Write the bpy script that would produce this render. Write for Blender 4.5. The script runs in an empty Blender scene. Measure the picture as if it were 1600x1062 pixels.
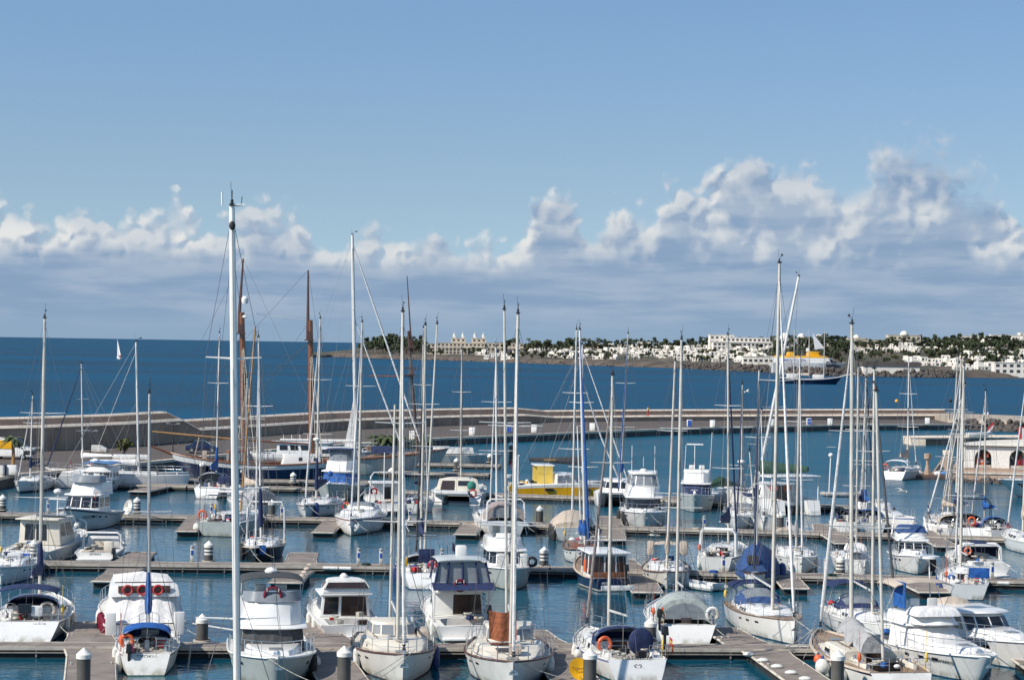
import bpy, bmesh, math, random
from mathutils import Vector, Matrix
rnd = random.Random(7)
C = bpy.context.scene.collection
SC = bpy.context.scene

# ---------------------------------------------------------------- camera, sky, sun, exposure
CAM_H, F_PX = 14.6, 3335.0
PITCH = math.atan(7.0 / F_PX); ROLL = 0.0160
_F = Vector((0, math.cos(PITCH), math.sin(PITCH)))
_R0 = Vector((1, 0, 0)); _U0 = Vector((0, -math.sin(PITCH), math.cos(PITCH)))
_R = math.cos(ROLL) * _R0 + math.sin(ROLL) * _U0
_U = -math.sin(ROLL) * _R0 + math.cos(ROLL) * _U0
CAMP = Vector((0, 0, CAM_H))
cam = bpy.data.cameras.new("camera"); camo = bpy.data.objects.new("camera", cam); C.objects.link(camo)
cam.lens = 36.0 * F_PX / 1600.0; cam.sensor_width = 36.0; cam.clip_end = 90000; cam.clip_start = 0.5
m = Matrix((_R, _U, -_F)).transposed().to_4x4(); m.translation = CAMP; camo.matrix_world = m
SC.camera = camo
SC.view_settings.view_transform = 'Standard'; SC.view_settings.look = 'None'
SC.view_settings.gamma = 1; SC.view_settings.exposure = 0.35

SUN_EL, SUN_TOWARD = math.radians(40), math.radians(31)   # the sun stands to the left, a little on the camera's side
sd = Vector((-math.cos(SUN_EL) * math.cos(SUN_TOWARD), -math.cos(SUN_EL) * math.sin(SUN_TOWARD), math.sin(SUN_EL)))
sun = bpy.data.lights.new("sun", 'SUN'); suno = bpy.data.objects.new("sun", sun); C.objects.link(suno)
sun.energy = 4.4; sun.angle = math.radians(0.5); sun.color = (1.0, 0.935, 0.84)
suno.rotation_euler = (-sd).to_track_quat('-Z', 'Y').to_euler()

def lin(r, g, b):
    f = lambda c: c / 12.92 if c <= 0.04045 else ((c + 0.055) / 1.055) ** 2.4
    return (f(r / 255.), f(g / 255.), f(b / 255.), 1.0)

class NT:
    """small node-tree helper"""
    def __init__(s, t): s.t = t; s.n = t.nodes; s.l = t.links
    def new(s, ty, **kw):
        n = s.n.new(ty)
        for k, v in kw.items(): setattr(n, k, v)
        return n
    def put(s, sock, v):
        if isinstance(v, bpy.types.NodeSocket): s.l.new(v, sock)
        elif v is not None: sock.default_value = v
    def math(s, op, a, b=None, c=None, clamp=False):
        n = s.new('ShaderNodeMath', operation=op); n.use_clamp = clamp
        for i, v in enumerate((a, b, c)):
            if v is not None: s.put(n.inputs[i], v)
        return n.outputs[0]
    def vec(s, x, y, z=0.0):
        n = s.new('ShaderNodeCombineXYZ'); s.put(n.inputs[0], x); s.put(n.inputs[1], y); s.put(n.inputs[2], z); return n.outputs[0]
    def vmath(s, op, a, b):
        n = s.new('ShaderNodeVectorMath', operation=op); s.put(n.inputs[0], a); s.put(n.inputs[1], b); return n.outputs[0]
    def noise(s, v, scale, detail=3.0, rough=0.5):
        n = s.new('ShaderNodeTexNoise'); s.put(n.inputs['Vector'], v); n.inputs['Scale'].default_value = scale
        n.inputs['Detail'].default_value = detail; n.inputs['Roughness'].default_value = rough; return n.outputs['Fac']
    def vor(s, v, scale, smooth=0.6):
        n = s.new('ShaderNodeTexVoronoi', feature='SMOOTH_F1'); s.put(n.inputs['Vector'], v)
        n.inputs['Scale'].default_value = scale; n.inputs['Smoothness'].default_value = smooth; return n.outputs['Distance']
    def step(s, v, a, b):
        n = s.new('ShaderNodeMapRange', interpolation_type='SMOOTHSTEP'); s.put(n.inputs[0], v)
        n.inputs[1].default_value = a; n.inputs[2].default_value = b; return n.outputs[0]
    def mix(s, f, a, b):
        n = s.new('ShaderNodeMix', data_type='RGBA'); s.put(n.inputs[0], f); s.put(n.inputs[6], a); s.put(n.inputs[7], b); return n.outputs[2]

world = bpy.data.worlds.new("World"); SC.world = world; world.use_nodes = True
def build_sky():
    W = NT(world.node_tree); W.n.clear()
    out = W.new('ShaderNodeOutputWorld'); bg = W.new('ShaderNodeBackground'); SK = 0.10
    bg.inputs[1].default_value = SK; W.l.new(bg.outputs[0], out.inputs[0])
    sky = W.new('ShaderNodeTexSky', sky_type='NISHITA'); sky.sun_disc = False
    sky.sun_elevation = SUN_EL; sky.sun_rotation = math.atan2(sd.x, sd.y)
    sky.altitude = 0; sky.air_density = 1.15; sky.dust_density = 0.1; sky.ozone_density = 1.6
    tc = W.new('ShaderNodeTexCoord'); sp = W.new('ShaderNodeSeparateXYZ'); W.l.new(tc.outputs['Generated'], sp.inputs[0])
    x, y, z = sp.outputs
    zz = W.math('ADD', W.math('MULTIPLY', W.math('MAXIMUM', z, 0.0), 1.5), 0.16)          # keep the low sky clear blue, as over open sea
    W.l.new(W.vmath('NORMALIZE', W.vec(x, y, zz), (0, 0, 0)), sky.inputs['Vector'])
    az = W.math('ARCTAN2', x, y)
    hor = W.math('SQRT', W.math('ADD', W.math('MULTIPLY', x, x), W.math('MULTIPLY', y, y)))
    el = W.math('ARCTAN2', z, hor)
    A = W.math('MULTIPLY', az, 33.35); E = W.math('MULTIPLY', el, 33.35)       # bearing and height of the sky, 1 unit = 1.72 degrees
    P = W.vec(A, E, 0.0)
    n1 = W.noise(P, 1.1, 3.0); n2 = W.noise(W.vmath('ADD', P, (31.0, 7.0, 0)), 3.2, 5.0, 0.55)
    wv = W.vec(W.math('MULTIPLY', W.math('SUBTRACT', n2, 0.5), 0.34), W.math('MULTIPLY', W.math('SUBTRACT', W.noise(W.vmath('ADD', P, (3.0, 57.0, 0)), 3.2, 5.0, 0.55), 0.5), 0.34), 0.0)
    Q = W.vmath('ADD', P, wv)
    def puff(v):
        a = W.math('MULTIPLY', W.vor(v, 1.9), -0.95); b = W.math('MULTIPLY', W.vor(v, 4.8), -0.50)
        return W.math('ADD', a, b)
    p0 = puff(Q); p1 = puff(W.vmath('ADD', Q, (-0.09, 0.11, 0)))
    # height of the cloud tops along the bearing
    pts = [(-8.6, 1.75), (-8, 1.93), (-7.6, 1.83), (-7.2, 1.9), (-6.7, 1.95), (-6, 2.0), (-5.3, 1.96), (-5, 1.9), (-4.6, 1.75), (-4, 1.97), (-3.5, 1.97),
           (-3, 1.66), (-2.6, 1.5), (-2.2, 1.8), (-1.8, 1.66), (-1.2, 1.86), (-0.8, 1.7), (-.1, 1.66), (.25, 1.9), (.5, 2.42), (1.0, 2.38), (1.2, 1.9),
           (1.42, 2.0), (1.62, 2.32), (2.0, 2.2), (2.6, 2.45), (3.0, 2.55), (3.3, 3.02), (3.8, 2.98), (4.2, 3.06), (4.6, 2.96), (4.85, 2.62), (5.2, 2.75),
           (5.5, 3.1), (5.8, 3.46), (6.2, 3.58), (6.8, 3.3), (7.3, 3.05), (7.5, 2.4), (7.9, 2.2), (8.4, 2.1)]
    fc = W.new('ShaderNodeFloatCurve'); cv = fc.mapping.curves[0]
    for i, (a, h) in enumerate(pts):
        px, py = (a + 9) / 18.0, h / 5.0
        if i < 2: cv.points[i].location = (px, py)
        else: cv.points.new(px, py)
    fc.mapping.update()
    a2 = W.math('ADD', W.math('DIVIDE', W.math('ADD', A, W.math('MULTIPLY', W.math('SUBTRACT', n2, 0.5), 0.35)), 18.0), 0.5)
    W.put(fc.inputs['Value'], a2); top = W.math('MULTIPLY', fc.outputs[0], 5.0)
    nf = W.noise(Q, 7.5, 6.0, 0.6)
    dens = W.math('ADD', W.math('SUBTRACT', top, E), W.math('MULTIPLY', W.math('ADD', p0, 0.70), 0.95))
    dens = W.math('ADD', dens, W.math('MULTIPLY', W.math('SUBTRACT', nf, 0.5), 0.30))
    ragged = W.math('MULTIPLY', W.step(A, 4.6, 5.3), W.step(E, 1.9, 2.5))      # thinner cloud high on the right
    m0 = W.step(dens, -0.09, 0.31); m1 = W.math('MULTIPLY', W.step(dens, 0.0, 0.75), W.step(W.math('ADD', n1, W.math('MULTIPLY', nf, .5)), 0.50, 0.84))
    mask = W.math('ADD', W.math('MULTIPLY', m0, W.math('SUBTRACT', 1.0, ragged)), W.math('MULTIPLY', m1, ragged))
    lit = W.math('ADD', W.math('MULTIPLY', W.math('SUBTRACT', p0, p1), 2.6), 0.52, clamp=True)
    br = W.math('MULTIPLY', W.step(dens, 1.1, 0.1), W.math('ADD', W.math('MULTIPLY', lit, 0.95), 0.10))
    br = W.math('ADD', br, W.math('MULTIPLY', W.math('MULTIPLY', W.step(n1, 0.44, 0.60), W.step(E, 1.0, 1.6)), W.math('MULTIPLY', lit, 0.72)), clamp=True)
    br = W.math('MULTIPLY', br, W.math('ADD', W.math('MULTIPLY', W.step(W.noise(W.vmath('ADD', P, (77.0, 3.0, 0)), 0.8, 2.0), .40, .60), .40), .62))
    br = W.math('MULTIPLY', br, W.step(E, 0.85, 1.45))
    br = W.math('MULTIPLY', br, W.math('SUBTRACT', 1.0, W.math('MULTIPLY', ragged, 0.22)))
    streak = W.noise(W.vec(W.math('MULTIPLY', A, 0.45), W.math('MULTIPLY', E, 3.2), 4.0), 1.1, 4.0, 0.55)
    def c(*q): v = lin(*q); k = SK * 2 ** SC.view_settings.exposure; return (v[0] / k, v[1] / k, v[2] / k, 1)
    base = W.mix(W.step(streak, 0.36, 0.66), c(134, 160, 191), c(162, 180, 202))
    base = W.mix(W.step(E, 0.7, 0.0), base, c(142, 167, 194))
    cc = W.mix(br, base, c(230, 231, 230))
    mask = W.math('MULTIPLY', mask, 0.96)
    tint = W.mix(W.step(E, 1.5, 5.6), (1.22, 1.15, 1.01, 1), (1.10, 1.20, 1.22, 1))
    blue = W.vmath('MULTIPLY', sky.outputs[0], tint)
    W.l.new(W.mix(mask, blue, cc), bg.inputs[0])
    world.cycles.sampling_method = 'MANUAL'; world.cycles.sample_map_resolution = 1024
build_sky()
SC.cycles.max_bounces = 6; SC.cycles.diffuse_bounces = 2; SC.cycles.glossy_bounces = 3; SC.cycles.transparent_max_bounces = 4
SC.cycles.caustics_reflective = False; SC.cycles.caustics_refractive = False

# ---------------------------------------------------------------- from a place seen in the photograph to metres
def ray(px, py): return (_F + ((px - 800) / F_PX) * _R - ((py - 531) / F_PX) * _U)
def at(px, py, z=0.0):
    d = ray(px, py); t = (z - CAM_H) / d.z; return CAMP + d * t
def at_y(px, py, Y):
    d = ray(px, py); return CAMP + d * (Y / d.y)

# ---------------------------------------------------------------- meshes
class MB:
    def __init__(s): s.v = []; s.f = []; s.m = []
    def add(s, vs, fs, mi=0):
        o = len(s.v); s.v += [tuple(p) for p in vs]
        for f in fs: s.f.append(tuple(i + o for i in f)); s.m.append(mi)
        return s
    def box(s, cx, cy, cz, sx, sy, sz, rot=0.0, mi=0, tx=1.0, ty=1.0):
        """box with optional taper of its top"""
        vs = []
        for k, (kx, ky) in ((-1, (1, 1)), (1, (tx, ty))):
            for a, b in ((-1, -1), (1, -1), (1, 1), (-1, 1)):
                x, y = a * sx / 2 * kx, b * sy / 2 * ky
                vs.append((cx + x * math.cos(rot) - y * math.sin(rot), cy + x * math.sin(rot) + y * math.cos(rot), cz + k * sz / 2))
        return s.add(vs, [(3, 2, 1, 0), (4, 5, 6, 7), (0, 1, 5, 4), (1, 2, 6, 5), (2, 3, 7, 6), (3, 0, 4, 7)], mi)
    def tube(s, pts, r, n=6, mi=0, closed=False, cap=True):
        pts = [Vector(p) for p in pts]; N = len(pts); rs = r if isinstance(r, (list, tuple)) else [r] * N
        vs = []; up = None
        for i, p in enumerate(pts):
            if closed: t = pts[(i + 1) % N] - pts[i - 1]
            else: t = pts[min(i + 1, N - 1)] - pts[max(i - 1, 0)]
            if t.length < 1e-9: t = Vector((0, 0, 1))
            t.normalize()
            if up is None:
                up = Vector((1, 0, 0)) if abs(t.x) < 0.8 else Vector((0, 1, 0))
            a = t.cross(up)
            if a.length < 1e-6: a = t.orthogonal()
            a.normalize(); b = t.cross(a); up = -b if False else a.cross(t)
            for k in range(n):
                q = 2 * math.pi * k / n; vs.append(p + (a * math.cos(q) + b * math.sin(q)) * rs[i])
        fs = []
        for i in range(N if closed else N - 1):
            j = (i + 1) % N
            for k in range(n):
                l = (k + 1) % n; fs.append((i * n + k, i * n + l, j * n + l, j * n + k))
        if cap and not closed:
            fs.append(tuple(range(n - 1, -1, -1))); fs.append(tuple((N - 1) * n + k for k in range(n)))
        return s.add(vs, fs, mi)
    def lathe(s, prof, c=(0, 0, 0), n=12, mi=0, axis='z', mis=None):
        vs = []
        for r, z in prof:
            for k in range(n):
                q = 2 * math.pi * k / n; p = (r * math.cos(q), r * math.sin(q), z)
                if axis == 'y': p = (p[0], p[2], p[1])
                if axis == 'x': p = (p[2], p[0], p[1])
                vs.append((c[0] + p[0], c[1] + p[1], c[2] + p[2]))
        for i in range(len(prof) - 1):
            fs = []
            for k in range(n):
                l = (k + 1) % n; fs.append((i * n + k, i * n + l, (i + 1) * n + l, (i + 1) * n + k))
            s_o = vs if i == 0 else []
            if i == 0: o = len(s.v); s.v += vs
            for f in fs: s.f.append(tuple(a + o for a in f)); s.m.append(mis[i] if mis else mi)
        s.f.append(tuple(o + k for k in range(n - 1, -1, -1))); s.m.append(mis[0] if mis else mi)
        s.f.append(tuple(o + (len(prof) - 1) * n + k for k in range(n))); s.m.append(mis[-1] if mis else mi)
        return s
    def ell(s, c, r, n=10, h=6, mi=0):
        prof = [(math.sin(math.pi * i / h), -math.cos(math.pi * i / h)) for i in range(h + 1)]
        vs = []
        for a, z in prof:
            a = max(a, 0.02)
            for k in range(n):
                q = 2 * math.pi * k / n
                vs.append((c[0] + r[0] * a * math.cos(q), c[1] + r[1] * a * math.sin(q), c[2] + r[2] * z))
        fs = []
        for i in range(h):
            for k in range(n):
                l = (k + 1) % n; fs.append((i * n + k, i * n + l, (i + 1) * n + l, (i + 1) * n + k))
        return s.add(vs, fs, mi)
    def torus(s, c, R, r, axis='y', n=16, k=6, mi=0, tilt=0.0):
        pts = []
        for i in range(n):
            q = 2 * math.pi * i / n; a, b = R * math.cos(q), R * math.sin(q)
            if axis == 'y': p = (a, b * math.sin(tilt), b * math.cos(tilt))
            elif axis == 'x': p = (0, a, b)
            else: p = (a, b, 0)
            pts.append((c[0] + p[0], c[1] + p[1], c[2] + p[2]))
        return s.tube(pts, r, k, mi, closed=True)
    def loft(s, rings, mi=0, closed=True, cap0=True, cap1=True, mis=None):
        n = len(rings[0]); vs = [p for r in rings for p in r]; o = len(s.v); s.v += [tuple(p) for p in vs]
        for i in range(len(rings) - 1):
            for k in range(n if closed else n - 1):
                l = (k + 1) % n
                s.f.append((o + i * n + k, o + i * n + l, o + (i + 1) * n + l, o + (i + 1) * n + k)); s.m.append(mis[i] if mis else mi)
        if cap0: s.f.append(tuple(o + k for k in range(n - 1, -1, -1))); s.m.append(mi)
        if cap1: s.f.append(tuple(o + (len(rings) - 1) * n + k for k in range(n))); s.m.append(mi)
        return s
    def panel(s, corners, t=0.012, mi=0):
        """a thin raised panel on a surface: four corners counter-clockwise seen from outside"""
        P = [Vector(p) for p in corners]; nrm = (P[1] - P[0]).cross(P[3] - P[0])
        if nrm.length < 1e-9: return s
        nrm.normalize(); q = [p + nrm * t for p in P]
        b = [p - nrm * 0.004 for p in P]
        return s.add(b + q, [(4, 5, 6, 7), (0, 1, 5, 4), (1, 2, 6, 5), (2, 3, 7, 6), (3, 0, 4, 7)], mi)
    def build(s, name, mats, parent=None, smooth=35, bevel=0.0):
        me = bpy.data.meshes.new(name); me.from_pydata(s.v, [], s.f)
        for mt in (mats if isinstance(mats, (list, tuple)) else [mats]): me.materials.append(mt)
        me.polygons.foreach_set('material_index', s.m)
        bm = bmesh.new(); bm.from_mesh(me); bmesh.ops.recalc_face_normals(bm, faces=bm.faces)
        if bevel:
            es = [e for e in bm.edges if len(e.link_faces) == 2 and e.calc_face_angle(0) > 0.6]
            try: bmesh.ops.bevel(bm, geom=es, offset=bevel, segments=2, profile=0.6, affect='EDGES', clamp_overlap=True)
            except Exception: pass
        bm.to_mesh(me); bm.free()
        if smooth:
            me.shade_smooth(); me.set_sharp_from_angle(angle=math.radians(smooth))
        me.update()
        o = bpy.data.objects.new(name, me); C.objects.link(o)
        if parent: o.parent = parent
        return o

def tag(o, label=None, cat=None, group=None, kind=None):
    if label: o['label'] = label
    if cat: o['category'] = cat
    if group: o['group'] = group
    if kind: o['kind'] = kind
    return o
def empty(name, loc, rz=0.0, label=None, cat=None, group=None):
    o = bpy.data.objects.new(name, None); C.objects.link(o); o.location = loc; o.rotation_euler = (0, 0, rz); o.empty_display_size = 0.3
    return tag(o, label, cat, group)
def copy_tree(o, parent=None):
    c = o.copy(); C.objects.link(c)
    if parent: c.parent = parent
    for ch in list(o.children): copy_tree(ch, c)
    return c

# ---------------------------------------------------------------- materials (all procedural)
_M = {}
def mat(name, rgb, rough=0.45, var=0.10, scale=2.0, metal=0.0, bump=0.0, bscale=8.0, spec=0.5, streak=0.0, coat=0.0, tide=0.0):
    if name in _M: return _M[name]
    mt = bpy.data.materials.new(name); mt.use_nodes = True; W = NT(mt.node_tree); b = W.n['Principled BSDF']
    tc = W.new('ShaderNodeTexCoord'); v = tc.outputs['Object']
    col = (rgb[0], rgb[1], rgb[2], 1)
    if var or streak:
        n = W.noise(v, scale, 4.0, 0.6)
        dk = tuple(c * (1 - 2.2 * var) for c in rgb) + (1,)
        cc = W.mix(W.step(n, 0.3, 0.62), dk, col)
        if streak:
            vm = W.vmath('MULTIPLY', v, (5.0, 5.0, 0.6)); ns = W.noise(vm, 1.3, 4.0, 0.6)
            cc = W.mix(W.math('MULTIPLY', W.step(ns, 0.5, 0.78), streak), cc, (rgb[0] * .55, rgb[1] * .47, rgb[2] * .36, 1))
        W.l.new(cc, b.inputs['Base Color'])
    else: b.inputs['Base Color'].default_value = col
    if tide:
        sz = W.new('ShaderNodeSeparateXYZ'); W.l.new(v, sz.inputs[0]); nz = W.noise(W.vmath('MULTIPLY', v, (1.6, 1.6, .5)), 1.7, 4.0, .6)
        f = W.math('MULTIPLY', W.math('MULTIPLY', W.step(sz.outputs[2], .42, .10), W.step(nz, .34, .62)), tide)
        drip = W.noise(W.vmath('MULTIPLY', v, (4.5, 4.5, .22)), 1.6, 3.0, .6); f2 = W.math('MULTIPLY', W.step(drip, .60, .74), .22)
        W.l.new(W.mix(f, W.mix(f2, cc, (.42, .36, .26, 1)), (.24, .21, .13, 1)), b.inputs['Base Color'])
    b.inputs['Roughness'].default_value = rough; b.inputs['Metallic'].default_value = metal
    b.inputs['Specular IOR Level'].default_value = spec
    if coat: b.inputs['Coat Weight'].default_value = coat; b.inputs['Coat Roughness'].default_value = 0.08
    if bump:
        bn = W.new('ShaderNodeBump'); bn.inputs['Strength'].default_value = 0.8; bn.inputs['Distance'].default_value = bump
        W.l.new(W.noise(v, bscale, 4.0, 0.55), bn.inputs['Height']); W.l.new(bn.outputs[0], b.inputs['Normal'])
    _M[name] = mt; return mt
def plank_mat(name, c1, c2, gap, width=0.14, axis=0, rough=0.85):
    if name in _M: return _M[name]
    mt = bpy.data.materials.new(name); mt.use_nodes = True; W = NT(mt.node_tree); b = W.n['Principled BSDF']
    tc = W.new('ShaderNodeTexCoord'); sp = W.new('ShaderNodeSeparateXYZ'); W.l.new(tc.outputs['Object'], sp.inputs[0])
    u = W.math('DIVIDE', sp.outputs[axis], width); i = W.math('FLOOR', u); fr = W.math('FRACT', u)
    wn = W.new('ShaderNodeTexWhiteNoise', noise_dimensions='1D'); W.l.new(i, wn.inputs['W'])
    cc = W.mix(wn.outputs[0], c1 + (1,), c2 + (1,))
    n = W.noise(tc.outputs['Object'], 0.7, 5.0, 0.65)
    cc = W.mix(W.step(n, 0.35, 0.7), cc, tuple(c * 0.72 for c in c1) + (1,))
    g = W.math('MULTIPLY', W.step(fr, 0.0, 0.08), W.step(fr, 1.0, 0.92))
    W.l.new(W.mix(g, gap + (1,), cc), b.inputs['Base Color']); b.inputs['Roughness'].default_value = rough
    _M[name] = mt; return mt

M = {}
def mats():
    M['white'] = mat('white_gelcoat', (.80, .79, .76), .28, .035, .9, streak=.10, coat=.25, tide=.65)
    M['white2'] = mat('old_white_gelcoat', (.72, .71, .67), .4, .07, 1.4, streak=.25, tide=.65)
    M['cream'] = mat('cream_gelcoat', (.70, .65, .55), .4, .06, 1.2, streak=.15)
    M['greywhite'] = mat('pale_grey_paint', (.50, .53, .52), .35, .06, 1.0, streak=.2, tide=.65)
    M['greygreen'] = mat('grey_green_hull_paint', (.50, .53, .50), .35, .07, 1.0, streak=.2, tide=.65)
    M['deck'] = mat('nonslip_deck_paint', (.68, .67, .63), .7, .07, 3.0)
    M['deckcream'] = mat('cream_deck_paint', (.62, .56, .46), .75, .08, 3.0)
    M['teak'] = plank_mat('teak_planking', (.28, .20, .14), (.36, .27, .20), (.06, .05, .04), .06, 0, .8)
    M['wood'] = mat('varnished_wood', (.22, .075, .028), .35, .2, 6.0, coat=.3)
    M['wood2'] = mat('brown_rail_wood', (.16, .10, .075), .6, .2, 6.0)
    M['navy'] = mat('navy_hull_paint', (.012, .022, .07), .22, .1, 1.0, coat=.4)
    M['black'] = mat('black_paint', (.015, .016, .019), .35, .1, 2.0)
    M['dark'] = mat('dark_rubber', (.025, .025, .027), .7, .2, 5.0)
    M['glass'] = mat('dark_tinted_window', (.014, .015, .018), .08, 0, spec=.8)
    M['brownglass'] = mat('brown_tinted_window', (.045, .026, .022), .12, .1, 2.0, spec=.7)
    M['greyglass'] = mat('clear_vinyl_window', (.22, .24, .26), .15, .1, 3.0, spec=.7)
    M['alu'] = mat('brushed_aluminium', (.66, .65, .62), .38, .06, 3.0, metal=.2)
    M['mastwhite'] = mat('white_mast_paint', (.76, .74, .70), .35, .05, 1.5)
    M['mastbeige'] = mat('weathered_alloy_mast', (.62, .58, .51), .45, .09, 1.2)
    M['mastwood'] = mat('varnished_spar', (.45, .25, .10), .4, .15, 3.0)
    M['steel'] = mat('stainless_steel', (.68, .68, .68), .22, 0, metal=.85)
    M['wire'] = mat('rigging_wire', (.16, .16, .17), .4, 0, metal=.5)
    M['rope'] = mat('pale_rope', (.50, .47, .40), .9, .2, 9.0)
    M['bluecv'] = mat('royal_blue_canvas', (.012, .10, .36), .8, .16, 3.0, bump=.07, bscale=3.2)
    M['navycv'] = mat('navy_canvas', (.014, .028, .095), .8, .18, 3.0, bump=.07, bscale=3.2)
    M['midblue'] = mat('faded_blue_canvas', (.028, .075, .21), .8, .16, 3.0, bump=.07, bscale=3.2)
    M['lightblue'] = mat('light_blue_canvas', (.09, .23, .48), .8, .15, 3.0, bump=.07, bscale=3.2)
    M['greencv'] = mat('dark_green_canvas', (.010, .050, .032), .8, .2, 3.0, bump=.07, bscale=3.2)
    M['greycv'] = mat('grey_canvas', (.36, .36, .36), .85, .12, 3.0, bump=.08, bscale=3.2)
    M['tentcv'] = mat('grey_green_canvas', (.36, .40, .38), .85, .12, 3.0, bump=.08, bscale=3.2)
    M['darkcv'] = mat('charcoal_canvas', (.055, .058, .062), .85, .15, 3.0, bump=.07, bscale=3.2)
    M['whitecv'] = mat('white_canvas', (.74, .72, .70), .85, .07, 2.0, bump=.10, bscale=2.4)
    M['beigecv'] = mat('beige_canvas', (.50, .42, .34), .85, .1, 3.0, bump=.07, bscale=3.2)
    M['taupecv'] = mat('taupe_canvas', (.34, .28, .26), .85, .1, 3.0, bump=.07, bscale=3.2)
    M['browncv'] = mat('rust_brown_cloth', (.36, .115, .05), .9, .2, 4.0, bump=.04, bscale=6)
    M['orange'] = mat('orange_plastic', (.72, .13, .04), .5, .1, 4.0)
    M['red'] = mat('red_plastic', (.55, .03, .03), .5, .1, 4.0)
    M['maroon'] = mat('maroon_vinyl', (.16, .008, .025), .3, .1, 4.0)
    M['pink'] = mat('pink_vinyl', (.75, .09, .22), .45, .1, 4.0)
    M['yellow'] = mat('yellow_hull_paint', (.82, .42, .008), .3, .08, 1.0, streak=.1)
    M['yellowcv'] = mat('yellow_canvas', (.78, .55, .10), .8, .1, 2.0)
    M['fender'] = mat('white_vinyl_fender', (.72, .71, .66), .45, .12, 5.0, streak=.2)
    M['bluefender'] = mat('blue_vinyl_fender', (.02, .05, .18), .45, .12, 5.0)
    M['antifoul_blue'] = mat('blue_bottom_paint', (.02, .06, .14), .6, .2, 3.0)
    M['antifoul_red'] = mat('red_bottom_paint', (.12, .02, .02), .6, .2, 3.0)
    M['antifoul_black'] = mat('black_bottom_paint', (.02, .022, .022), .6, .2, 3.0)
    M['antifoul_green'] = mat('green_bottom_paint', (.05, .11, .08), .6, .2, 3.0)
    M['brown'] = mat('brown_stripe_paint', (.11, .055, .045), .5, .15, 3.0)
    M['tealcv'] = mat('sea_green_cloth', (.03, .20, .15), .8, .15, 4.0)
    M['hypalon'] = mat('pale_grey_inflatable', (.55, .56, .55), .5, .08, 2.0)
    M['letter'] = mat('dark_lettering', (.03, .035, .05), .5, 0)
    M['letterblue'] = mat('blue_lettering', (.01, .06, .30), .5, 0)
    M['lettergold'] = mat('gold_lettering', (.55, .36, .10), .5, 0)
    M['letterwhite'] = mat('white_lettering', (.8, .8, .8), .5, 0)
    M['skin'] = mat('skin', (.45, .26, .17), .6, .05)
mats()
# ---------------------------------------------------------------- water
def water_mat(name, body, rough, s1, a1, s2, a2, s3=0.0, patch=None, spec=0.5, con=.2, breeze=None):
    mt = bpy.data.materials.new(name); mt.use_nodes = True; W = NT(mt.node_tree); b = W.n['Principled BSDF']
    tc = W.new('ShaderNodeTexCoord'); v = tc.outputs['Object']
    v1 = W.vmath('MULTIPLY', v, (0.55, 1.0, 1.0))
    h = W.math('ADD', W.math('MULTIPLY', W.noise(v1, s1, 3.0, 0.55), a1), W.math('MULTIPLY', W.noise(W.vmath('ADD', v1, (9, 40, 3)), s2, 2.0, 0.5), a2))
    bn = W.new('ShaderNodeBump'); bn.inputs['Strength'].default_value = 1.0; bn.inputs['Distance'].default_value = 1.0
    W.l.new(h, bn.inputs['Height']); W.l.new(bn.outputs[0], b.inputs['Normal'])
    n = W.noise(W.vmath('MULTIPLY', v, (0.25, 1.0, 1.0)), patch or 0.02, 4.0, 0.6)
    W.l.new(W.mix(W.step(n, 0.35, 0.65), tuple(c * (1 - con) for c in body) + (1,), tuple(c * (1 + con) for c in body) + (1,)), b.inputs['Base Color'])
    ro = W.math('ADD', W.math('MULTIPLY', W.step(n, 0.4, 0.62), 0.06), rough); sp_ = spec
    if breeze:                                                      # the open basin beyond the berths is ruffled by the wind
        sy = W.new('ShaderNodeSeparateXYZ'); W.l.new(v, sy.inputs[0]); f = W.step(W.math('ADD', sy.outputs[1], W.math('MULTIPLY', n, 60.0)), breeze[0], breeze[1])
        ro = W.math('ADD', ro, W.math('MULTIPLY', f, .27)); sp_ = W.math('SUBTRACT', spec, W.math('MULTIPLY', f, spec * .62))
    W.put(b.inputs['Roughness'], ro)
    b.inputs['IOR'].default_value = 1.333; W.put(b.inputs['Specular IOR Level'], sp_)
    return mt
sea = MB(); sea.add([(-40000, 20, -.06), (40000, 20, -.06), (40000, 45000, -.06), (-40000, 45000, -.06)], [(0, 1, 2, 3)])
tag(sea.build('sea', water_mat('deep_sea_water', (.003, .052, .105), .36, .16, 1.0, .7, .22, patch=.0045, spec=.06, con=.34)), kind='structure')

# ---------------------------------------------------------------- breakwater, quay, promenade
M['conc'] = mat('stained_concrete', (.40, .295, .22), .9, .12, .35, bump=.02, bscale=3, streak=.5)
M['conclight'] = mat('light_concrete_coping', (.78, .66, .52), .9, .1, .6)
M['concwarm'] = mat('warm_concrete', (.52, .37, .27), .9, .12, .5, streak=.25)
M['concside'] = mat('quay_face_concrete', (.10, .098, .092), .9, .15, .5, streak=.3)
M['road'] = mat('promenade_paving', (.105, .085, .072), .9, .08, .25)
M['rock'] = mat('volcanic_rock', (.10, .085, .075), .9, .25, .6, bump=.1, bscale=3)
M['sand'] = mat('sandy_path', (.40, .34, .27), .95, .12, .5)
EDGE_PX = [(-260, 800), (-120, 770), (25, 742), (140, 732), (265, 719), (420, 704), (560, 693), (690, 685), (840, 678.5), (1060, 669.5), (1300, 664), (1475, 663), (1700, 662)]
EDGE = [at(x, y, 1.0) for x, y in EDGE_PX]
WALL_PX = [(-330, 722), (-120, 710), (70, 704), (200, 697), (285, 690), (312, 688), (540, 671), (700, 664.6), (822, 661.6), (866, 659.2), (1060, 657), (1300, 655.6), (1488, 655)]
WALL = [at(x, y, 1.2) for x, y in WALL_PX]
WH = [(4.0, 4.95)] * 5 + [(2.6, 3.7)] * 4 + [(2.0, 3.0)] * 4
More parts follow.
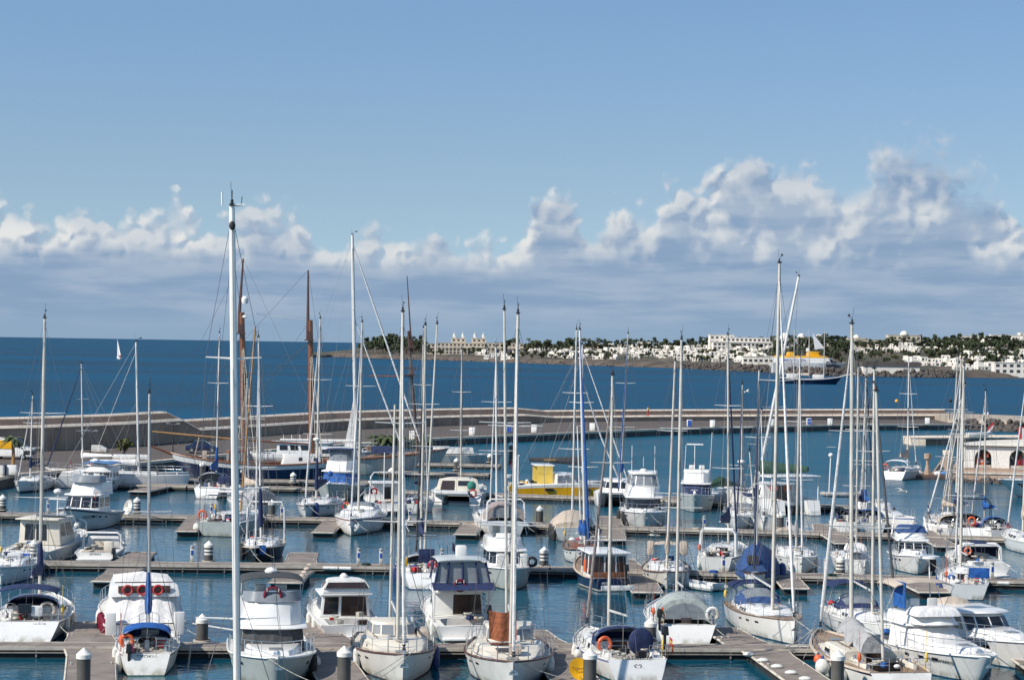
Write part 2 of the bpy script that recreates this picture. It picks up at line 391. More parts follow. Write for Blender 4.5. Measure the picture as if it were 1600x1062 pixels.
def off(P, i, d):
    a = P[max(i - 1, 0)]; b = P[min(i + 1, len(P) - 1)]; t = (b - a); t.z = 0; t.normalize()
    return P[i] + Vector((-t.y, t.x, 0)) * d
def strip(P, d0, z0, d1, z1):
    return None
# harbour water sheet, reaching under the quay
poly = [(e.x, e.y + 2.5, 0.0) for e in EDGE]
hw = MB(); n = len(poly)
vs = poly + [(p[0] * (1 - .75 * (1 - 0)) if False else p[0], 25.0, 0.0) for p in poly]
vs = [(-260, 330 - 120, 0.0)] + poly + [(260, 430, 0), (260, 25, 0), (-260, 25, 0)]
hw.add(vs, [tuple(range(len(vs)))])
tag(hw.build('harbour_water', water_mat('harbour_water', (.004, .066, .105), .04, .5, .055, 2.6, .020, patch=.05, spec=.35, breeze=(175, 285))), kind='structure')
q = MB()
rings = []
for i in range(len(EDGE)):
    e = EDGE[i]; b = off(EDGE, i, 95 if i > 9 else 80)
    rings.append([(e.x, e.y, -1.5), (e.x, e.y, 1.0), (b.x, b.y, 1.02)])
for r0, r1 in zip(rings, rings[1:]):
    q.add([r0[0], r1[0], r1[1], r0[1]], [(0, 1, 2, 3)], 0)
# paved surface between quay edge and wall
N = 60
def samp(P, px_list, x):
    for i in range(len(px_list) - 1):
        if px_list[i][0] <= x <= px_list[i + 1][0]:
            t = (x - px_list[i][0]) / (px_list[i + 1][0] - px_list[i][0]); return P[i].lerp(P[i + 1], t)
    return P[0] if x < px_list[0][0] else P[-1]
ts = [-330 + (1700 + 330) * k / N for k in range(N + 1)]
pv = []
for x in ts:
    a = samp(EDGE, EDGE_PX, max(x, -260)); b = samp(WALL, WALL_PX, min(x, 1488)) if x <= 1488 else at(x, 655 - (x - 1488) * .02, 1.2)
    pv += [(a.x, a.y, 1.0), (b.x, b.y + 1.0, 1.2)]
for k in range(N):
    q.add([pv[2 * k], pv[2 * k + 2], pv[2 * k + 3], pv[2 * k + 1]], [(0, 1, 2, 3)], 1)
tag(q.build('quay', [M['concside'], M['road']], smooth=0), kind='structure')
cp = MB()
for i in range(len(EDGE) - 1):
    a, b = EDGE[i], EDGE[i + 1]; a2, b2 = off(EDGE, i, .55), off(EDGE, i + 1, .55)
    f0, g0 = off(EDGE, i, -.06), off(EDGE, i + 1, -.06)
    cp.add([(f0.x, f0.y, .82), (g0.x, g0.y, .82), (g0.x, g0.y, 1.12), (f0.x, f0.y, 1.12), (a2.x, a2.y, 1.12), (b2.x, b2.y, 1.12), (a2.x, a2.y, .9), (b2.x, b2.y, .9)],
           [(0, 1, 2, 3), (3, 2, 5, 4), (4, 5, 7, 6)])
tag(cp.build('quay_kerb', M['conclight'], smooth=0), kind='structure')
bw = empty('breakwater_wall', WALL[6], 0, 'long two step concrete breakwater wall crossing the picture behind the marina quay', 'sea wall')
def wall_part(name, prof, mt):
    """prof(i) -> list of (offset outward, z)"""
    g = MB(); rings = []
    for i in range(len(WALL)):
        rings.append([tuple(off(WALL, i, d).xy) + (z,) for d, z in prof(i)])
    g.loft([[Vector(p) - WALL[6] for p in r] for r in rings], closed=True)
    return g.build(name, mt, bw, smooth=0)
wall_part('lower_wall', lambda i: [(0, .2), (0, WH[i][0]), (2.2, WH[i][0]), (2.2, .2)], M['conc'])
wall_part('upper_wall', lambda i: [(2.203, .2), (2.203, WH[i][0] + .1), (2.35, WH[i][1]), (3.4, WH[i][1]), (3.4, -2)], M['concwarm'])
wall_part('lower_coping', lambda i: [(-.10, WH[i][0] - .12), (-.10, WH[i][0] - .05), (.28, WH[i][0] + .24), (.6, WH[i][0] + .24), (.6, WH[i][0] + .003), (-.003, WH[i][0] + .003), (-.003, WH[i][0] - .12)], M['conclight'])
wall_part('upper_coping', lambda i: [(2.26, WH[i][1] - .1), (2.26, WH[i][1] - .04), (2.56, WH[i][1] + .15), (3.45, WH[i][1] + .15), (3.45, WH[i][1] + .003), (2.346, WH[i][1] + .003), (2.34, WH[i][1] - .1)], M['conclight'])

def rock_heap(name, pts, label, cat, seed=1):
    r = random.Random(seed); g = MB()
    for (p, s) in pts:
        o = len(g.v); g.ell((0, 0, 0), (1, 1, 1), 6, 4)
        rot = Matrix.Rotation(r.uniform(0, 6), 3, Vector((r.uniform(-1, 1), r.uniform(-1, 1), r.uniform(-1, 1) + .01)).normalized())
        sc = [s * r.uniform(.7, 1.3) for _ in range(3)]
        for i in range(o, len(g.v)):
            v = Vector(g.v[i]) * r.uniform(.78, 1.12); v = rot @ Vector((v.x * sc[0], v.y * sc[1], v.z * sc[2] * .8)); g.v[i] = tuple(v + Vector(p))
    o = g.build(name, M['rock'], smooth=0)
    return tag(o, label, cat, kind='stuff')
# low mole beyond the end of the wall
ml = MB()
A0, A1 = at(1485, 657, 1.5), at(1760, 668, 1.5)
for z0, z1, o0, o1 in ((-1, 1.7, 0, 3),):
    ml.add([(A0.x, A0.y, -1), (A1.x, A1.y, -1), (A1.x, A1.y + 2, 1.9), (A0.x, A0.y + 2, 1.9), (A1.x, A1.y + 26, 2.3), (A0.x, A0.y + 26, 2.3), (A1.x, A1.y + 34, -1), (A0.x, A0.y + 34, -1)],
           [(0, 1, 2, 3), (3, 2, 4, 5), (5, 4, 6, 7), (0, 3, 5, 7)])
tag(ml.build('mole', M['sand'], smooth=0), kind='structure')
rp = []
for k in range(260):
    t = rnd.random(); y = rnd.random(); b = A0.lerp(A1, t)
    rp.append(((b.x, b.y - 3.2 + 4.5 * y, -.2 + 2.0 * y), rnd.uniform(.35, .75)))
rock_heap('rocks', rp, 'heap of grey boulders along the foot of the low mole', 'rocks', 3)

# small pier in the middle right
pr = MB(); p0, p1 = at(1424, 695.5, 0), at(1700, 694, 0)
pr.add([(p0.x, p0.y, -1), (p1.x, p1.y, -1), (p1.x, p1.y + 9, -1), (p0.x, p0.y + 7, -1), (p0.x, p0.y, 1.15), (p1.x, p1.y, 1.15), (p1.x, p1.y + 9, 1.15), (p0.x, p0.y + 7, 1.15)],
       [(0, 1, 5, 4), (1, 2, 6, 5), (2, 3, 7, 6), (3, 0, 4, 7), (4, 5, 6, 7)])
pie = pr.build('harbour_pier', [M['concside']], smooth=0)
tag(pie, 'low concrete pier with a sunlit pale end face right of the marina', 'pier')
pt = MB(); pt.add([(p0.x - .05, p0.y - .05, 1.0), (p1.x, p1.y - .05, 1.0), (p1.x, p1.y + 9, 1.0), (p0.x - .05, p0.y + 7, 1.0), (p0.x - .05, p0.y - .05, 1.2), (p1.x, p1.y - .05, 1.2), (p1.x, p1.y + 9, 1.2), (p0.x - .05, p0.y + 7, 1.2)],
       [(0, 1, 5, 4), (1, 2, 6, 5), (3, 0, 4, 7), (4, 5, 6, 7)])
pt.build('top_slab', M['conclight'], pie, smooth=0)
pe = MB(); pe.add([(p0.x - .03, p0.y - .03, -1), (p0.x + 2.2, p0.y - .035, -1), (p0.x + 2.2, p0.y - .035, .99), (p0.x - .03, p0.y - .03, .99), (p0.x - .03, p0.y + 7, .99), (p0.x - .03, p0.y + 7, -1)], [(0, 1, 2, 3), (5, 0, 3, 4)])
pe.build('lit_end_face', M['conclight'], pie, smooth=0)  # sunlight on the pier end put in as paler concrete than the front

# ---------------------------------------------------------------- far coast
def interp(T, x):
    if x <= T[0][0]: return T[0][1]
    for (a, va), (b, vb) in zip(T, T[1:]):
        if x <= b: return va + (vb - va) * (x - a) / (b - a)
    return T[-1][1]
SHORE = [(500, 558), (520, 557), (545, 558), (600, 560.3), (680, 562.5), (760, 565), (800, 566.4), (900, 570), (1000, 573.2), (1050, 574.6), (1100, 577.3), (1200, 581.5), (1300, 586.5), (1400, 588.3), (1480, 589.8), (1500, 589.5), (1900, 592)]
RIDGE = [(500, 1.5), (520, 2.5), (545, 5), (575, 10), (620, 12), (700, 14), (800, 13), (900, 14.5), (1000, 16), (1100, 18.5), (1200, 20), (1300, 18), (1390, 21.5), (1450, 19), (1500, 21), (1560, 27), (1640, 30), (1900, 34)]
def shore_d(px): return (at(px, interp(SHORE, px), 0.0)).y
_SD = [(x, shore_d(x)) for x in range(480, 1921, 20)]
def land_z(X, Y):
    px = 800 + F_PX * X / Y; t = Y - interp(_SD, px); zr = interp(RIDGE, px)
    if t < 0: return -2.0
    cl = min(3.5, zr)
    if 1203 < px < 1332 and 16 < t < 100: return -1.0      # basin of the ferry behind its rock bank
    if t < 14: return cl * t / 14
    if t < 60: return cl
    u = min((t - 60) / 520.0, 1.0)
    return cl + (zr - cl) * (u * .75 + .25 * u * u)
def land_at(px, py):
    d = ray(px, py); s = interp(_SD, px); Y = s + 2
    while Y < s + 900:
        p = CAMP + d * (Y / d.y)
        if p.z <= land_z(p.x, p.y): return p
        Y += 4
    p = CAMP + d * ((s + 560) / d.y); p.z = land_z(p.x, p.y); return p
lm = MB(); xs = [490 + 14 * k for k in range(101)]; dp = [-14, 0, 4, 9, 14, 24, 60, 110, 160, 220, 290, 360, 430, 500, 580, 900]
rows = []
for x in xs:
    s = interp(_SD, x)
    for t in dp:
        Y = s + t; X = (x - 800) / F_PX * Y; z = land_z(X, Y) if t >= 0 else -2
        if t > 3: z += rnd.uniform(-.5, .5) * (1.4 if t < 30 else 1)
        if t == 900: z -= 8
        lm.v.append((X + rnd.uniform(-1, 1), Y, z))
nd = len(dp)
for i in range(len(xs) - 1):
    for k in range(nd - 1):
        lm.f.append((i * nd + k, (i + 1) * nd + k, (i + 1) * nd + k + 1, i * nd + k + 1)); lm.m.append(0 if k < 5 else 1)
M['cliff'] = mat('dark_shore_rock', (.11, .085, .066), .95, .22, .08, bump=.6, bscale=.25)
def land_mat():
    mt = bpy.data.materials.new('dry_hill_ground'); mt.use_nodes = True; W = NT(mt.node_tree); b = W.n['Principled BSDF']
    v = W.new('ShaderNodeTexCoord').outputs['Object']
    a = W.mix(W.step(W.noise(v, .02, 4, .6), .42, .58), (.19, .135, .09, 1), (.10, .08, .055, 1))
    W.l.new(W.mix(W.step(W.noise(v, .05, 4, .65), .40, .52), a, (.042, .046, .024, 1)), b.inputs['Base Color']); b.inputs['Roughness'].default_value = .95
    return mt
tag(lm.build('coast_terrain', [M['cliff'], land_mat()], smooth=60), kind='structure')
rk = []
for k in range(420):
    x = 1060 + 430 * rnd.random(); s = interp(_SD, x); t = rnd.uniform(-5, 10); Y = s + t; X = (x - 800) / F_PX * Y
    rk.append(((X, Y, max(0, (t + 4) * .28)), rnd.uniform(.8, 1.7)))
for k in range(150):
    x = 515 + 545 * rnd.random(); s = interp(_SD, x); t = rnd.uniform(-3, 6); Y = s + t; X = (x - 800) / F_PX * Y
    rk.append(((X, Y, max(0, t * .22)), rnd.uniform(.6, 1.3)))
rock_heap('shore_rocks', rk, 'dark boulders lining the water edge of the far shore', 'rocks', 5)

# houses of the far shore
M['stucco'] = mat('white_stucco', (.78, .73, .65), .9, .05, .2)
M['stuccob'] = mat('beige_stucco', (.56, .49, .39), .9, .06, .2)
M['opening'] = mat('dark_openings', (.05, .05, .055), .4, 0)
M['rooftile'] = mat('brown_roof', (.10, .085, .08), .9, .1, .3)
def villa(kind):
    g = MB(); r = random.Random(40 + kind)
    if kind == 0: blocks = [(0, 0, 11, 8, 3.2), (3, 2.5, 5, 6, 6.0)]
    elif kind == 1: blocks = [(-4, 0, 6, 8, 3.4), (2.2, 1, 6.5, 9, 5.8), (7, 0, 4, 6, 3.0)]
    elif kind == 2: blocks = [(0, 0, 18, 8, 3.2), (-5, 3, 5, 8, 6.2), (4, 3, 6, 8, 6.2)]
    else: blocks = [(0, 0, 7, 7, 5.9), (5.2, .6, 3.5, 6, 3.1)]
    for (x, y, w, d, h) in blocks:
        g.box(x, y, h / 2 - 1, w, d, h + 2, 0, 0)
        g.box(x, y, h + .14, w - .5, d - .5, .3, 0, 0)
        for fl in range(int(h // 2.9)):
            k = int(w // 2.6)
            for j in range(k):
                if r.random() < .18: continue
                cx = x - w / 2 + (j + .5) * w / k; ww = r.choice((1.0, 1.0, 1.7)); zz = fl * 2.9 + 1.5; hh = 1.9 if ww > 1.2 else 1.3
                yf = y - d / 2 - .003
                g.panel([(cx - ww / 2, yf, zz - hh / 2), (cx + ww / 2, yf, zz - hh / 2), (cx + ww / 2, yf, zz + hh / 2), (cx - ww / 2, yf, zz + hh / 2)], .02, 1)
            xf = x - w / 2 - .003
            g.panel([(xf, y + .7, fl * 2.9 + .9), (xf, y - .7, fl * 2.9 + .9), (xf, y - .7, fl * 2.9 + 2.2), (xf, y + .7, fl * 2.9 + 2.2)], .02, 1)
    return g
VIL = [villa(k) for k in range(4)]
VME = []
for k, g in enumerate(VIL):
    o = g.build('villa', [M['stucco'], M['opening']], smooth=0); VME.append(o.data); bpy.data.objects.remove(o)
VLAB = ['small white cube villa with a set back upper floor on the far shore', 'white stepped villa of three joined cubes on the far shore',
        'long white terrace villa with two raised blocks on the far shore', 'narrow white two storey villa with a low wing on the far shore']
def put_villa(px, py, k, s=1.0, rz=None):
    p = land_at(px, py); o = bpy.data.objects.new('white_villa', VME[k]); C.objects.link(o)
    o.location = (p.x, p.y, p.z - .2); o.rotation_euler = (0, 0, rz if rz is not None else rnd.uniform(-.5, .35)); o.scale = (s,) * 3
    tag(o, VLAB[k], 'villa', 'white villas: ' + ['cube villas', 'stepped villas', 'terrace villas', 'narrow villas'][k])
rv = random.Random(11)
for (x0, x1, y0, y1, n) in ((865, 1060, 552, 561, 26), (885, 1055, 545, 552, 16), (1050, 1200, 553, 566, 26), (1060, 1200, 545, 553, 12), (930, 1050, 538, 545, 7),
                            (1330, 1450, 544, 552, 12), (1455, 1600, 545, 560, 14), (1460, 1600, 562, 570, 9), (1420, 1500, 566, 572, 6), (1540, 1600, 533, 540, 9), (1450, 1540, 535, 541, 8), (790, 870, 547, 556, 5), (1500, 1600, 573, 580, 6), (1100, 1330, 536, 541, 8), (745, 800, 553, 560, 4)):
    for k in range(n):
        x = x0 + (k + rv.uniform(.1, .9)) * (x1 - x0) / n
        put_villa(x, rv.uniform(y0, y1), rv.choice((0, 1, 2, 2, 3)), rv.uniform(.58, .86))
def block_building(name, label, px, py, parts, cat='building', mt='stucco', rz=0.0):
    """parts: (x, y, w, d, h, floors, kind) in metres; each floor gets a row of openings or an arcade"""
    p = land_at(px, py); e = empty(name, (p.x, p.y, p.z), rz, label, cat); g = MB(); wn = MB()
    for (x, y, z, w, d, h, fl) in parts:
        g.box(x, y, z + h / 2 - (1 if z == 0 else 0), w, d, h + (2 if z == 0 else 0)); g.box(x, y - .1, z + h + .15, w + .4, d + .4, .3)
        for f in range(fl):
            n = max(1, int(w / 3.4)); zz = z + (f + .5) * h / fl
            for j in range(n):
                cx = x - w / 2 + (j + .5) * w / n; yf = y - d / 2 - .003
                wn.panel([(cx - 1.05, yf, zz - .9), (cx + 1.05, yf, zz - .9), (cx + 1.05, yf, zz + .8), (cx - 1.05, yf, zz + .8)], .03)
    g.build('wall', M[mt], e, smooth=0)
    if wn.v: tag(wn.build('window', M['opening'], e, smooth=0), kind='stuff')
    return e
hotel = block_building('beige_hotel', 'beige stepped resort hotel with twin domed towers on the headland', 727, 553,
    [(-10, 0, 0, 24, 10, 5, 2), (14, 2, 0, 26, 10, 6, 2), (38, 5, 0, 26, 10, 5, 2), (-4, 12, 0, 44, 10, 10, 3), (34, 16, 0, 40, 10, 10.5, 3), (-6, 22, 0, 13, 10, 14.5, 4), (13, 22, 0, 13, 10, 14.5, 4), (-26, 12, 0, 18, 8, 9, 3)], 'hotel', 'stuccob', .05)
tw = MB()
for x in (-6, 13):
    for dx in (-4, 4): tw.box(x + dx, 20, 15.7, 2.4, 2.4, 2.2); tw.lathe([(1.3, 16.7), (1.1, 17.5), (.4, 18.4), (.1, 20.4)], (x + dx, 20, 0), 8)
tw.build('tower_dome', M['stucco'], hotel)
block_building('beach_hotel', 'long white hotel with columned terraces high on the far shore', 1172, 547, [(0, 0, 0, 62, 9, 6, 2), (10, 10, 0, 64, 9, 10, 3), (-22, 12, 0, 20, 9, 12, 3), (52, 8, 0, 22, 9, 7, 2)], 'hotel', 'stucco', .05)
dh = block_building('domed_hotel', 'cream hotel with white domes on the skyline right of the ferry', 1385, 541, [(0, 0, 0, 50, 10, 5, 1), (14, 4, 0, 26, 10, 9, 2), (-24, 2, 0, 14, 10, 6, 1)], 'hotel', 'stuccob', 0)
dm = MB(); dm.lathe([(3.4, 9.2), (3.2, 10.4), (2.2, 11.8), (.2, 12.6)], (14, 0, 0), 10); dm.lathe([(3, 6), (2.8, 7.2), (1.9, 8.2), (.2, 9)], (-24, 0, 0), 10); dm.build('dome', M['stucco'], dh)
for k, (x, y) in enumerate(((1225, 537), (1252, 538), (1279, 537))):
    d2 = block_building('domed_house', 'white domed house on the hill behind the yellow ferry', x, y, [(0, 0, 0, 14, 8, 4, 1)], 'house'); d2['group'] = 'domed houses behind the ferry'
    dm = MB(); dm.lathe([(3.6, 4.2), (3.5, 6.2), (2.6, 8.4), (.2, 9.6)], (0, 0, 0), 10); dm.build('dome', M['stucco'], d2)
block_building('white_hilltop_houses', 'white hilltop apartment row on the skyline at the right edge', 1572, 533, [(0, 0, 0, 26, 8, 5, 1), (24, 4, 0, 26, 8, 7, 2), (-26, 4, 0, 22, 8, 4, 1)], 'apartments')
wh = block_building('harbour_warehouse', 'long low white warehouse with a dark flat roof on the far rock bank', 1390, 582, [(0, 0, 0, 32, 10, 3.4, 0)], 'warehouse', 'stucco', .03)
g = MB(); g.box(0, 0, 4.9, 33, 11, 2.6); g.build('roof', M['rooftile'], wh, smooth=0)
block_building('glass_front_terminal', 'pale low ferry terminal with glazed front left of the ferry', 1188, 569, [(0, 0, 0, 24, 8, 5, 1), (14, -3, 0, 10, 6, 3, 1)], 'terminal')
block_building('harbour_office', 'white and blue harbour office at the right edge of the far shore', 1578, 584, [(0, 0, 0, 20, 8, 6.5, 2), (13, 1, 0, 5, 8, 8, 2)], 'office')

# trees of the far shore
M['leafdark'] = mat('dark_green_leaves', (.062, .080, .036), .9, .25, .5)  # this green and the olive one are lightened in place of haze
M['leafmid'] = mat('olive_green_leaves', (.095, .10, .045), .9, .25, .5)
M['leafpalm'] = mat('palm_leaves', (.075, .10, .035), .8, .2, .8)
M['bark'] = mat('brown_bark', (.12, .085, .06), .9, .2, 2)
def leaf_clump(g, c, rad, n, size, r, mi=0, flat=.8):
    for k in range(n):
        v = Vector((r.gauss(0, 1), r.gauss(0, 1), r.gauss(0, 1))).normalized() * (rad * r.random() ** .4)
        p = Vector(c) + Vector((v.x, v.y, v.z * flat)); a = Vector((r.uniform(-1, 1), r.uniform(-1, 1), r.uniform(-1, 1))).normalized(); b = a.orthogonal().normalized(); s = size * r.uniform(.6, 1.4)
        g.add([p - a * s - b * s * .5, p + a * s - b * s * .6, p + a * s * .9 + b * s * .5, p - a * s * .8 + b * s * .6], [(0, 1, 2, 3)], mi)
def bush_tree(kind):
    r = random.Random(60 + kind); g = MB(); h = (7, 9, 5.5)[kind]
    g.tube([(0, 0, -1), (.2, 0, h * .3), (.1, .1, h * .55)], [.35, .25, .15], 6, 1)
    for k in range(4): 
        q = k * 1.6 + r.random(); g.tube([(.15, 0, h * .32), (1.4 * math.cos(q), 1.4 * math.sin(q), h * .6)], [.16, .06], 5, 1)
    for k in range(10):
        q = r.uniform(0, 6.3); d = r.uniform(.2, 2.9); z = h * r.uniform(.42, .9)
        leaf_clump(g, (d * math.cos(q), d * math.sin(q), z), r.uniform(.8, 1.5), 34, .42, r)
    return g
def palm_tree(h, nf, L, seed=0, lean=.3):
    r = random.Random(seed); tr = MB(); cr = MB()
    tr.tube([(0, 0, -1), (lean * .3, 0, h * .5), (lean, 0, h)], [.24, .17, .14], 7)
    for k in range(nf):
        q = 2 * math.pi * k / nf + r.uniform(-.2, .2); up = r.uniform(-.25, 1.1); pts = []
        for j in range(6):
            u = j / 5; rr = L * u * math.cos(up * (1 - u)) ; z = h + L * u * math.sin(up) * (1 - .4 * u) - L * .55 * u * u * (1.1 - .5 * up)
            pts.append(Vector((lean + rr * math.cos(q), rr * math.sin(q), z)))
        sd = Vector((-math.sin(q), math.cos(q), 0))
        for j in range(5):
            w0, w1 = L * .16 * math.sin(math.pi * (.12 + .8 * j / 5)), L * .16 * math.sin(math.pi * (.12 + .8 * (j + 1) / 5))
            a, b = pts[j], pts[j + 1]; dn = Vector((0, 0, -.35))
            cr.add([a, b, b + sd * w1 + dn * w1, a + sd * w0 + dn * w0], [(0, 1, 2, 3)]); cr.add([a, b, b - sd * w1 + dn * w1, a - sd * w0 + dn * w0], [(0, 1, 2, 3)])
    return tr, cr
TME = []
for k in range(3):
    o = bush_tree(k).build('t', [M['leafdark'] if k != 2 else M['leafmid'], M['bark']], smooth=0); TME.append(o.data); bpy.data.objects.remove(o)
tr, cr = palm_tree(7.5, 18, 2.8, 3); off0 = len(tr.v)
tr.add(cr.v, cr.f, 1); o = tr.build('t', [M['bark'], M['leafpalm']], smooth=0); TME.append(o.data); bpy.data.objects.remove(o)
TL = [('round_tree', 'round dark green tree on the far shore', 'tree', 'round trees on the far shore'), ('tall_tree', 'tall dark green tree on the far shore', 'tree', 'tall trees on the far shore'),
      ('olive_tree', 'low olive green bushy tree on the far shore', 'tree', 'olive bushes on the far shore'), ('palm_tree', 'slim palm tree standing on the far shore', 'palm', 'palms on the far shore')]
def put_tree(px, py, k, s=1.0):
    p = land_at(px, py); o = bpy.data.objects.new(TL[k][0], TME[k]); C.objects.link(o); o.location = (p.x, p.y, p.z - .3); o.scale = (s * rnd.uniform(.85, 1.15),) * 2 + (s,)
    o.rotation_euler = (0, 0, rnd.uniform(0, 6.28)); tag(o, TL[k][1], TL[k][2], TL[k][3])
for (x0, x1, y0, y1, n, ks, s0, s1) in ((565, 665, 549, 554, 34, (0, 1, 1), 1.1, 1.9), (585, 640, 545, 549, 12, (1,), 1.3, 1.9), (640, 700, 553, 557, 8, (0, 2), .8, 1.2), (655, 790, 548, 555, 9, (0, 2), .8, 1.2), (780, 900, 545, 553, 34, (0, 1, 2), .9, 1.5),
                                (790, 960, 553, 561, 24, (0, 2), .6, 1.0), (880, 1060, 539, 549, 40, (0, 1, 2), .7, 1.2), (1050, 1215, 541, 550, 36, (0, 1, 2), .7, 1.2), (1060, 1210, 555, 566, 22, (0, 2), .5, .9),
                                (1235, 1330, 541, 552, 26, (0, 1), .8, 1.4), (1330, 1460, 539, 548, 30, (0, 1, 2), .6, 1.0), (1440, 1600, 541, 552, 44, (0, 1), .8, 1.3), (1445, 1600, 552, 566, 30, (0, 1, 2), .7, 1.1), (1330, 1460, 552, 562, 12, (0, 2), .5, .8), (1540, 1560, 572, 576, 4, (1,), .9, 1.2), (860, 1060, 549, 562, 46, (0, 2, 2), .45, .75), (1050, 1215, 550, 567, 44, (0, 2, 2), .45, .8), (1335, 1600, 553, 574, 44, (0, 2, 2), .5, .9), (880, 1215, 540, 546, 34, (0, 1), .7, 1.1), (1210, 1600, 540, 550, 40, (0, 1), .8, 1.3), (1205, 1345, 550, 572, 46, (0, 1, 2), .7, 1.2), (600, 800, 549, 557, 22, (0, 1, 2), .6, 1.1)):
    for k in range(n): put_tree(x0 + (k + rv.random()) * (x1 - x0) / n, rv.uniform(y0, y1), rv.choice(ks), rv.uniform(s0, s1))
for (x, y, s) in ((803, 545, 1.4), (826, 546, 1.4), (910, 546, 1.3), (926, 547, 1.2), (935, 546, 1.4), (975, 545, 1.2), (980, 546, 1.3), (990, 545, 1.1), (1009, 545, .9), (1018, 545, .9), (1042, 545, 1), (1104, 541, .9), (1113, 541, 1), (1145, 541, .9),
                  (1190, 540, 1), (1295, 541, .9), (1303, 541, .9), (1430, 543, 1), (1441, 543, 1), (1525, 545, 1), (1470, 544, 1), (1590, 565, 1.2)): put_tree(x, y, 3, s)

# ---------------------------------------------------------------- pontoons, fingers, piles
M['plank'] = plank_mat('grey_brown_decking', (.24, .20, .17), (.32, .27, .23), (.07, .06, .05), .14, 0)
M['rail'] = mat('pale_timber_rail', (.50, .45, .38), .9, .15, 1.2)
M['railgrey'] = mat('weathered_rail', (.26, .24, .21), .9, .15, 1.2)
M['float'] = mat('dark_float_and_gap_shade', (.022, .023, .024), .8, .2, 1.0)  # near-black: dark floats plus the shade of the gap under the deck
M['pile'] = mat('grey_brown_steel_pile', (.105, .10, .09), .6, .14, 1.0, streak=.35)
M['pilewet'] = mat('rusty_wet_pile_foot', (.06, .040, .030), .7, .2, 2.0)
M['capwhite'] = mat('white_pile_cap', (.78, .76, .70), .5, .06, 3.0, streak=.12)
def seg_frame(a, b):
    t = b - a; t.z = 0; L = t.length; return L, math.atan2(t.y, t.x)
def pontoon(pxpts, w, label, z=.5, ped=True):
    P = [at(x, y, z) for x, y in pxpts]; e = empty('pontoon', P[0], 0, label, 'pontoon', 'floating pontoon walkways')
    dk = MB(); rl = MB(); lo = MB(); fl = MB()
    for a, b in zip(P, P[1:]):
        L, q = seg_frame(a, b); u = Vector((math.cos(q), math.sin(q), 0)); v = Vector((-u.y, u.x, 0)); a0 = a - P[0]; c = a0 + u * (L / 2) - v * (w / 2)
        dk.box(c.x, c.y, -.05, L, w - .24, .1, q)
        for s in (0, 1):
            cc = a0 + u * (L / 2) - v * (w * s) + v * (.06 if s else -.06); rl.box(cc.x, cc.y, -.05, L, .12, .15, q)
            cc = a0 + u * (L / 2) - v * (w * s) + v * (.04 if s else -.04); lo.box(cc.x, cc.y, -.24, L, .07, .06, q)
        cc = a0 + u * (L / 2) - v * (w / 2); fl.box(cc.x, cc.y, -.51, L - .02, w - .22, .8, q); k = 1.0  # one unbroken box, so the shaded gap between floats is coloured dark too
        while k < L - 1:
            cc = a0 + u * k - v * (w - .06); lo.box(cc.x, cc.y, -.20, .07, .05, .5, q); k += 2.6
    dk.build('deck', M['plank'], e, smooth=0); rl.build('side_rail', M['rail'], e, smooth=0); lo.build('lower_rail', M['railgrey'], e, smooth=0); fl.build('float', M['float'], e, smooth=0)
    return P
def finger(x0, y0, x1, y1, label, w=1.5, z=.45, flare=1.0, pale=False):
    a, b = at(x0, y0, z), at(x1, y1, z); L, q = seg_frame(a, b); e = empty('finger_pontoon', a, q, label, 'finger pontoon', 'finger pontoons between the berths')
    d = MB(); d.loft([[(0, -w / 2 - flare, -.1), (0, w / 2 + flare, -.1), (0, w / 2 + flare, 0), (0, -w / 2 - flare, 0)], [(min(2.2, L * .3), -w / 2, -.1), (min(2.2, L * .3), w / 2, -.1), (min(2.2, L * .3), w / 2, 0), (min(2.2, L * .3), -w / 2, 0)],
                      [(L, -w / 2, -.1), (L, w / 2, -.1), (L, w / 2, 0), (L, -w / 2, 0)]])
    d.build('deck', M['plank'], e, smooth=0)
    r = MB()
    for s in (-1, 1):
        r.tube([(.05, s * (w / 2 + flare + .03), -.06), (min(2.2, L * .3), s * (w / 2 + .04), -.06), (L, s * (w / 2 + .04), -.06)], .075, 4)
    r.tube([(L + .03, -w / 2, -.06), (L + .03, w / 2, -.06)], .075, 4); r.build('side_rail', M['rail'] if not pale else M['conclight'], e, smooth=0)
    f = MB(); k = 1.5
    f.box(L / 2, 0, -.46, L - .2, w - .16, .7)  # unbroken dark box also stands for the shade below the finger deck
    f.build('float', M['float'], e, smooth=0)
    c = MB()
    for s in (-1, 1):
        for k in (.35, .85):
            c.tube([(L * k - .14, s * (w / 2 - .14), .07), (L * k + .14, s * (w / 2 - .14), .07)], .022, 5); c.tube([(L * k, s * (w / 2 - .14), 0), (L * k, s * (w / 2 - .14), .07)], .025, 5)
    c.build('cleat', M['alu'], e)
    return e
def pile(cx, top, base, label, bands=False, r=.28):
    p = at(cx, base, 0.0); h = p.z + (at_y(cx, top, p.y).z); e = empty('mooring_pile', (p.x, p.y, 0), 0, label, 'mooring pile', 'capped mooring piles')
    s = MB(); s.lathe([(r, -1.5), (r, .5)], n=20, mi=1); s.lathe([(r, .5), (r, h - .42)], n=20, mi=0); s.build('post', [M['pile'], M['pilewet']], e)
    c = MB(); c.lathe([(r + .03, h - .44), (r + .035, h - .27), (.02, h)], n=20); c.build('cap', M['capwhite'], e)
    if bands:
        b = MB()
        for z in (h - .68, h - .90): b.lathe([(r + .012, z), (r + .012, z + .11)], n=20)
        b.build('white_band', M['capwhite'], e)
    g = MB(); g.torus((0, 0, .42), r + .1, .055, 'z', 16, 5); g.box(0, r + .22, .42, .5, .3, .1); g.build('guide_collar', M['rail'], e)
    return e
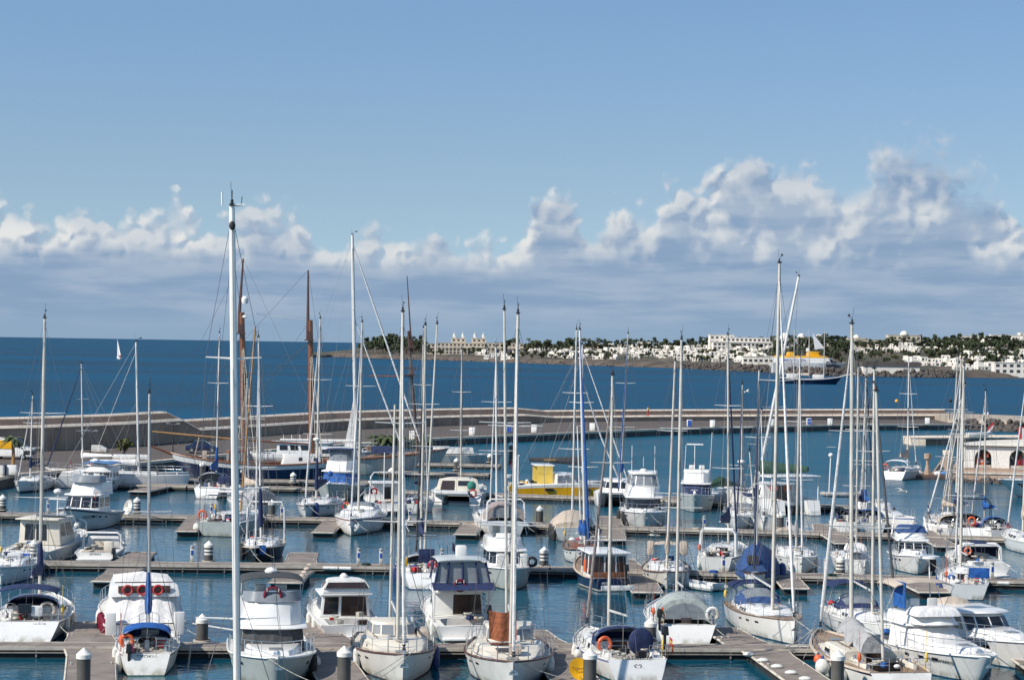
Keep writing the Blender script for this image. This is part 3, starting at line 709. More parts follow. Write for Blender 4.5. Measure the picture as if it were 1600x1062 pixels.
pontoon([(-60, 1002.2), (560, 1004.2), (1100, 1005.8), (1680, 1009.5)], 1.7, 'nearest main pontoon running across the bottom of the picture')
pontoon([(-60, 874.2), (560, 880.5), (860, 884.7), (1100, 891.2), (1250, 895), (1680, 905.5)], 1.9, 'second main pontoon from the bottom, behind the nearest fairway')
pontoon([(-60, 799.4), (300, 804.5), (500, 808), (690, 813), (1000, 822.2), (1280, 830), (1400, 833), (1680, 842)], 2.0, 'third main pontoon from the bottom, beneath the white sport cruiser')
pontoon([(178, 754), (300, 757), (480, 760.5), (640, 766), (870, 773.4), (1100, 781), (1300, 788.3), (1352, 791)], 2.2, 'fourth pontoon from the bottom, alongside the yellow catamaran')
pontoon([(265, 747), (420, 748.6), (590, 751)], 2.4, 'pontoon along the dark hull of the wooden schooner')
pontoon([(640, 722.5), (700, 723.6), (784, 725.4)], 2.6, 'short outer pontoon beyond the moored catamaran')
pontoon([(596, 735), (690, 737.2), (768, 739)], 2.4, 'short pontoon just in front of the outermost one')
FG = [(142, 1002, 141, 971, 'worn finger pontoon left of the maroon fenders', 2.0), (520, 1003, 482, 971, 'finger pontoon between the grey cruiser and the small white cruiser', 1.9), (852, 1004, 826, 984, 'finger pontoon beyond the cream ketch with the rust cloth', 1.8),
      (1170, 1006, 1122, 980, 'finger pontoon under the white sloop with navy sprayhood', 1.9), (143, 1011, 141, 1092, 'finger pontoon left of the little blue awning sloop', 2.0), (503, 1010, 556, 1090, 'finger pontoon between the grey cruiser and the cream ketch', 2.0),
      (862, 1011, 922, 1092, 'finger pontoon carrying the yellow satellite dish', 2.0), (1192, 1013, 1306, 1092, 'finger pontoon with white edge fenders at bottom right', 1.9), (1590, 1013, 1660, 1060, 'finger pontoon at the bottom right corner', 1.8),
      (206, 876, 221, 862, 'far half of the finger beside the small open boat', 1.9), (198, 887, 169, 907, 'near half of the finger beside the small open boat', 1.9), (468, 880, 475, 863, 'far half of the finger right of the black yacht', 1.9), (462, 891, 446, 909, 'near half of the finger right of the black yacht', 1.9),
      (985, 887, 970, 873, 'far half of the finger right of the blue trawler', 1.7), (998, 898, 1012, 924, 'near half of the finger right of the blue trawler', 1.7), (1222, 894, 1244, 918, 'finger pontoon right of the blue tented boat', 1.5), (1412, 900, 1462, 924, 'finger pontoon below the white cruiser with dark windscreen', 2.0),
      (310, 806, 291, 829, 'finger pontoon left of the grey yacht with flags', 1.5), (525, 810, 504, 831, 'finger pontoon left of the plumb bowed white yacht', 1.6), (742, 814, 727, 834, 'small finger pontoon in the third row centre', 1.6), (86, 803, 70, 824, 'finger pontoon under the bow of the white flybridge cruiser', 1.5),
      (955, 822, 951, 806, 'finger pontoon left of the white flybridge boat', 1.8), (956, 826, 958, 842, 'finger pontoon behind the blue mast sloop', 1.8), (1290, 830, 1286, 818, 'far finger at the bend of the third row', 1.6), (1296, 832, 1322, 848, 'near finger at the bend of the third row', 1.6), (1450, 836, 1440, 826, 'far finger left of the grouped white yachts', 1.6), (1452, 838, 1482, 853, 'near finger left of the grouped white yachts', 1.7),
      (262, 757, 216, 767, 'finger pontoon right of the white day catamaran', 1.8), (1052, 781, 1046, 775, 'finger pontoon beside the blue screened fishing cruiser', 1.8), (610, 767, 600, 779, 'finger pontoon right of the sport fisher', 1.7)]
for (a, b, c, d, l, w) in FG: finger(a, b, c, d, l, w, flare=.16)
PL = [(130, 1011, 1088, 'grey pile with white cap on the finger at bottom left', 0), (537, 1008, 1084, 'grey pile with white cap between the grey cruiser and the cream ketch', 0), (921, 1012, 1086, 'grey pile with white cap right of the yellow dish', 0), (1308, 1014, 1088, 'grey pile with white cap at bottom right', 0),
      (315.5, 958, 1014, 'grey pile with white cap left of the grey cruiser', 0), (1016, 964, 1016, 'grey pile with white cap left of the tented yacht', 0), (326, 844, 886, 'banded pile on the second pontoon beside the tall mast', 1), (53, 842, 883, 'banded pile on the second pontoon at far left', 1), (850, 853, 893, 'banded pile on the second pontoon left of the blue trawler', 1),
      (1313, 867, 905, 'banded pile on the second pontoon at right', 1), (214, 776, 808, 'banded pile on the third pontoon right of the flybridge cruiser', 1), (4, 772, 804, 'banded pile on the third pontoon at the left edge', 1), (424.5, 780, 812, 'pile on the third pontoon right of the tall mast', 0), (843, 789, 824, 'pile on the third pontoon right of the beige tent', 0),
      (1219, 799, 832, 'pile on the third pontoon below the large white catamaran', 0), (1550, 808, 842, 'pile on the third pontoon at the far right', 0), (180, 741, 757, 'dark banded pile on the fourth pontoon at left', 1), (316, 721, 752, 'pale pile in front of the schooner stem', 0), (458, 737, 760, 'banded pile near the schooner stern', 1), (462, 726, 751, 'pale pile at the schooner stern', 0),
      (611, 730, 768, 'pile beside the white boat with the stern arch', 0), (713, 715, 740, 'pile behind the moored catamaran', 0), (765, 708, 727, 'pile at the end of the short outer pontoon', 0), (798, 690, 724, 'lone grey pile beyond the short outer pontoon', 0)]
for (a, b, c, l, k) in PL: pile(a, b, c, l, bool(k))
# ---------------------------------------------------------------- boats
GRID = math.radians(4.5)          # the berths are turned a little from the camera axis
def lerp(a, b, t): return a + (b - a) * t
class Boat:
    """hull frame: +Y bow, X starboard, z = 0 at the waterline"""
    def __init__(s, name, label, short, cat, px, py, end, hd, L, B, fb=(1.2, 1.0, 1.0), sw=.72, tm=.55, rb=.9, rs=.3, kb=.75, kind='sail'):
        s.short, s.L, s.B, s.fb, s.sw, s.tm, s.rb, s.rs, s.kb, s.kind = short, L, B, fb, sw, tm, rb, rs, kb, kind
        th = GRID + math.radians(hd) + (math.pi if end == 'bow' else 0)
        p = at(px, py, 0.0); d = Vector((-math.sin(th), math.cos(th), 0))
        if end == 'bow': o = p - d * (L / 2 - rb * .75)
        elif end == 'stern': o = p + d * (L / 2 - rs * .75)
        else: o = p
        s.th = th; s.o = o; s.e = empty(name, o, th, label, cat); s.px_m = F_PX / max(o.y, 1)
        s.mw = Matrix.Translation(o) @ Matrix.Rotation(th, 4, 'Z')
    def f(s, t):
        if t < s.tm: return s.B / 2 * max(.012, math.sin(math.pi / 2 * (t / s.tm)) ** (.82 if s.kind == 'sail' else .62))
        u = (t - s.tm) / (1 - s.tm); return s.B / 2 * (1 - (1 - s.sw) * u * u)
    def zs(s, t):
        a, b, c = s.fb; return a * (1 - t) * (1 - 2 * t) + 4 * b * t * (1 - t) + c * t * (2 * t - 1)
    def pt(s, t, z):
        """a point of the hull side, starboard"""
        H = s.zs(t); zf = max(0.0, min(1.0, (z + .4) / (H + .4)))
        y = s.L / 2 - s.L * t - s.rb * (1 - t) ** 3 * (1 - zf) + s.rs * max(0, t * 1.25 - .25) ** 3 * (1 - zf)
        k = lerp(s.kb, .22, min(t / .5, 1)) if t < .5 else lerp(.22, .42, (t - .5) * 2)
        w = s.f(t) * ((1 - k) + k * zf ** (.75 if s.kind == 'sail' else 1.0))
        return Vector((w, y, z))
    def yt(s, t): return s.L / 2 - s.L * t
    def tt(s, y): return (s.L / 2 - y) / s.L
    def hull(s, top, bottom='antifoul_blue', boot=None, cove=None, topband=None, n=26):
        g = MB(); ts = [0, .008, .02, .04, .07] + [.1 + .9 * k / (n - 6) for k in range(n - 5)]
        qs = [.28, .52, .74, .86, .93, 1.0]; rings = []
        for t in ts:
            H = s.zs(t); zl = [-.4, .05, .14] + [lerp(.14, H, q) for q in qs]
            R = [s.pt(t, z) for z in zl]
            rings.append([Vector((-p.x, p.y, p.z)) for p in reversed(R)] + R)
        ml = [top, bottom, boot or top, cove or top, topband or top]; K = 9
        idx = lambda k: 1 if k == 0 else 2 if k == 1 else 3 if (cove and k == 6) else 4 if (topband and k >= 5) else 0
        nn = 2 * K
        for r in rings: g.v += [tuple(p) for p in r]
        for i in range(len(rings) - 1):
            for k in range(nn - 1):
                kk = (k - K) if k >= K else (K - 2 - k)
                g.f.append((i * nn + k, (i + 1) * nn + k, (i + 1) * nn + k + 1, i * nn + k + 1)); g.m.append(1 if k == K - 1 else idx(kk))
        o = (len(rings) - 1) * nn
        for k in range(K - 1):
            a, b = o + k, o + nn - 1 - k; kk = K - 2 - k
            g.f.append((a, a + 1, b - 1, b)); g.m.append(idx(kk) if kk < 2 else 0)
        g.f.append(tuple(k for k in range(nn))) ; g.m.append(0)
        s.h = g.build('hull', [M[x] for x in ml], s.e, smooth=40); return s.h
    def deck(s, mt, c0=.68, c1=.97, depth=.45, cw=.62, floor='teak', camber=.06, n=16):
        ts = sorted(set([.0, .02, .05] + [k / n for k in range(1, n)] + [.999] + ([c0 - .002, c0, c1, c1 + .002] if c0 else [])))
        qs = [-1, -.8, -cw - .015, -cw, 0, cw, cw + .015, .8, 1]; g = MB(); R = []
        for t in ts:
            P = s.pt(t, s.zs(t)); w = P.x - .02; row = []
            for q in qs:
                z = P.z - .035 + camber * (1 - q * q) * min(1, t * 5)
                if c0 and c0 <= t <= c1 and abs(q) <= cw: z = P.z - depth
                row.append((w * q, P.y, z))
            R.append(row)
        nq = len(qs)
        for r in R: g.v += r
        for i in range(len(ts) - 1):
            for k in range(nq - 1):
                inn = c0 and ts[i] >= c0 and ts[i + 1] <= c1 and 3 <= k <= 4
                g.f.append((i * nq + k, i * nq + k + 1, (i + 1) * nq + k + 1, (i + 1) * nq + k)); g.m.append(1 if inn else 0)
        s.d = g.build('deck', [M[mt], M[floor]], s.e, smooth=30); return s.d
    def sheer(s, t0=0.0, t1=1.0, n=18, dz=0.0, inset=0.0, side=1):
        out = []
        for k in range(n + 1):
            t = lerp(t0, t1, k / n); p = s.pt(t, s.zs(t)); out.append(Vector((side * max(p.x - inset, 0), p.y, p.z + dz)))
        return out
    def rail_cap(s, mt, r=.035, name='toe_rail', dz=.01, t1=1.0):
        g = MB()
        L = s.sheer(0, t1, 22, dz, 0, -1); R = s.sheer(0, t1, 22, dz, 0, 1)
        g.tube(list(reversed(L)) + R[1:], r, 5); return g.build(name, M[mt], s.e)
    def lifelines(s, t0=.10, t1=.9, n=6, h=.6):
        g = MB()
        for sd in (-1, 1):
            P = s.sheer(t0, t1, n, 0, .05, sd)
            for p in P: g.tube([p, p + Vector((0, 0, h))], .013, 4)
            for hh in (h, h * .5): g.tube([p + Vector((0, 0, hh)) for p in P], .006, 3)
        return g.build('lifeline', M['steel'], s.e, smooth=0)
    def pulpit(s, t1=.10, h=.62, name='pulpit', r=.014):
        g = MB(); L = s.sheer(0, t1, 4, h, .03, -1); R = s.sheer(0, t1, 4, h, .03, 1)
        f = [p + Vector((0, .12, .06)) for p in (L[0],)]
        g.tube(list(reversed(L)) + f + R, r, 5)
        L2 = s.sheer(.015, t1, 3, h * .5, .03, -1); R2 = s.sheer(.015, t1, 3, h * .5, .03, 1); g.tube(list(reversed(L2)) + R2, r * .8, 4)
        for p in (L[4], R[4], L[1], R[1]): g.tube([p, p - Vector((0, 0, h))], r, 4)
        return g.build(name, M['steel'], s.e)
    def pushpit(s, t0=.9, h=.62, gap=True):
        for sd in (-1, 1):
            g = MB(); P = s.sheer(t0, 1, 3, h, .05, sd); e = P[-1]; inn = Vector((e.x * .42, e.y - .02, e.z))
            pts = P + [inn]
            if sd == 1 and not gap: pts = P + [Vector((-e.x, e.y, e.z))]
            g.tube(pts, .015, 5); g.tube([p - Vector((0, 0, h * .45)) for p in pts], .012, 4)
            for p in (P[0], e, inn): g.tube([p, p - Vector((0, 0, h))], .014, 4)
            g.build('pushpit', M['steel'], s.e)
    def bow_rail(s, t1=.6, n=8, h=.65, r=.016):
        g = MB(); L = s.sheer(0.0, t1, n, h, .06, -1); R = s.sheer(0.0, t1, n, h, .06, 1)
        L[0] += Vector((0, .1, 0)); R[0] += Vector((0, .1, 0))
        g.tube(list(reversed(L)) + R, r, 5)
        for P in (L, R):
            for p in P[1:]: g.tube([p, p - Vector((0, -.08, h))], r * .8, 4)
            g.tube([p - Vector((0, 0, h * .48)) for p in P[1:]], .006, 3)
        return g.build('bow_rail', M['steel'], s.e)
    # ---- things that hang on the boat stay objects of their own
    def hang(s, name, label, cat, local, build, mt, group=None, rz=0.0):
        p = s.mw @ Vector(local); g = MB(); build(g); o = g.build(name, mt)
        o.location = p; o.rotation_euler = (0, 0, s.th + rz); return tag(o, label, cat, group)
    def fenders(s, lst, mt='fender', colour='white', size=1.0, drop=.15):
        for (sd, t) in lst:
            P = s.pt(t, max(.25, s.zs(t) * .55)); r = .13 * size; l = .34 * size
            zc = max(.32, s.zs(t) * .55 - drop * .3); loc = (sd * (s.pt(t, zc).x + r * .95), P.y, zc); top = s.zs(t) - zc + .05
            def bld(g):
                g.lathe([(.02, -l - .12), (r * .7, -l - .05), (r, -l * .7), (r, l * .7), (r * .7, l + .05), (.03, l + .13)], n=10)
                g.tube([(0, 0, l + .1), (-sd * .1, 0, max(top, l + .15))], .012, 4, 1)
            s.hang('fender', f'{colour} fender hanging beside {s.short}', 'fender', loc, bld, [M[mt], M['rope']], f'{colour} fenders of {s.short}')
    def ball(s, sd, t, mt='fender', colour='white', r=.24, z=.5, dx=0.0):
        P = s.pt(t, z)
        def bld(g): g.ell((0, 0, 0), (r, r, r * 1.15), 12, 8); g.lathe([(r * .35, r * 1.0), (.05, r * 1.5)], n=8, mi=1); g.tube([(0, 0, r * 1.4), (-sd * .15, 0, max(.3, s.zs(t) - z + .4))], .014, 4, 1)
        s.hang('ball_fender', f'{colour} ball fender beside {s.short}', 'fender', (sd * (P.x + r + dx), P.y, z), bld, [M[mt], M['bluefender']], f'{colour} ball fenders of {s.short}')
    def buoy(s, local, label, mt='orange', horseshoe=True, R=.27, rz=0.0):
        x, y, z = local; H = s.zs(s.tt(max(-s.L / 2, min(s.L / 2, y))))
        if z < 2.6 and s.kind == 'sail': local = (x, max(y, -s.L / 2 - .05), H + .5)
        def bld(g):
            if horseshoe:
                g.tube([(R * math.sin(a) * .9, 0, R * math.cos(a)) for a in [math.radians(x) for x in range(-145, 146, 24)]], .085, 7)
            else:
                g.torus((0, 0, 0), R, .075, 'y', 20, 7)
                for k in range(4): a = math.pi / 4 + k * math.pi / 2; g.torus((R * math.cos(a), 0, R * math.sin(a)), .085, .018, 'z' if False else 'x', 8, 4, 1)
        s.hang('lifebuoy', label, 'lifebuoy', local, bld, [M[mt], M['fender']], None, rz)
    def text(s, body, size, loc, rot, mt='letter', name='name_lettering'):
        cu = bpy.data.curves.new('t', 'FONT'); cu.body = body; cu.size = size; cu.align_x = 'CENTER'; cu.align_y = 'CENTER'; cu.extrude = .004; cu.resolution_u = 2
        t = bpy.data.objects.new('t', cu); C.objects.link(t); bpy.context.view_layer.update()
        me = bpy.data.meshes.new_from_object(t.evaluated_get(bpy.context.evaluated_depsgraph_get())); bpy.data.objects.remove(t)
        me.materials.clear(); me.materials.append(M[mt]); o = bpy.data.objects.new(name, me); C.objects.link(o); o.parent = s.e; o.location = loc; o.rotation_euler = rot; return o
    def transom_text(s, body, size, z, mt='letter', x=0.0):
        H = s.zs(1); a = s.pt(1, z); tilt = math.atan2(-s.rs, H + .4)
        return s.text(body, size, (x, a.y - .012, z), (math.pi / 2 + tilt, 0, 0), mt)
    def hull_text(s, body, size, t, z, side=1, mt='letter', off=.02):
        a = s.pt(t, z); d1 = s.pt(t - .02, z) - s.pt(t + .02, z); up = s.pt(t, z + .15) - s.pt(t, z - .15)
        if side < 0: a.x, d1.x, up.x = -a.x, -d1.x, -up.x
        X = (d1 if side > 0 else -d1).normalized(); N = X.cross(up).normalized(); Y = N.cross(X)
        o = s.text(body, size, (0, 0, 0), (0, 0, 0), mt); o.matrix_local = Matrix.Translation(a + N * off) @ Matrix((X, Y, N)).transposed().to_4x4(); return o
    # ---- coachroof
    def cabin(s, t0, t1, h, mt='white', inset=.34, wmax=9, win=None, glass='glass', front=.45, hf=.12, name='cabin', tum=.10, z_add=0.0):
        n = 12; R = []; s.cab = (t0, t1, h)
        def half(t): return max(.12, min(s.f(t) - inset, wmax))
        def hh(u): a = min(u / front, 1); return lerp(hf, 1, a * a * (3 - 2 * a)) * h
        def prof(u):
            t = lerp(t0, t1, u); w = half(t); H = hh(u); z = s.zs(t) - .03 + z_add; y = s.yt(t)
            return w, H, z, y
        for k in range(n + 1):
            w, H, z, y = prof(k / n); tu = tum * min(1, H / .3)
            pr = [(w, 0), (w - tu, H * .78), (w - tu - .12, H * .97), (0, H * 1.06)]
            R.append([(-x, y, z + q) for x, q in pr] + [(x, y, z + q) for x, q in reversed(pr[:-1])])
        g = MB(); g.loft(R, cap0=True, cap1=True); c = g.build(name, M[mt], s.e, smooth=32)
        for (u0, u1, v0, v1) in (win or []):
            for sd in (-1, 1):
                q = []
                for (u, v) in ((u0, v0), (u1, v0), (u1, v1), (u0, v1)):
                    w, H, z, y = prof(u); tu = tum * min(1, H / .3); q.append((sd * (w - tu * v), y, z + H * .78 * v))
                if sd == 1: q = [q[1], q[0], q[3], q[2]]
                if sd == -1: q = [q[0], q[1], q[2], q[3]]
                P = [Vector(x) for x in q]; nr = (P[1] - P[0]).cross(P[3] - P[0])
                if nr.x * sd < 0: q = [q[1], q[0], q[3], q[2]]
                MB().panel(q, .014).build('window', M[glass], c, smooth=0)
        s.ctop = lambda t: (lambda u: s.zs(t) + z_add - .03 + hh(u) * 1.05)(max(0, min(1, (t - t0) / (t1 - t0))))
        return c
    def hatch(s, t, w=.5, l=.5, mt='greyglass', dz=None):
        z = (s.ctop(t) if hasattr(s, 'cab') and s.cab[0] < t < s.cab[1] else s.zs(t) + .03) + .03
        g = MB(); g.box(0, s.yt(t), z, w, l, .06); return g.build('hatch', M[mt], s.e, smooth=0, bevel=.015)
    def hood(s, y0, y1, w, h, mt, z, name='sprayhood', clear=True, peak=.55, aft=.9, n=6, closed=False):
        """canvas hood; y0 front foot, y1 open back edge"""
        R = []; mis = []
        for k in range(n + 1):
            u = k / n; H = h * math.sin(min(u / peak, 1) * math.pi / 2) ** .8 * (1 if u < peak else lerp(1, aft, (u - peak) / (1 - peak))) + .02
            ww = w * lerp(.86, 1, min(u * 2, 1)); R.append([(ww * math.cos(a) * (1 if abs(math.cos(a)) < .9 else 1), lerp(y0, y1, u), z + H * max(0, math.sin(a)) ** .62) for a in [math.pi * j / 10 for j in range(11)]])
        g = MB(); g.loft(R, closed=False, cap0=False, cap1=False)
        if closed:
            E = R[-1]; m0 = [(x * .72, y - .02, z + (q - z) * .62 + .25) for x, y, q in E]; b0 = [(x * .9, y - .12, z - .15) for x, y, q in E]
            o_ = len(g.v); g.v += [tuple(p) for p in E] + m0; k_ = len(E)
            for j in range(k_ - 1): g.f.append((o_ + j, o_ + j + 1, o_ + k_ + j + 1, o_ + k_ + j)); g.m.append(0)
            g.f.append(tuple(o_ + k_ + j for j in range(k_))); g.m.append(1)
        if clear:
            q = 0
            for i in range(n):
                for k in range(10):
                    if clear is True and i < n * peak - 1e-6 and i >= 1 and k in (2, 3, 6, 7): g.m[q] = 1
                    if clear is True and i < n * peak and i >= 1 and k in (4, 5): g.m[q] = 1
                    if clear is True and i in (n - 2,) and k in (1, 8): g.m[q] = 1
                    q += 1
        return g.build(name, [M[mt], M['greyglass']], s.e, smooth=50)
    def bimini(s, y0, y1, w, z, mt, sag=.16, legs=True, name='bimini', foot=None, drop=.0):
        R = []
        for k in range(5):
            u = k / 4; zz = z + .08 * math.sin(math.pi * u) - drop * (1 - u)
            R.append([(w * math.sin(a), lerp(y0, y1, u), zz - sag * (1 - math.cos(a)) * 1.9) for a in [math.radians(x) for x in (-90, -66, -40, -14, 14, 40, 66, 90)]])
        R2 = [[(x, y, q - .03) for x, y, q in r] for r in R]
        g = MB(); g.loft(R, closed=False, cap0=False, cap1=False); g.loft(R2, closed=False, cap0=False, cap1=False)
        for A, B2 in ((R[0], R2[0]), (R[-1], R2[-1])): g.loft([A, B2], closed=False, cap0=False, cap1=False)
        o = g.build(name, M[mt], s.e, smooth=50)
        if legs:
            f = foot if foot is not None else z - 1.5; q = MB(); ym = (y0 + y1) / 2; ze = z - sag * 1.9
            for sd in (-1, 1):
                for yy in (y0 + .05, y1 - .05): q.tube([(sd * w, yy, ze), (sd * w * .98, ym, f)], .014, 5)
            q.build(name + '_frame', M['steel'], s.e)
        return o
    # ---- rig
    def mast(s, t, top=None, h=None, r=.075, mt='alu', spr=2, z0=None, stays=True, genoa=None, genoa_foot=None, name='mast', head=True, wide=None, gr=.075, lean=None, base_z=None, fore=True, taper=.72):
        y = s.yt(t); zb = z0 if z0 is not None else (s.ctop(t) if hasattr(s, 'cab') and s.cab[0] < t < s.cab[1] else s.zs(t))
        base = Vector((0, y, zb)); wb = s.mw @ base
        if top:
            tp = at_y(top[0], top[1], wb.y); tip = s.mw.inverted() @ tp
        else: tip = base + Vector((0, -.01 * h, h))
        H = (tip - base).length; ax = (tip - base).normalized(); g = MB()
        k = 9; g.tube([base + ax * (H * q) for q in (0, .02, .3, .6, .86, 1)], [r * .95, r, r, r * .97, r * .88, r * taper], k); m0 = g.build(name, M[mt], s.e)
        w = wide or s.B * .36; tips = []
        if spr:
            for i in range(spr):
                sp = MB()
                fz = (.5,) if spr == 1 else (.36, .66) if spr == 2 else (.27, .5, .73)
                a = base + ax * (H * fz[i]); ww = w * (1 - .16 * i); row = []
                for sd in (-1, 1): row.append(a + Vector((sd * ww, -.12, .04)))
                sp.tube([row[0], a, row[1]], [.02, .038, .02], 5)
                tips.append(row); sp.build('spreader', M['mastwhite' if mt == 'mastwhite' else 'alu'], m0)
        if stays:
            st = MB(); wr = max(.0095, min(.018, .0062 * 36 / s.px_m)); hd = base + ax * (H * (.985 if not genoa else .97))
            for sd, j in ((-1, 0), (1, 1)):
                ch = s.pt(min(.98, t + .015), s.zs(t)); c0 = Vector((sd * (ch.x - .05), y - .12, ch.z)); pts = [c0] + [row[j] for row in tips] + [hd]
                st.tube(pts, wr, 3)
                if tips:
                    st.tube([c0 + Vector((0, .35, 0)), base + ax * (H * (.34 if spr > 1 else .48))], wr, 3); st.tube([c0 + Vector((0, -.3, 0)), base + ax * (H * (.34 if spr > 1 else .48))], wr, 3)
            bs = s.pt(1, s.zs(1)); st.tube([base + ax * (H * .995), Vector((0, bs.y + .05, bs.z + .05))], wr, 3)
            if fore: st.tube([base + ax * (H * .97), s.pt(0, s.zs(0)) + Vector((0, .02, .02))], wr, 3)
            st.tube([base + ax * (H * .99) + Vector((.06, 0, 0)), base + Vector((.09, -.05, .4))], wr * .8, 3); st.tube([base + ax * (H * .99) + Vector((-.06, .03, 0)), base + Vector((-.1, .06, .3))], wr * .8, 3)
            ht = base + ax * (H * .93)
            for sd in (-1, 1):
                st.tube([ht, s.pt(.80, s.zs(.80)) * 1.0 if sd > 0 else Vector((-s.pt(.80, s.zs(.80)).x, s.pt(.80, s.zs(.80)).y, s.zs(.80)))], wr * .7, 3)
                st.tube([base + ax * (H * .55), Vector((sd * .12, y - s.L * .16, zb + 1.2))], wr * .6, 3); st.tube([base + ax * (H * .55), Vector((sd * .12, y - s.L * .26, zb + 1.2))], wr * .6, 3)
            st.tube([base + ax * (H * .80), Vector((.16, y + .9, zb + .1))], wr * .7, 3)
            st.build('rigging', M['wire'], s.e, smooth=0)
        if genoa:
            ft = Vector(genoa_foot) if genoa_foot else s.pt(0.012, s.zs(0)) * 1.0 + Vector((0, -.1, .35)); ft.x = 0 if not genoa_foot else ft.x; hd = base + ax * (H * .96)
            q = MB(); q.tube([ft + (hd - ft) * a for a in (0, .03, .1, .4, .8, .93, 1)], [.05, .07, gr, gr * .95, gr * .62, gr * .3, .02], 8); q.build('furled_sail', M[genoa], s.e)
            q = MB(); q.lathe([(.09, -.05), (.09, 0), (.05, .02), (.05, .12), (.09, .14), (.09, .18)], tuple(ft - Vector((0, 0, .12))), 10); q.build('furling_drum', M['dark'], s.e)
        if head:
            q = MB(); tp = tip; q.box(tp.x, tp.y, tp.z + .04, .16, .3, .07); q.tube([tp, tp + Vector((.05, -.12, .75))], .008, 3); q.tube([tp, tp + Vector((0, .1, .3)), tp + Vector((0, .45, .34))], .012, 4)
            q.box(tp.x, tp.y + .45, tp.z + .40, .03, .26, .1); q.lathe([(.04, .02), (.05, .12), (.02, .16)], (tp.x, tp.y - .05, tp.z + .06), 6)
            q.build('masthead_gear', M['dark'], m0, smooth=0)
        s.m = (base, ax, H); return m0
    def boom(s, L, z=1.1, mt='alu', cover=None, swing=0.0, h=.42, wrap=.9, base=None, rise=.05, covl=1.0, r=.06, bag=.15, raw=None):
        b, ax, H = base or s.m; a = b + ax * z + Vector((0, -.1, 0)); d = Vector((math.sin(swing), -math.cos(swing), rise)); e = a + d * L
        g = MB(); g.tube([a, e], [r, r * .9], 8); bo = g.build('boom', M[mt], s.e)
        if cover:
            R = []; n = 9
            for k in range(n + 1):
                u = k / n; c = a + d * (L * u * covl) + Vector((0, 0, .02)); hh = lerp(h, h * .42, u ** .8); wv = bag * (1 - .45 * u) * (1 + .12 * math.sin(k * 2.1)); sx = Vector((math.cos(swing), math.sin(swing), 0))
                R.append([c + sx * (wv * x) + Vector((0, 0, hh * q)) for x, q in ((0, -.30), (1, -.05), (1.0, .35), (.55, .8), (0, 1.0), (-.55, .8), (-1.0, .35), (-1, -.05))])
            q = MB(); q.loft(R)
            if wrap: q.tube([a + Vector((0, .1, -.15)), a + Vector((0, .11, .25)), a + ax * (wrap * .6) + Vector((0, .1, 0)), a + ax * wrap + Vector((0, .1, 0))], [r * 2.2, r * 3.0, r * 2.3, r * 1.4], 8)
            q.build('sail_cover', M[cover], s.e, smooth=60)
        q = MB(); wr = .009
        q.tube([e + Vector((0, 0, .03)), b + ax * (H * .98)], wr * .7, 3); q.tube([a + d * (L * .8), Vector((0, (a + d * (L * .8)).y, s.zs(.8)))], wr, 3); q.build('sheet', M['rope'], bo, smooth=0)
        return bo
    def wheel(s, x, y, z, r=.42):
        g = MB(); g.torus((x, y, z), r, .016, 'y', 20, 4)
        for k in range(5): a = k * 2 * math.pi / 5; g.tube([(x, y, z), (x + r * math.cos(a), y, z + r * math.sin(a))], .008, 3)
        g.build('steering_wheel', M['steel'], s.e); q = MB(); q.box(x, y + .16, z - .3, .24, .22, .8, 0, 0, .8, .8); q.build('wheel_pedestal', M['white'], s.e, bevel=.03)
    def radar(s, z, y=.22, r=.3):
        b, ax, H = s.m; p = b + ax * z + Vector((0, y + r * .6, 0)); g = MB(); g.lathe([(r * .7, -.02), (r, .04), (r, .15), (r * .75, .22), (.05, .25)], tuple(p), 14); g.tube([b + ax * z, p], .03, 4); g.build('radar_dome', M['white'], s.e)
    def arch(s, t, h, mt='steel', r=.022, w=.98, solid=False, bar=True):
        p = s.pt(t, s.zs(t)); x = p.x * w; y = p.y; z = p.z; g = MB()
        if solid:
            for dy in (0,):
                g.loft([[(sx * (x - q), y + d, z + zz) for (d) in (0, .35)] + [(sx * (x - q - .1), y + d, z + zz) for d in (.35, 0)] for sx, q, zz in ((-1, 0, 0), (-1, .08, h * .8), (-1, .3, h), (1, .3, h), (1, .08, h * .8), (1, 0, 0))])
            return g.build('arch', M[mt], s.e, smooth=40)
        for dy in (0, .5): g.tube([(-x, y + dy, z), (-x * .96, y + dy * .8, z + h * .85), (-x * .8, y + dy * .7, z + h), (x * .8, y + dy * .7, z + h), (x * .96, y + dy * .8, z + h * .85), (x, y + dy, z)], r, 5)
        for u in (-.7, -.3, .3, .7): g.tube([(x * u, y, z + h), (x * u, y + .35, z + h)], r * .7, 4)
        return g.build('stern_arch', M[mt], s.e)
    def solar(s, x, y, z, w=1.2, l=.6, tilt=0.1):
        g = MB(); g.box(x, y, z, w, l, .04); o = g.build('solar_panel', M['glass'], s.e, smooth=0); return o
    def flag(s, local, mts, h=1.1, w=.6, fl=.4, name='flag_staff', vert=True, lean=(0, -.35)):
        p = Vector(local)
        if p.z < 2.6: p.z = s.zs(s.tt(max(-s.L / 2, min(s.L / 2, p.y)))); p.y = max(p.y, -s.L / 2 + .05)
        tp = p + Vector((lean[0], lean[1], h)); g = MB(); g.tube([p, tp], .012, 5); st = g.build(name, M['wood'], s.e); q = MB(); n = len(mts)
        for i in range(n):
            a0, a1 = i / n, (i + 1) / n; st0 = []
            for a in (a0, a1):
                st0.append([tp + Vector((w * u * .35 + .05 * math.sin(u * 6), -.04 - .04 * math.sin(u * 5), -fl * a - w * u * .75)) for u in (0, .25, .5, .75, 1)])
            q.loft(st0, i, closed=False, cap0=False, cap1=False)
        q.build('flag', [M[x] for x in mts], st, smooth=60)
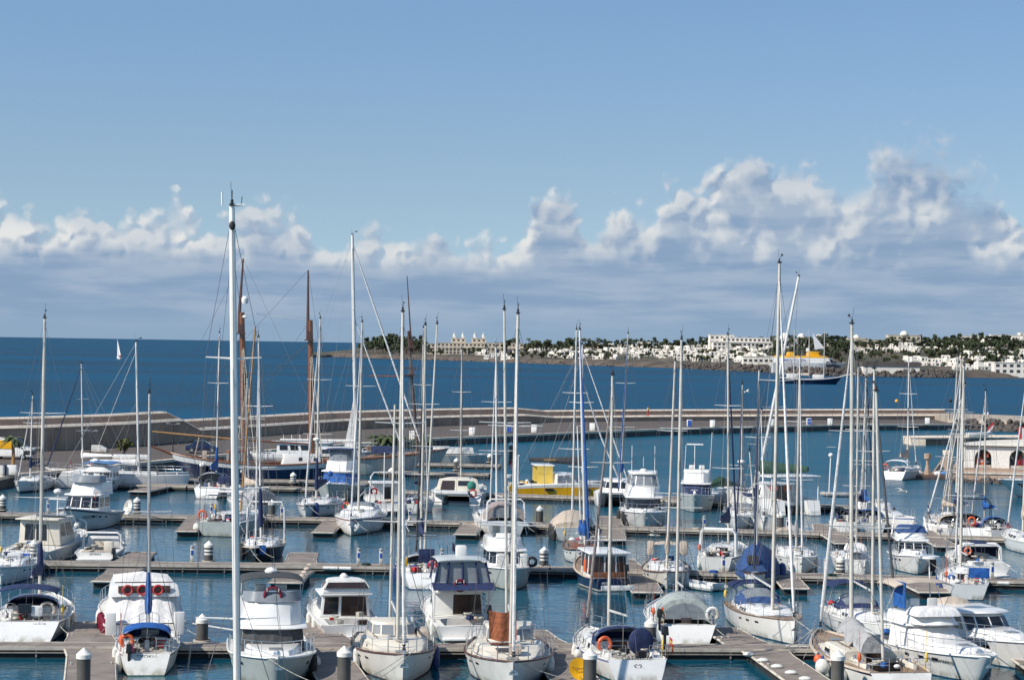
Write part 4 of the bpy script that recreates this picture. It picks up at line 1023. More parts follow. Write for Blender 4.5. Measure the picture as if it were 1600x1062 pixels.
    def outboard(s, x, z=.6, y=None):
        yy = y if y is not None else s.pt(1, s.zs(1)).y - .12; g = MB(); g.box(x, yy, z + .25, .28, .42, .4, 0, 0, .8, .7); g.box(x, yy + .02, z - .25, .12, .16, .7); g.build('outboard_motor', M['black'], s.e, bevel=.05)
    # ---- superstructure of motor boats
    def tier(s, name, y0, y1, w0, w1, z0, z1, rf=.5, rr=0.0, tum=.1, c=.5, mt='white', front=None, sides=None, back=None, glass='glass', bevel=.05, frontn=4, fu=.06, rim=None):
        lo = [(w0, y0), (w1, y1 - c), (w1 * .62, y1 - c * .22), (0, y1), (-w1 * .62, y1 - c * .22), (-w1, y1 - c), (-w0, y0)]
        hi = [(w0 - tum, y0 + rr), (w1 - tum, y1 - c - rf), ((w1 - tum) * .62, y1 - c * .22 - rf), (0, y1 - rf), (-(w1 - tum) * .62, y1 - c * .22 - rf), (-(w1 - tum), y1 - c - rf), (-(w0 - tum), y0 + rr)]
        A = [Vector((x, y, z0)) for x, y in lo]; B = [Vector((x, y, z1)) for x, y in hi]
        g = MB(); g.loft([A, B]); o = g.build(name, M[mt], s.e, smooth=28, bevel=bevel)
        def P(i, j, u, v): return A[i].lerp(A[j], u).lerp(B[i].lerp(B[j], u), v)
        def pn(G, i, j, u0, u1, v0, v1, t=.014): G.panel([P(i, j, u0, v0), P(i, j, u1, v0), P(i, j, u1, v1), P(i, j, u0, v1)], t)
        if front:
            q = MB(); v0, v1 = front
            for (i, j) in ((1, 2), (2, 3), (3, 4), (4, 5)):
                if frontn == 3 and (i, j) == (2, 3): q.panel([P(2, 3, .1, v0), P(2, 3, 1, v0), P(2, 3, 1, v1), P(2, 3, .1, v1)], .014); continue
                if frontn == 3 and (i, j) == (3, 4): q.panel([P(3, 4, 0, v0), P(3, 4, .9, v0), P(3, 4, .9, v1), P(3, 4, 0, v1)], .014); continue
                if frontn == 1: pn(q, i, j, 0, 1, v0, v1)
                else: pn(q, i, j, fu, 1 - fu, v0, v1)
            q.build('windscreen', M[glass], o, smooth=0)
        for (u0, u1, v0, v1) in (sides or []):
            for (i, j, a, b) in ((0, 1, u0, u1), (5, 6, 1 - u1, 1 - u0)):
                q = MB(); pn(q, i, j, a, b, v0, v1); q.build('window', M[glass], o, smooth=0)
        for (u0, u1, v0, v1, nm, mm) in (back or []):
            q = MB(); pn(q, 6, 0, u0, u1, v0, v1); q.build(nm, M[mm], o, smooth=0)
        return o
    def block(s, name, x, y, z, sx, sy, sz, mt, bevel=.03, tx=1, ty=1, rot=0):
        g = MB(); g.box(x, y, z, sx, sy, sz, rot, 0, tx, ty); return g.build(name, M[mt], s.e, bevel=bevel)
    def vents(s, items):
        for (x, t, r) in items:
            z = (s.ctop(t) if hasattr(s, 'cab') and s.cab[0] < t < s.cab[1] else s.zs(t)); g = MB(); g.lathe([(r, 0), (r * .9, .12), (r * .3, .16)], (x, s.yt(t), z), 8); g.build('deck_vent', M['steel'], s.e)
    def clutter(s, n, t0, t1, seed=0, mats_=('navycv', 'white2', 'dark', 'red', 'beigecv', 'rope', 'bluecv')):
        """coiled ropes, bags and cushions left in the cockpit"""
        r = random.Random(seed)
        for k in range(n):
            t = r.uniform(t0, t1); x = r.uniform(-.75, .75) * s.f(t) * .8; z = s.zs(t) - .12 + r.uniform(0, .3); g = MB(); a = r.uniform(.12, .26); m_ = r.choice(mats_)
            if r.random() < .35: g.torus((x, s.yt(t), z + .2), .18, .05, 'z', 12, 5); nm = 'rope_coil'; m_ = 'rope'
            elif r.random() < .5: g.ell((x, s.yt(t), z + a * .5), (a * 1.1, a, a * .7), 8, 6); nm = 'sail_bag'
            else: g.box(x, s.yt(t), z + a * .6, a * 1.6, a * 1.4, a * 1.2, r.random()); nm = 'cockpit_locker'
            g.build(nm, M[m_], s.e, bevel=.02 if nm == 'cockpit_locker' else 0)

def dress(b, seed, near):
    """loose gear every used yacht carries"""
    r = random.Random(seed); g = MB()
    for sd in (-1, 1):                                              # jib sheets led aft along the side decks
        P = [b.pt(t, b.zs(t)) for t in (.16, .3, .45, .6, .72)]; g.tube([Vector((sd * p.x * (.80 + .05 * r.random()), p.y, p.z + .05)) for p in P], .012, 4)
    g.build('jib_sheet', M[r.choice(('rope', 'bluecv', 'rope'))], b.e)
    if hasattr(b, 'cab'):
        t0, t1, h = b.cab; g = MB()
        for sd in (-1, 1):
            pts = [Vector((sd * max(.2, (b.f(t) - .34) * .62), b.yt(t), b.ctop(t) + .05)) for t in (lerp(t0, t1, .45), lerp(t0, t1, .65), lerp(t0, t1, .88))]
            g.tube(pts, .018, 5)
            for p in pts: g.tube([p, p - Vector((0, 0, .12))], .015, 4)
        g.build('grab_rail', M['wood2'], b.e); b.vents([(-.35, lerp(t0, t1, .38), .08), (.35, lerp(t0, t1, .38), .08)])
        t = lerp(t0, t1, .3); g = MB(); g.torus((r.uniform(-.3, .3), b.yt(t), b.ctop(t) + .06), .2, .05, 'z', 14, 5); g.build('rope_coil', M['rope'], b.e)
        if r.random() < .6: t = lerp(t0, t1, .72); g = MB(); g.box(r.uniform(-.2, .2), b.yt(t), b.ctop(t) + .12, .8, .5, .26); g.build('liferaft_case', M['white'], b.e, bevel=.06)
    anchor(b, b.zs(0) + .02)
    if near:
        for sd in (-1, 1):
            p = b.pt(.9, b.zs(.9)); g = MB(); g.tube([Vector((sd * (p.x - .08), p.y, p.z)), Vector((sd * (p.x - .05), p.y - .1, p.z + 1.7))], .014, 5); g.ell((sd * (p.x - .05), p.y - .1, p.z + .55), (.09, .09, .22), 8, 6); g.build('dan_buoy', M['yellowcv' if sd > 0 else 'orange'], b.e) if r.random() < .2 else None
    for sd in (-1, 1):                                              # small ports along the topsides
        for t in (.30, .40, .50):
            z = b.zs(t) * .70; a, c = b.pt(t - .018, z), b.pt(t + .018, z); u0, u1 = b.pt(t - .018, z + .09), b.pt(t + .018, z + .09); q = [c, a, u0, u1]
            if sd < 0: q = [Vector((-p.x, p.y, p.z)) for p in (a, c, u1, u0)]
            MB().panel(q, .012).build('porthole', M['glass'], b.e, smooth=0)
def auto_moor(b, end, px, py):
    if not (995 < py < 1013 or 868 < py < 908 or 800 < py < 850): return
    for sd in (-1, 1):
        if end == 'stern': a = Vector((sd * b.pt(.97, b.zs(.97)).x * .9, b.yt(.97), b.zs(.97))); c = Vector((sd * (a.x * sd + .7), -b.L / 2 - .9, .5))
        elif end == 'bow': a = Vector((sd * .25, b.yt(.03), b.zs(.03))); c = Vector((sd * 1.3, b.L / 2 + .5, .5))
        else: return
        m_ = (a + c) / 2 - Vector((0, 0, .18)); A = b.mw @ a; g = MB(); rot = b.mw.to_3x3()
        g.tube([rot @ (a * (1 - u) ** 2 + m_ * 2 * u * (1 - u) + c * u * u - a) for u in (0, .2, .4, .6, .8, 1)], .016, 4); o = g.build('mooring_rope', M['rope']); o.location = A
        tag(o, f'pale mooring rope from {b.short} to the pontoon', 'mooring rope', f'mooring ropes of {b.short}')
def anchor(b, z=None):
    z = z or b.zs(0); g = MB(); y = b.L / 2; g.tube([(0, y - .3, z + .05), (0, y + .12, z + .02)], .04, 5); g.tube([(0, y + .12, z), (0, y + .02, z - .45)], .03, 5); g.box(0, y + .02, z - .42, .42, .06, .14, 0, 0, .3, 1)
    g.build('anchor', M['steel'], b.e)
def mooring(boat, local, px, py, z=.5, name='mooring_rope', sagf=.12):
    a = boat.mw @ Vector(local); b = at(px, py, z); mid = (a + b) / 2 - Vector((0, 0, (a - b).length * sagf)); g = MB()
    pts = []
    for k in range(7):
        u = k / 6; pts.append((a * (1 - u) ** 2 + mid * 2 * u * (1 - u) + b * u * u) - a)
    g.tube(pts, .016, 4); o = g.build(name, M['rope']); o.location = a
    return tag(o, f'pale mooring rope from {boat.short} to the pontoon', 'mooring rope', f'mooring ropes of {boat.short}')

def solve_heading(px, py, end, hd, L, rb, rs, mt, foot):
    """turn of the boat in its berth that puts the mast foot at the bearing seen in the photograph"""
    best = None
    for k in range(-300, 301):
        h = hd + k * .1; th = GRID + math.radians(h) + (math.pi if end == 'bow' else 0); p = at(px, py, 0.0); d = Vector((-math.sin(th), math.cos(th), 0))
        o = p - d * (L / 2 - rb * .75) if end == 'bow' else p + d * (L / 2 - rs * .75) if end == 'stern' else p
        q = o + d * (L / 2 - L * mt) - CAMP; q.z = 1.6 - CAM_H
        x = 800 + F_PX * q.dot(_R) / q.dot(_F); e = abs(x - foot) + abs(k) * .004
        if best is None or e < best[0]: best = (e, h)
    return best[1]
def sailboat(label, short, px, py, end, hd, L, B, top=None, hull='white', bottom='antifoul_blue', boot=None, cove=None, rail=('white', .03), deck='deck', fb=None, rs=.25, rb=None, sw=.72,
             cab=(.30, .68, .42), win=None, cabmat='white', mt=.42, mr=.075, mastmat='alu', spr=2, genoa='whitecv', cover='navycv', hood=None, hoodh=.75, bim=None, bimz=1.95, wheels=1, boomL=None, lines=True, head=True,
             floor='teak', stays=True, swing=0.0, name='sailing_yacht', boomz=1.1, coverh=.42, clut=5, gr=.075, wide=None, covl=.95, glass='glass', front=.45, hf=.15, boommat='alu', rigfore=True, tent=None, wrap=.9, foot=None):
    fb = tuple(x * .8 for x in fb) if fb else (.86 + L * .03, .68 + L * .022, .70 + L * .025)
    if foot is not None: hd = solve_heading(px, py, end, hd, L, rb if rb is not None else .07 * L, rs, mt, foot)
    b = Boat(name, label, short, 'sailing boat', px, py, end, hd, L, B, fb, sw, .56, rb if rb is not None else .07 * L, rs, .72, 'sail')
    if cove is None and hull in ('white', 'white2') and name == 'sailing_yacht': cove = (None, 'navy', 'greywhite', 'maroon', 'letterblue')[int(px) % 5]
    b.hull(hull, bottom, boot, cove); b.deck(deck, .69, .965, .42, .58, floor)
    if rail: b.rail_cap(rail[0], rail[1])
    if win is None: win = [(.42, .56, .3, .8), (.60, .74, .3, .85), (.78, .93, .3, .85)]
    if cab: b.cabin(cab[0], cab[1], cab[2], cabmat, win=win, glass=glass, front=front, hf=hf)
    if lines: b.lifelines(.1, .9, 6); b.pulpit(); b.pushpit()
    if cab:
        b.hatch(cab[0] - .06); b.hatch(lerp(cab[0], cab[1], .55), .5, .45)
        g = MB(); q = b.yt(cab[1]); w_ = .38; zc = b.zs(cab[1]); g.box(0, q - .02, zc + cab[2] * .35, w_ * 2, .05, cab[2] * 1.1); g.build('companionway', M['brownglass'], b.e)
        for sd in (-1, 1): g = MB(); g.box(sd * b.f(.82) * .62, b.yt(.80), b.zs(.8) + .1, .16, L * .2, .26, 0, 0, .7, .98); g.build('cockpit_coaming', M[cabmat], b.e, bevel=.03)
        for sd in (-1, 1):
            for t in (.74, .83):
                g = MB(); g.lathe([(.09, 0), (.075, .06), (.06, .1), (.08, .14), (.03, .16)], (sd * b.f(.8) * .62, b.yt(t), b.zs(t) + .22), 8)
                g.build('winch', M['steel'], b.e)
    if top: b.mast(mt, top, None, mr, mastmat, spr, genoa=genoa, head=head, gr=gr, wide=wide, stays=stays, fore=rigfore)
    elif top is not False: b.mast(mt, None, L * 1.3, mr, mastmat, spr, genoa=genoa, head=head, gr=gr, wide=wide, stays=stays, fore=rigfore)
    if top is not False: b.boom(boomL or L * .34, boomz, boommat, cover, swing, coverh, covl=covl, wrap=wrap)
    zc = b.zs(.68)
    if hood:
        b.hood(b.yt(cab[1]) + .85, b.yt(cab[1]) - .55, min(b.f(.66) - .38, 1.25), hoodh * .85, hood, b.ctop(cab[1]) - .12 if cab else zc)
    if bim: b.bimini(b.yt(.96), b.yt(.96) + L * .19, b.f(.85) * .82, b.zs(.85) + bimz * .80, bim, foot=b.zs(.85) + .2)
    if tent:
        b.hood(b.yt(cab[1]) + .9, b.yt(.955), b.f(.85) * .84, 1.38, tent, b.zs(.8) + .02, 'cockpit_tent', True, .42, .9, 8, True)
    if wheels == 1: b.wheel(0, b.yt(.885), b.zs(.88) + .38)
    elif wheels == 2:
        for sd in (-1, 1): b.wheel(sd * b.f(.88) * .48, b.yt(.885), b.zs(.88) + .38, .4)
    if clut: b.clutter(int(clut * 1.6) + 2, .72, .93, int(px + py))
    if lines: dress(b, int(px * 3 + py), b.px_m > 20)
    auto_moor(b, end, px, py)
    return b
# ---------------------------------------------------------------- motor boats
def cruiser(label, short, px, py, end, hd, L, B, hull='white', bottom='antifoul_blue', boot=None, cove=None, fb=None, name='motor_yacht', house=(-.20, .14), hz=1.25, front=(.30, .86), side=((.06, .46, .35, .85), (.52, .94, .35, .85)),
            trunk=(.10, .36, .42), fly=(-.26, .06, .62), flyband=None, roof=True, back=None, glass='glass', frontn=4, rf=.75, cockpit=(.78, .97), rail=True, platform=True, mat_='white', sw=.93, rs=.12, rb=None, hw=.40, deck='deck', floor='teak', rim='steel', seats=True, cap=True):
    b = Boat(name, label, short, 'motor boat', px, py, end, hd, L, B, tuple(x * .74 for x in (fb or (1.75, 1.35, 1.15))), sw, .5, rb if rb is not None else .13 * L, rs, .62, 'motor')
    b.hull(hull, bottom, boot, cove); b.deck(deck, cockpit[0], cockpit[1], .55, .72, floor)
    if cap: b.rail_cap(mat_ if mat_ in ('white', 'cream', 'white2') else 'white', .05, 'rubbing_strake', -.02)
    if rail: b.bow_rail(.55)
    if trunk:
        z = b.zs(.3) - .08; b.tier('foredeck_trunk', L * (house[1] - .06), L * trunk[1], B * .34, B * .25, z, z + trunk[2], .5, 0, .12, L * .1, mat_, bevel=.06)
        g = MB(); g.box(0, L * (trunk[1] - .12), z + trunk[2] + .02, .55, .55, .06); g.build('hatch', M['greyglass'], b.e, bevel=.015)
    if house:
        z = b.zs(.55) - .06; b.hz0, b.hz1 = z, z + hz
        b.tier('deckhouse', L * house[0], L * house[1], B * hw, B * (hw - .03), z, z + hz, rf, 0, .12, L * .05, mat_, front, side, back, glass, frontn=frontn)
        if roof:
            R = b.tier('house_roof', L * (house[0] - .05), L * house[1] - rf + .22, B * (hw + .02), B * hw, z + hz + .003, z + hz + .10, .08, 0, .04, L * .04, mat_, bevel=.03)
    if fly:
        z = b.hz1 + .105; b.fz = z + fly[2]
        b.tier('flybridge', L * fly[0], L * fly[1], B * .38, B * .33, z, z + fly[2], .5, 0, .07, L * .06, mat_, front=flyband, glass=glass)
        g = MB(); g.tube([(-B * .30, L * (fly[1] - .07), b.fz), (-B * .24, L * (fly[1] - .035) - .3, b.fz + .02), (0, L * fly[1] - .42, b.fz + .03), (B * .24, L * (fly[1] - .035) - .3, b.fz + .02), (B * .30, L * (fly[1] - .07), b.fz)], .02, 5)
        g.build('flybridge_rail', M['steel'], b.e)
        if seats:
            for x in (-.45, .45): g = MB(); g.box(x, L * (fly[0] + .14), b.fz + .05, .5, .5, .35); g.box(x, L * (fly[0] + .14) - .22, b.fz + .3, .5, .1, .6); g.build('helm_seat', M['white2'], b.e, bevel=.06)
            b.block('helm_console', 0, L * (fly[1] - .12), b.fz + .02, 1.3, .4, .5, 'white', .06, .85, .6)
    if platform: b.block('swim_platform', 0, -L / 2 - .30, .32, B * .8, .75, .1, 'white', .03)
    for sd in (-1, 1):
        for t in (.26, .36, .48):
            zz_ = b.zs(t) * .66; a_, c_ = b.pt(t - .02, zz_), b.pt(t + .02, zz_); u0, u1 = b.pt(t - .02, zz_ + .13), b.pt(t + .02, zz_ + .13); q = [c_, a_, u0, u1]
            if sd < 0: q = [Vector((-p.x, p.y, p.z)) for p in (a_, c_, u1, u0)]
            MB().panel(q, .012).build('porthole', M['glass'], b.e, smooth=0)
    b.clutter(5, .80, .95, int(px)); auto_moor(b, end, px, py)
    g = MB(); g.tube([(0, L * .40, b.zs(.1) + .06), (0, L / 2 - .1, b.zs(0) + .06)], .02, 4); g.lathe([(.14, 0), (.16, .12), (.1, .24)], (0, L * .40, b.zs(.1)), 8); g.build('windlass', M['steel'], b.e)
    return b
def catamaran(label, short, px, py, end, hd, L, B, top=None, hull='white', hb=1.35, fb=(1.35, 1.15, 1.05), cab=(-.30, .14, 1.15), cabmat='white', band=(.35, .82), back=None, mt=.42, mr=.09, cover=None, genoa=None, glass='glass', name='catamaran', spr=2, bridge=True, bottom='antifoul_blue', boomL=None, sides=((.1, .45, .35, .8), (.5, .92, .35, .8)), topband=None, rs=-.9, swing=0, coverh=.5, stays=True, mastmat='mastwhite', rf=1.0):
    b = Boat(name, label, short, 'catamaran', px, py, end, hd, L, hb, fb, .8, .5, .5, rs, .6, 'motor')
    ho = B / 2 - hb / 2
    for sd in (-1, 1):
        for o in (b.hull(hull, bottom, None, None, topband), b.deck('deck', None)):
            for v in o.data.vertices: v.co.x += sd * ho
    b.B = B
    if bridge:
        b.block('bridge_deck', 0, -L * .10, .95, ho * 2, L * .62, .36, 'white', .05)
        g = MB(); g.tube([(-ho, L * .40, b.zs(.1)), (ho, L * .40, b.zs(.1))], .07, 8); g.build('fore_crossbeam', M['alu'], b.e)
        g = MB(); g.add([(-ho, L * .21, 1.08), (ho, L * .21, 1.08), (ho, L * .39, 1.16), (-ho, L * .39, 1.16), (-ho, L * .21, 1.05), (ho, L * .21, 1.05), (ho, L * .39, 1.13), (-ho, L * .39, 1.13)], [(0, 1, 2, 3), (4, 7, 6, 5)]); g.build('trampoline', M['darkcv'], b.e)
    if cab:
        z = 1.12; b.tier('cabin', L * cab[0], L * cab[1], ho + .35, ho * .85, z, z + cab[2], rf, .1, .3, L * .06, cabmat, band, sides, back, glass, bevel=.1)
        b.hz1 = z + cab[2]
    g = MB()
    for sd in (-1, 1):
        x = sd * ho; yb = -L / 2; 
        for k in range(3): g.box(x, yb + .25 - k * .3 * 1, .85 - k * .25, hb * .62, .34, .06)
    g.build('stern_step', M['deck'], b.e)
    if top: b.mast(mt, top, None, mr, mastmat, spr, z0=(b.hz1 if cab else 1.3), genoa=genoa, wide=B * .22, stays=stays)
    if top and (boomL or cover): b.boom(boomL or L * .36, .9, mastmat, cover, swing, coverh, bag=.2)
    b.ho = ho
    return b

# ================================================================ the fleet, nearest first
# tall yacht just below the picture: its mast crosses the left of the view
b = sailboat('big white yacht below the picture edge whose tall pale mast crosses the left side', 'the tall masted yacht', 372, 1346, 'bow', 3, 14.5, 4.2, (362.5, 322), mr=.118, mastmat='mastwhite', spr=3, genoa=None, cover=None, mt=.44, wide=1.25, hood='navycv', boomL=5, clut=0)
base, ax, H = b.m; tip = base + ax * H; g = MB(); g.tube([tip, tip + Vector((-.28, 0, .02)), tip + Vector((-.30, 0, .30))], .015, 5); g.build('antenna_arm', M['dark'], b.e)
g = MB(); g.tube([tip + Vector((.3, 0, .02)), tip + Vector((.31, 0, .42))], .03, 6); g.box(tip.x - .28, tip.y, tip.z + .05, .26, .12, .06); g.build('masthead_light', M['white'], b.e)
g = MB(); g.ell(tuple(base + ax * (H * .965) + Vector((0, .14, 0))), (.1, .1, .14)); g.build('steaming_light', M['dark'], b.e)

# ---- near side of the first pontoon
b = sailboat('little white sloop with blue awning, blue sail cover and orange horseshoe buoy, seen from astern', 'the little blue awning sloop', 228, 1056, 'stern', -3, 8.2, 2.85, (233.5, 614), foot=232, hull='white2', mr=.062, spr=1, genoa=None, cover='bluecv', hood='bluecv', bim='bluecv', bimz=1.45, rs=-.75, boomL=3.1, boomz=1.0, coverh=.55, wheels=1, bottom='antifoul_green', cab=(.3, .66, .42), wrap=1.7, mastmat='alu', clut=9)
b.buoy((-.85, -3.65, 1.62), 'orange horseshoe buoy on the rail of the little blue awning sloop'); b.ball(-1, .97, 'pink', 'pink', .17, 1.05, -.55); b.transom_text('TYOKU', .26, .78); b.outboard(-.75, .9)
b.fenders([(-1, .9), (-1, .72)], size=1.1)
b = cruiser('grey hulled flybridge cruiser, bow to the viewer, with a lifebuoy on its bridge', 'the grey flybridge cruiser', 432, 1079, 'bow', 5, 9.6, 3.75, 'greygreen', 'antifoul_black', fb=(2.05, 1.6, 1.35), house=(-.30, .13), hz=1.1, front=(.12, .95), frontn=1, side=((.05, .95, .2, .9),), glass='darkcv', trunk=(.1, .40, .35), fly=(-.28, .07, .95), rf=.35)
anchor(b); b.buoy((0, .02, b.fz + .25), 'red brown lifebuoy on the bridge of the grey flybridge cruiser', 'maroon', False, .36)
b.bimini(-2.7, -.2, 1.35, b.fz + 1.05, 'darkcv', foot=b.fz, sag=.12)
b.tier('bridge_windscreen', -.6, .25, 1.3, 1.1, b.fz, b.fz + .42, .3, 0, .05, .4, 'greyglass', bevel=0)
g = MB(); g.lathe([(.28, 0), (.3, .08), (.18, .2), (.03, .23)], (0, -1.5, b.fz + 1.12), 12); g.build('radar_dome', M['white'], b.e)
b.ball(-1, .55, 'fender', 'white', .24, .55); b.fenders([(-1, .35)], 'dark', 'black', 1.4)
mooring(b, (.45, 4.5, b.zs(.03)), 555, 1080); mooring(b, (.7, 4.2, b.zs(.06)), 520, 1012)
kw = dict(hull='white2', rail=('brown', .05), deck='deckcream', cabmat='cream', mastmat='mastbeige', bottom='antifoul_red', fb=(1.75, 1.25, 1.15), name='ketch', genoa='whitecv', mr=.085, rb=.9, rs=.3, wheels=0, floor='teak')
b = sailboat('cream decked ketch with brown toe rail, plain foredeck, bow to the viewer', 'the plain cream ketch', 629, 1070, 'bow', -2, 10.4, 3.75, (629.5, 487), foot=621, cover=None, mt=.36, cab=(.24, .62, .50), win=[(.40, .92, .40, .75)], clut=8, **kw)
b.tier('doghouse', -2.6, -.3, 1.15, 1.0, b.zs(.6) + .25, b.zs(.6) + 1.05, .4, 0, .1, .35, 'cream', (.35, .85), ((.1, .9, .35, .85),), None, 'greyglass')
b.mast(.80, (617, 632), None, .062, 'mastbeige', 1, stays=False, name='mizzen_mast', head=False, z0=b.zs(.8)); anchor(b, b.zs(0) - .05)
b.fenders([(1, .42), (1, .5)], size=1.25); b.fenders([(-1, .5), (-1, .62)], 'bluefender', 'blue', 1.2)
mooring(b, (-.3, 5.0, 1.6), 560, 1062); mooring(b, (-.5, 4.8, 1.6), 548, 1076); b.block('deck_bundle', -1.35, -1.2, b.zs(.6) + .35, .55, 1.6, .7, 'beigecv', .12)
b = sailboat('cream decked ketch with a rust brown cloth hung to dry, bow to the viewer', 'the rust cloth ketch', 801, 1082, 'bow', 6, 11.0, 3.95, (809.5, 490), foot=798, cover=None, mt=.36, cab=(.22, .62, .50), win=[(.40, .92, .40, .75)], clut=9, **kw)
b.tier('doghouse', -2.7, -.3, 1.2, 1.05, b.zs(.6) + .25, b.zs(.6) + 1.1, .4, 0, .1, .35, 'cream', (.35, .85), ((.1, .9, .35, .85),), None, 'greyglass')
b.mast(.82, (788, 484), None, .068, 'mastbeige', 2, stays=False, name='mizzen_mast', head=True, z0=b.zs(.8)); anchor(b, b.zs(0) - .05); b.fenders([(-1, .38)], size=1.3); b.block('plank_bench', -.15, 2.6, b.zs(.3) + .42, .5, .5, .35, 'beigecv', .02); b.block('solar_panel', .45, 2.2, b.zs(.3) + .55, .9, .6, .05, 'glass', 0)
def cloth(g):
    R = [[(-.60 + 1.2 * u + .04 * v, .07 * math.sin(u * 9 + v), -1.25 * v - .1 * math.sin(u * 3.1)) for u in [k / 8 for k in range(9)]] for v in (0, .33, .66, 1)]
    g.loft(R, closed=False, cap0=False, cap1=False); g.loft([[(x, y + .02, z) for x, y, z in r] for r in R], closed=False, cap0=False, cap1=False)
b.hang('drying_cloth', 'rust brown cloth hung up to dry on the rust cloth ketch', 'cloth', (.38, 1.55, 3.05), cloth, M['browncv'], None, math.pi)
mooring(b, (.4, 5.0, 1.7), 905, 1062); mooring(b, (.5, 4.6, 1.7), 890, 1040)
b = sailboat('white sloop with navy sprayhood and bare lettered transom, stern to the viewer at bottom centre', 'the lettered transom sloop', 999, 1066, 'stern', 9, 9.6, 3.3, (957, 586), foot=951, mr=.072, spr=2, genoa='taupecv', cover=None, hood='navycv', hoodh=.95, rs=-.55, wheels=0, bottom='antifoul_black', sw=.80, mt=.46, mastmat='mastbeige', boomL=3.2, clut=8, cab=(.26, .66, .46), win=[(.52, .9, .25, .85)])
b.transom_text('CATAGUA', .30, 1.02); b.transom_text('S2', .42, .62); b.buoy((-1.05, -3.1, 1.9), 'orange horseshoe buoy on the port rail of the lettered transom sloop', 'orange', True, .3)
g = MB(); g.ell((.5, -3.5, 1.55), (.58, .14, .62), 16, 8); g.build('wheel_cover', M['navycv'], b.e); b.flag((1.45, -4.5, 1.7), ('red', 'yellow', 'red'), 1.0, .5, .35); b.outboard(1.35, 1.9, -4.4); b.ball(-1, .62, 'fender', 'white', .2, .7); b.fenders([(-1, .45)], size=1)
g = MB(); g.box(.55, 1.0, 3.4, 1.55, .12, .22); bb = g.build('boom_end_panel', M['white'], b.e, bevel=.02)
# dish on the finger
p = at(904, 1060, .5); e = empty('satellite_dish', p, .25, 'yellow oval satellite dish with dark lettering standing on the finger pontoon', 'satellite dish'); g = MB(); g.lathe([(.03, -.10), (.25, -.06), (.42, .02), (.43, .035), (.40, .03), (.2, -.03), (.02, -.05)], (0, 0, 0), 24)
o = g.build('reflector', M['yellow'], e); o.rotation_euler = (math.radians(66), 0, 0); o.location = (0, 0, .42); o.scale = (1, 1.12, 1)
g = MB(); g.tube([(0, .1, 0), (0, .1, .4)], .03, 6); g.tube([(0, -.05, .05), (0, -.5, .25)], .015, 5); g.box(0, .1, .02, .3, .3, .04); g.build('stand', M['steel'], e)
cu = bpy.data.curves.new('t', 'FONT'); cu.body = 'Televes'; cu.size = .20; cu.align_x = 'CENTER'; cu.align_y = 'CENTER'; cu.extrude = .003; t = bpy.data.objects.new('t', cu); C.objects.link(t); bpy.context.view_layer.update()
me = bpy.data.meshes.new_from_object(t.evaluated_get(bpy.context.evaluated_depsgraph_get())); bpy.data.objects.remove(t); me.materials.clear(); me.materials.append(M['letter']); o = bpy.data.objects.new('lettering', me); C.objects.link(o); o.parent = e; o.location = (0, -.07, .45); o.rotation_euler = (math.radians(66), 0, 0)

b = sailboat('cream yacht with teak side decks and a grey boom cover, at the bottom right', 'the grey boom cover yacht', 1416, 1092, 'stern', 2, 12.0, 3.7, (1331, 506), foot=1330, hull='white2', rail=('beigecv', .07), deck='teak', cabmat='cream', mr=.09, mastmat='mastbeige', genoa='whitecv', gr=.09, cover=None, boomL=5.2, boomz=.75, swing=-.12, mt=.42, bottom='antifoul_green', rs=-.9, cab=(.28, .70, .52), win=[(.45, .62, .3, .75), (.75, .92, .3, .75)], wrap=.5, wheels=0, clut=4)
g = MB(); R = []; bs_, ax_, H_ = b.m
for u in [k / 8 for k in range(9)]:
    y = bs_.y + .25 - 4.6 * u; z = bs_.z + lerp(1.05, .85, u) + .05 * math.sin(u * 11); x0 = -.45 * u; wv = .62 + .10 * math.sin(u * 17); dz = .62 + .12 * math.sin(u * 13 + 1)
    R.append([(x0 - wv, y, z - dz), (x0 - wv * .75, y, z - dz * .45), (x0 - .2, y, z - .06), (x0, y, z + .04), (x0 + .2, y, z - .06), (x0 + wv * .75, y, z - dz * .45), (x0 + wv, y, z - dz)])
g.loft(R, closed=False, cap0=True, cap1=True); b.m0 = b.m; g.build('boom_cover', M['greycv'], b.e, smooth=60)
b.mast(.80, (1369, 611), None, .068, 'mastbeige', 1, stays=False, name='mizzen_mast', z0=b.zs(.8)); b.ball(-1, .62, 'fender', 'white', .33, .6); b.ball(-1, .55, 'orange', 'orange', .2, .8); b.ball(-1, .78, 'fender', 'small white' if False else 'white', .3, .5)
mooring(b, (-.6, 5.0, 1.4), 1225, 1012); mooring(b, (-.9, 4.2, 1.4), 1240, 1020); mooring(b, (-.7, 4.7, 1.4), 1255, 1028)
b = cruiser('big white motor yacht with a beige bridge awning, bow at the bottom right', 'the big white motor yacht', 1530, 1066, 'bow', 10, 10.2, 3.45, 'white', 'antifoul_blue', fb=(1.75, 1.4, 1.25), house=(-.24, .10), hz=.95, front=(.08, .92), frontn=1, glass='whitecv', side=((.5, .96, .25, .85),), trunk=(.1, .38, .40), fly=(-.28, .02, .45), rf=1.5, flyband=None)
anchor(b); b.bimini(-3.6, -1.5, 1.5, b.fz + 1.35, 'beigecv', foot=b.fz, sag=.12); b.block('bridge_curtain', 1.05, -2.0, b.fz + .75, .06, 1.3, 1.2, 'bluecv', 0); b.block('bridge_cover', 0, -.6, b.fz + .12, 2.4, 1.5, .4, 'whitecv', .15, .8, .6)
b.fenders([(-1, .3), (-1, .42), (-1, .55)], size=1.2); b.hull_text('AQUAMARINE', .24, .22, .78)
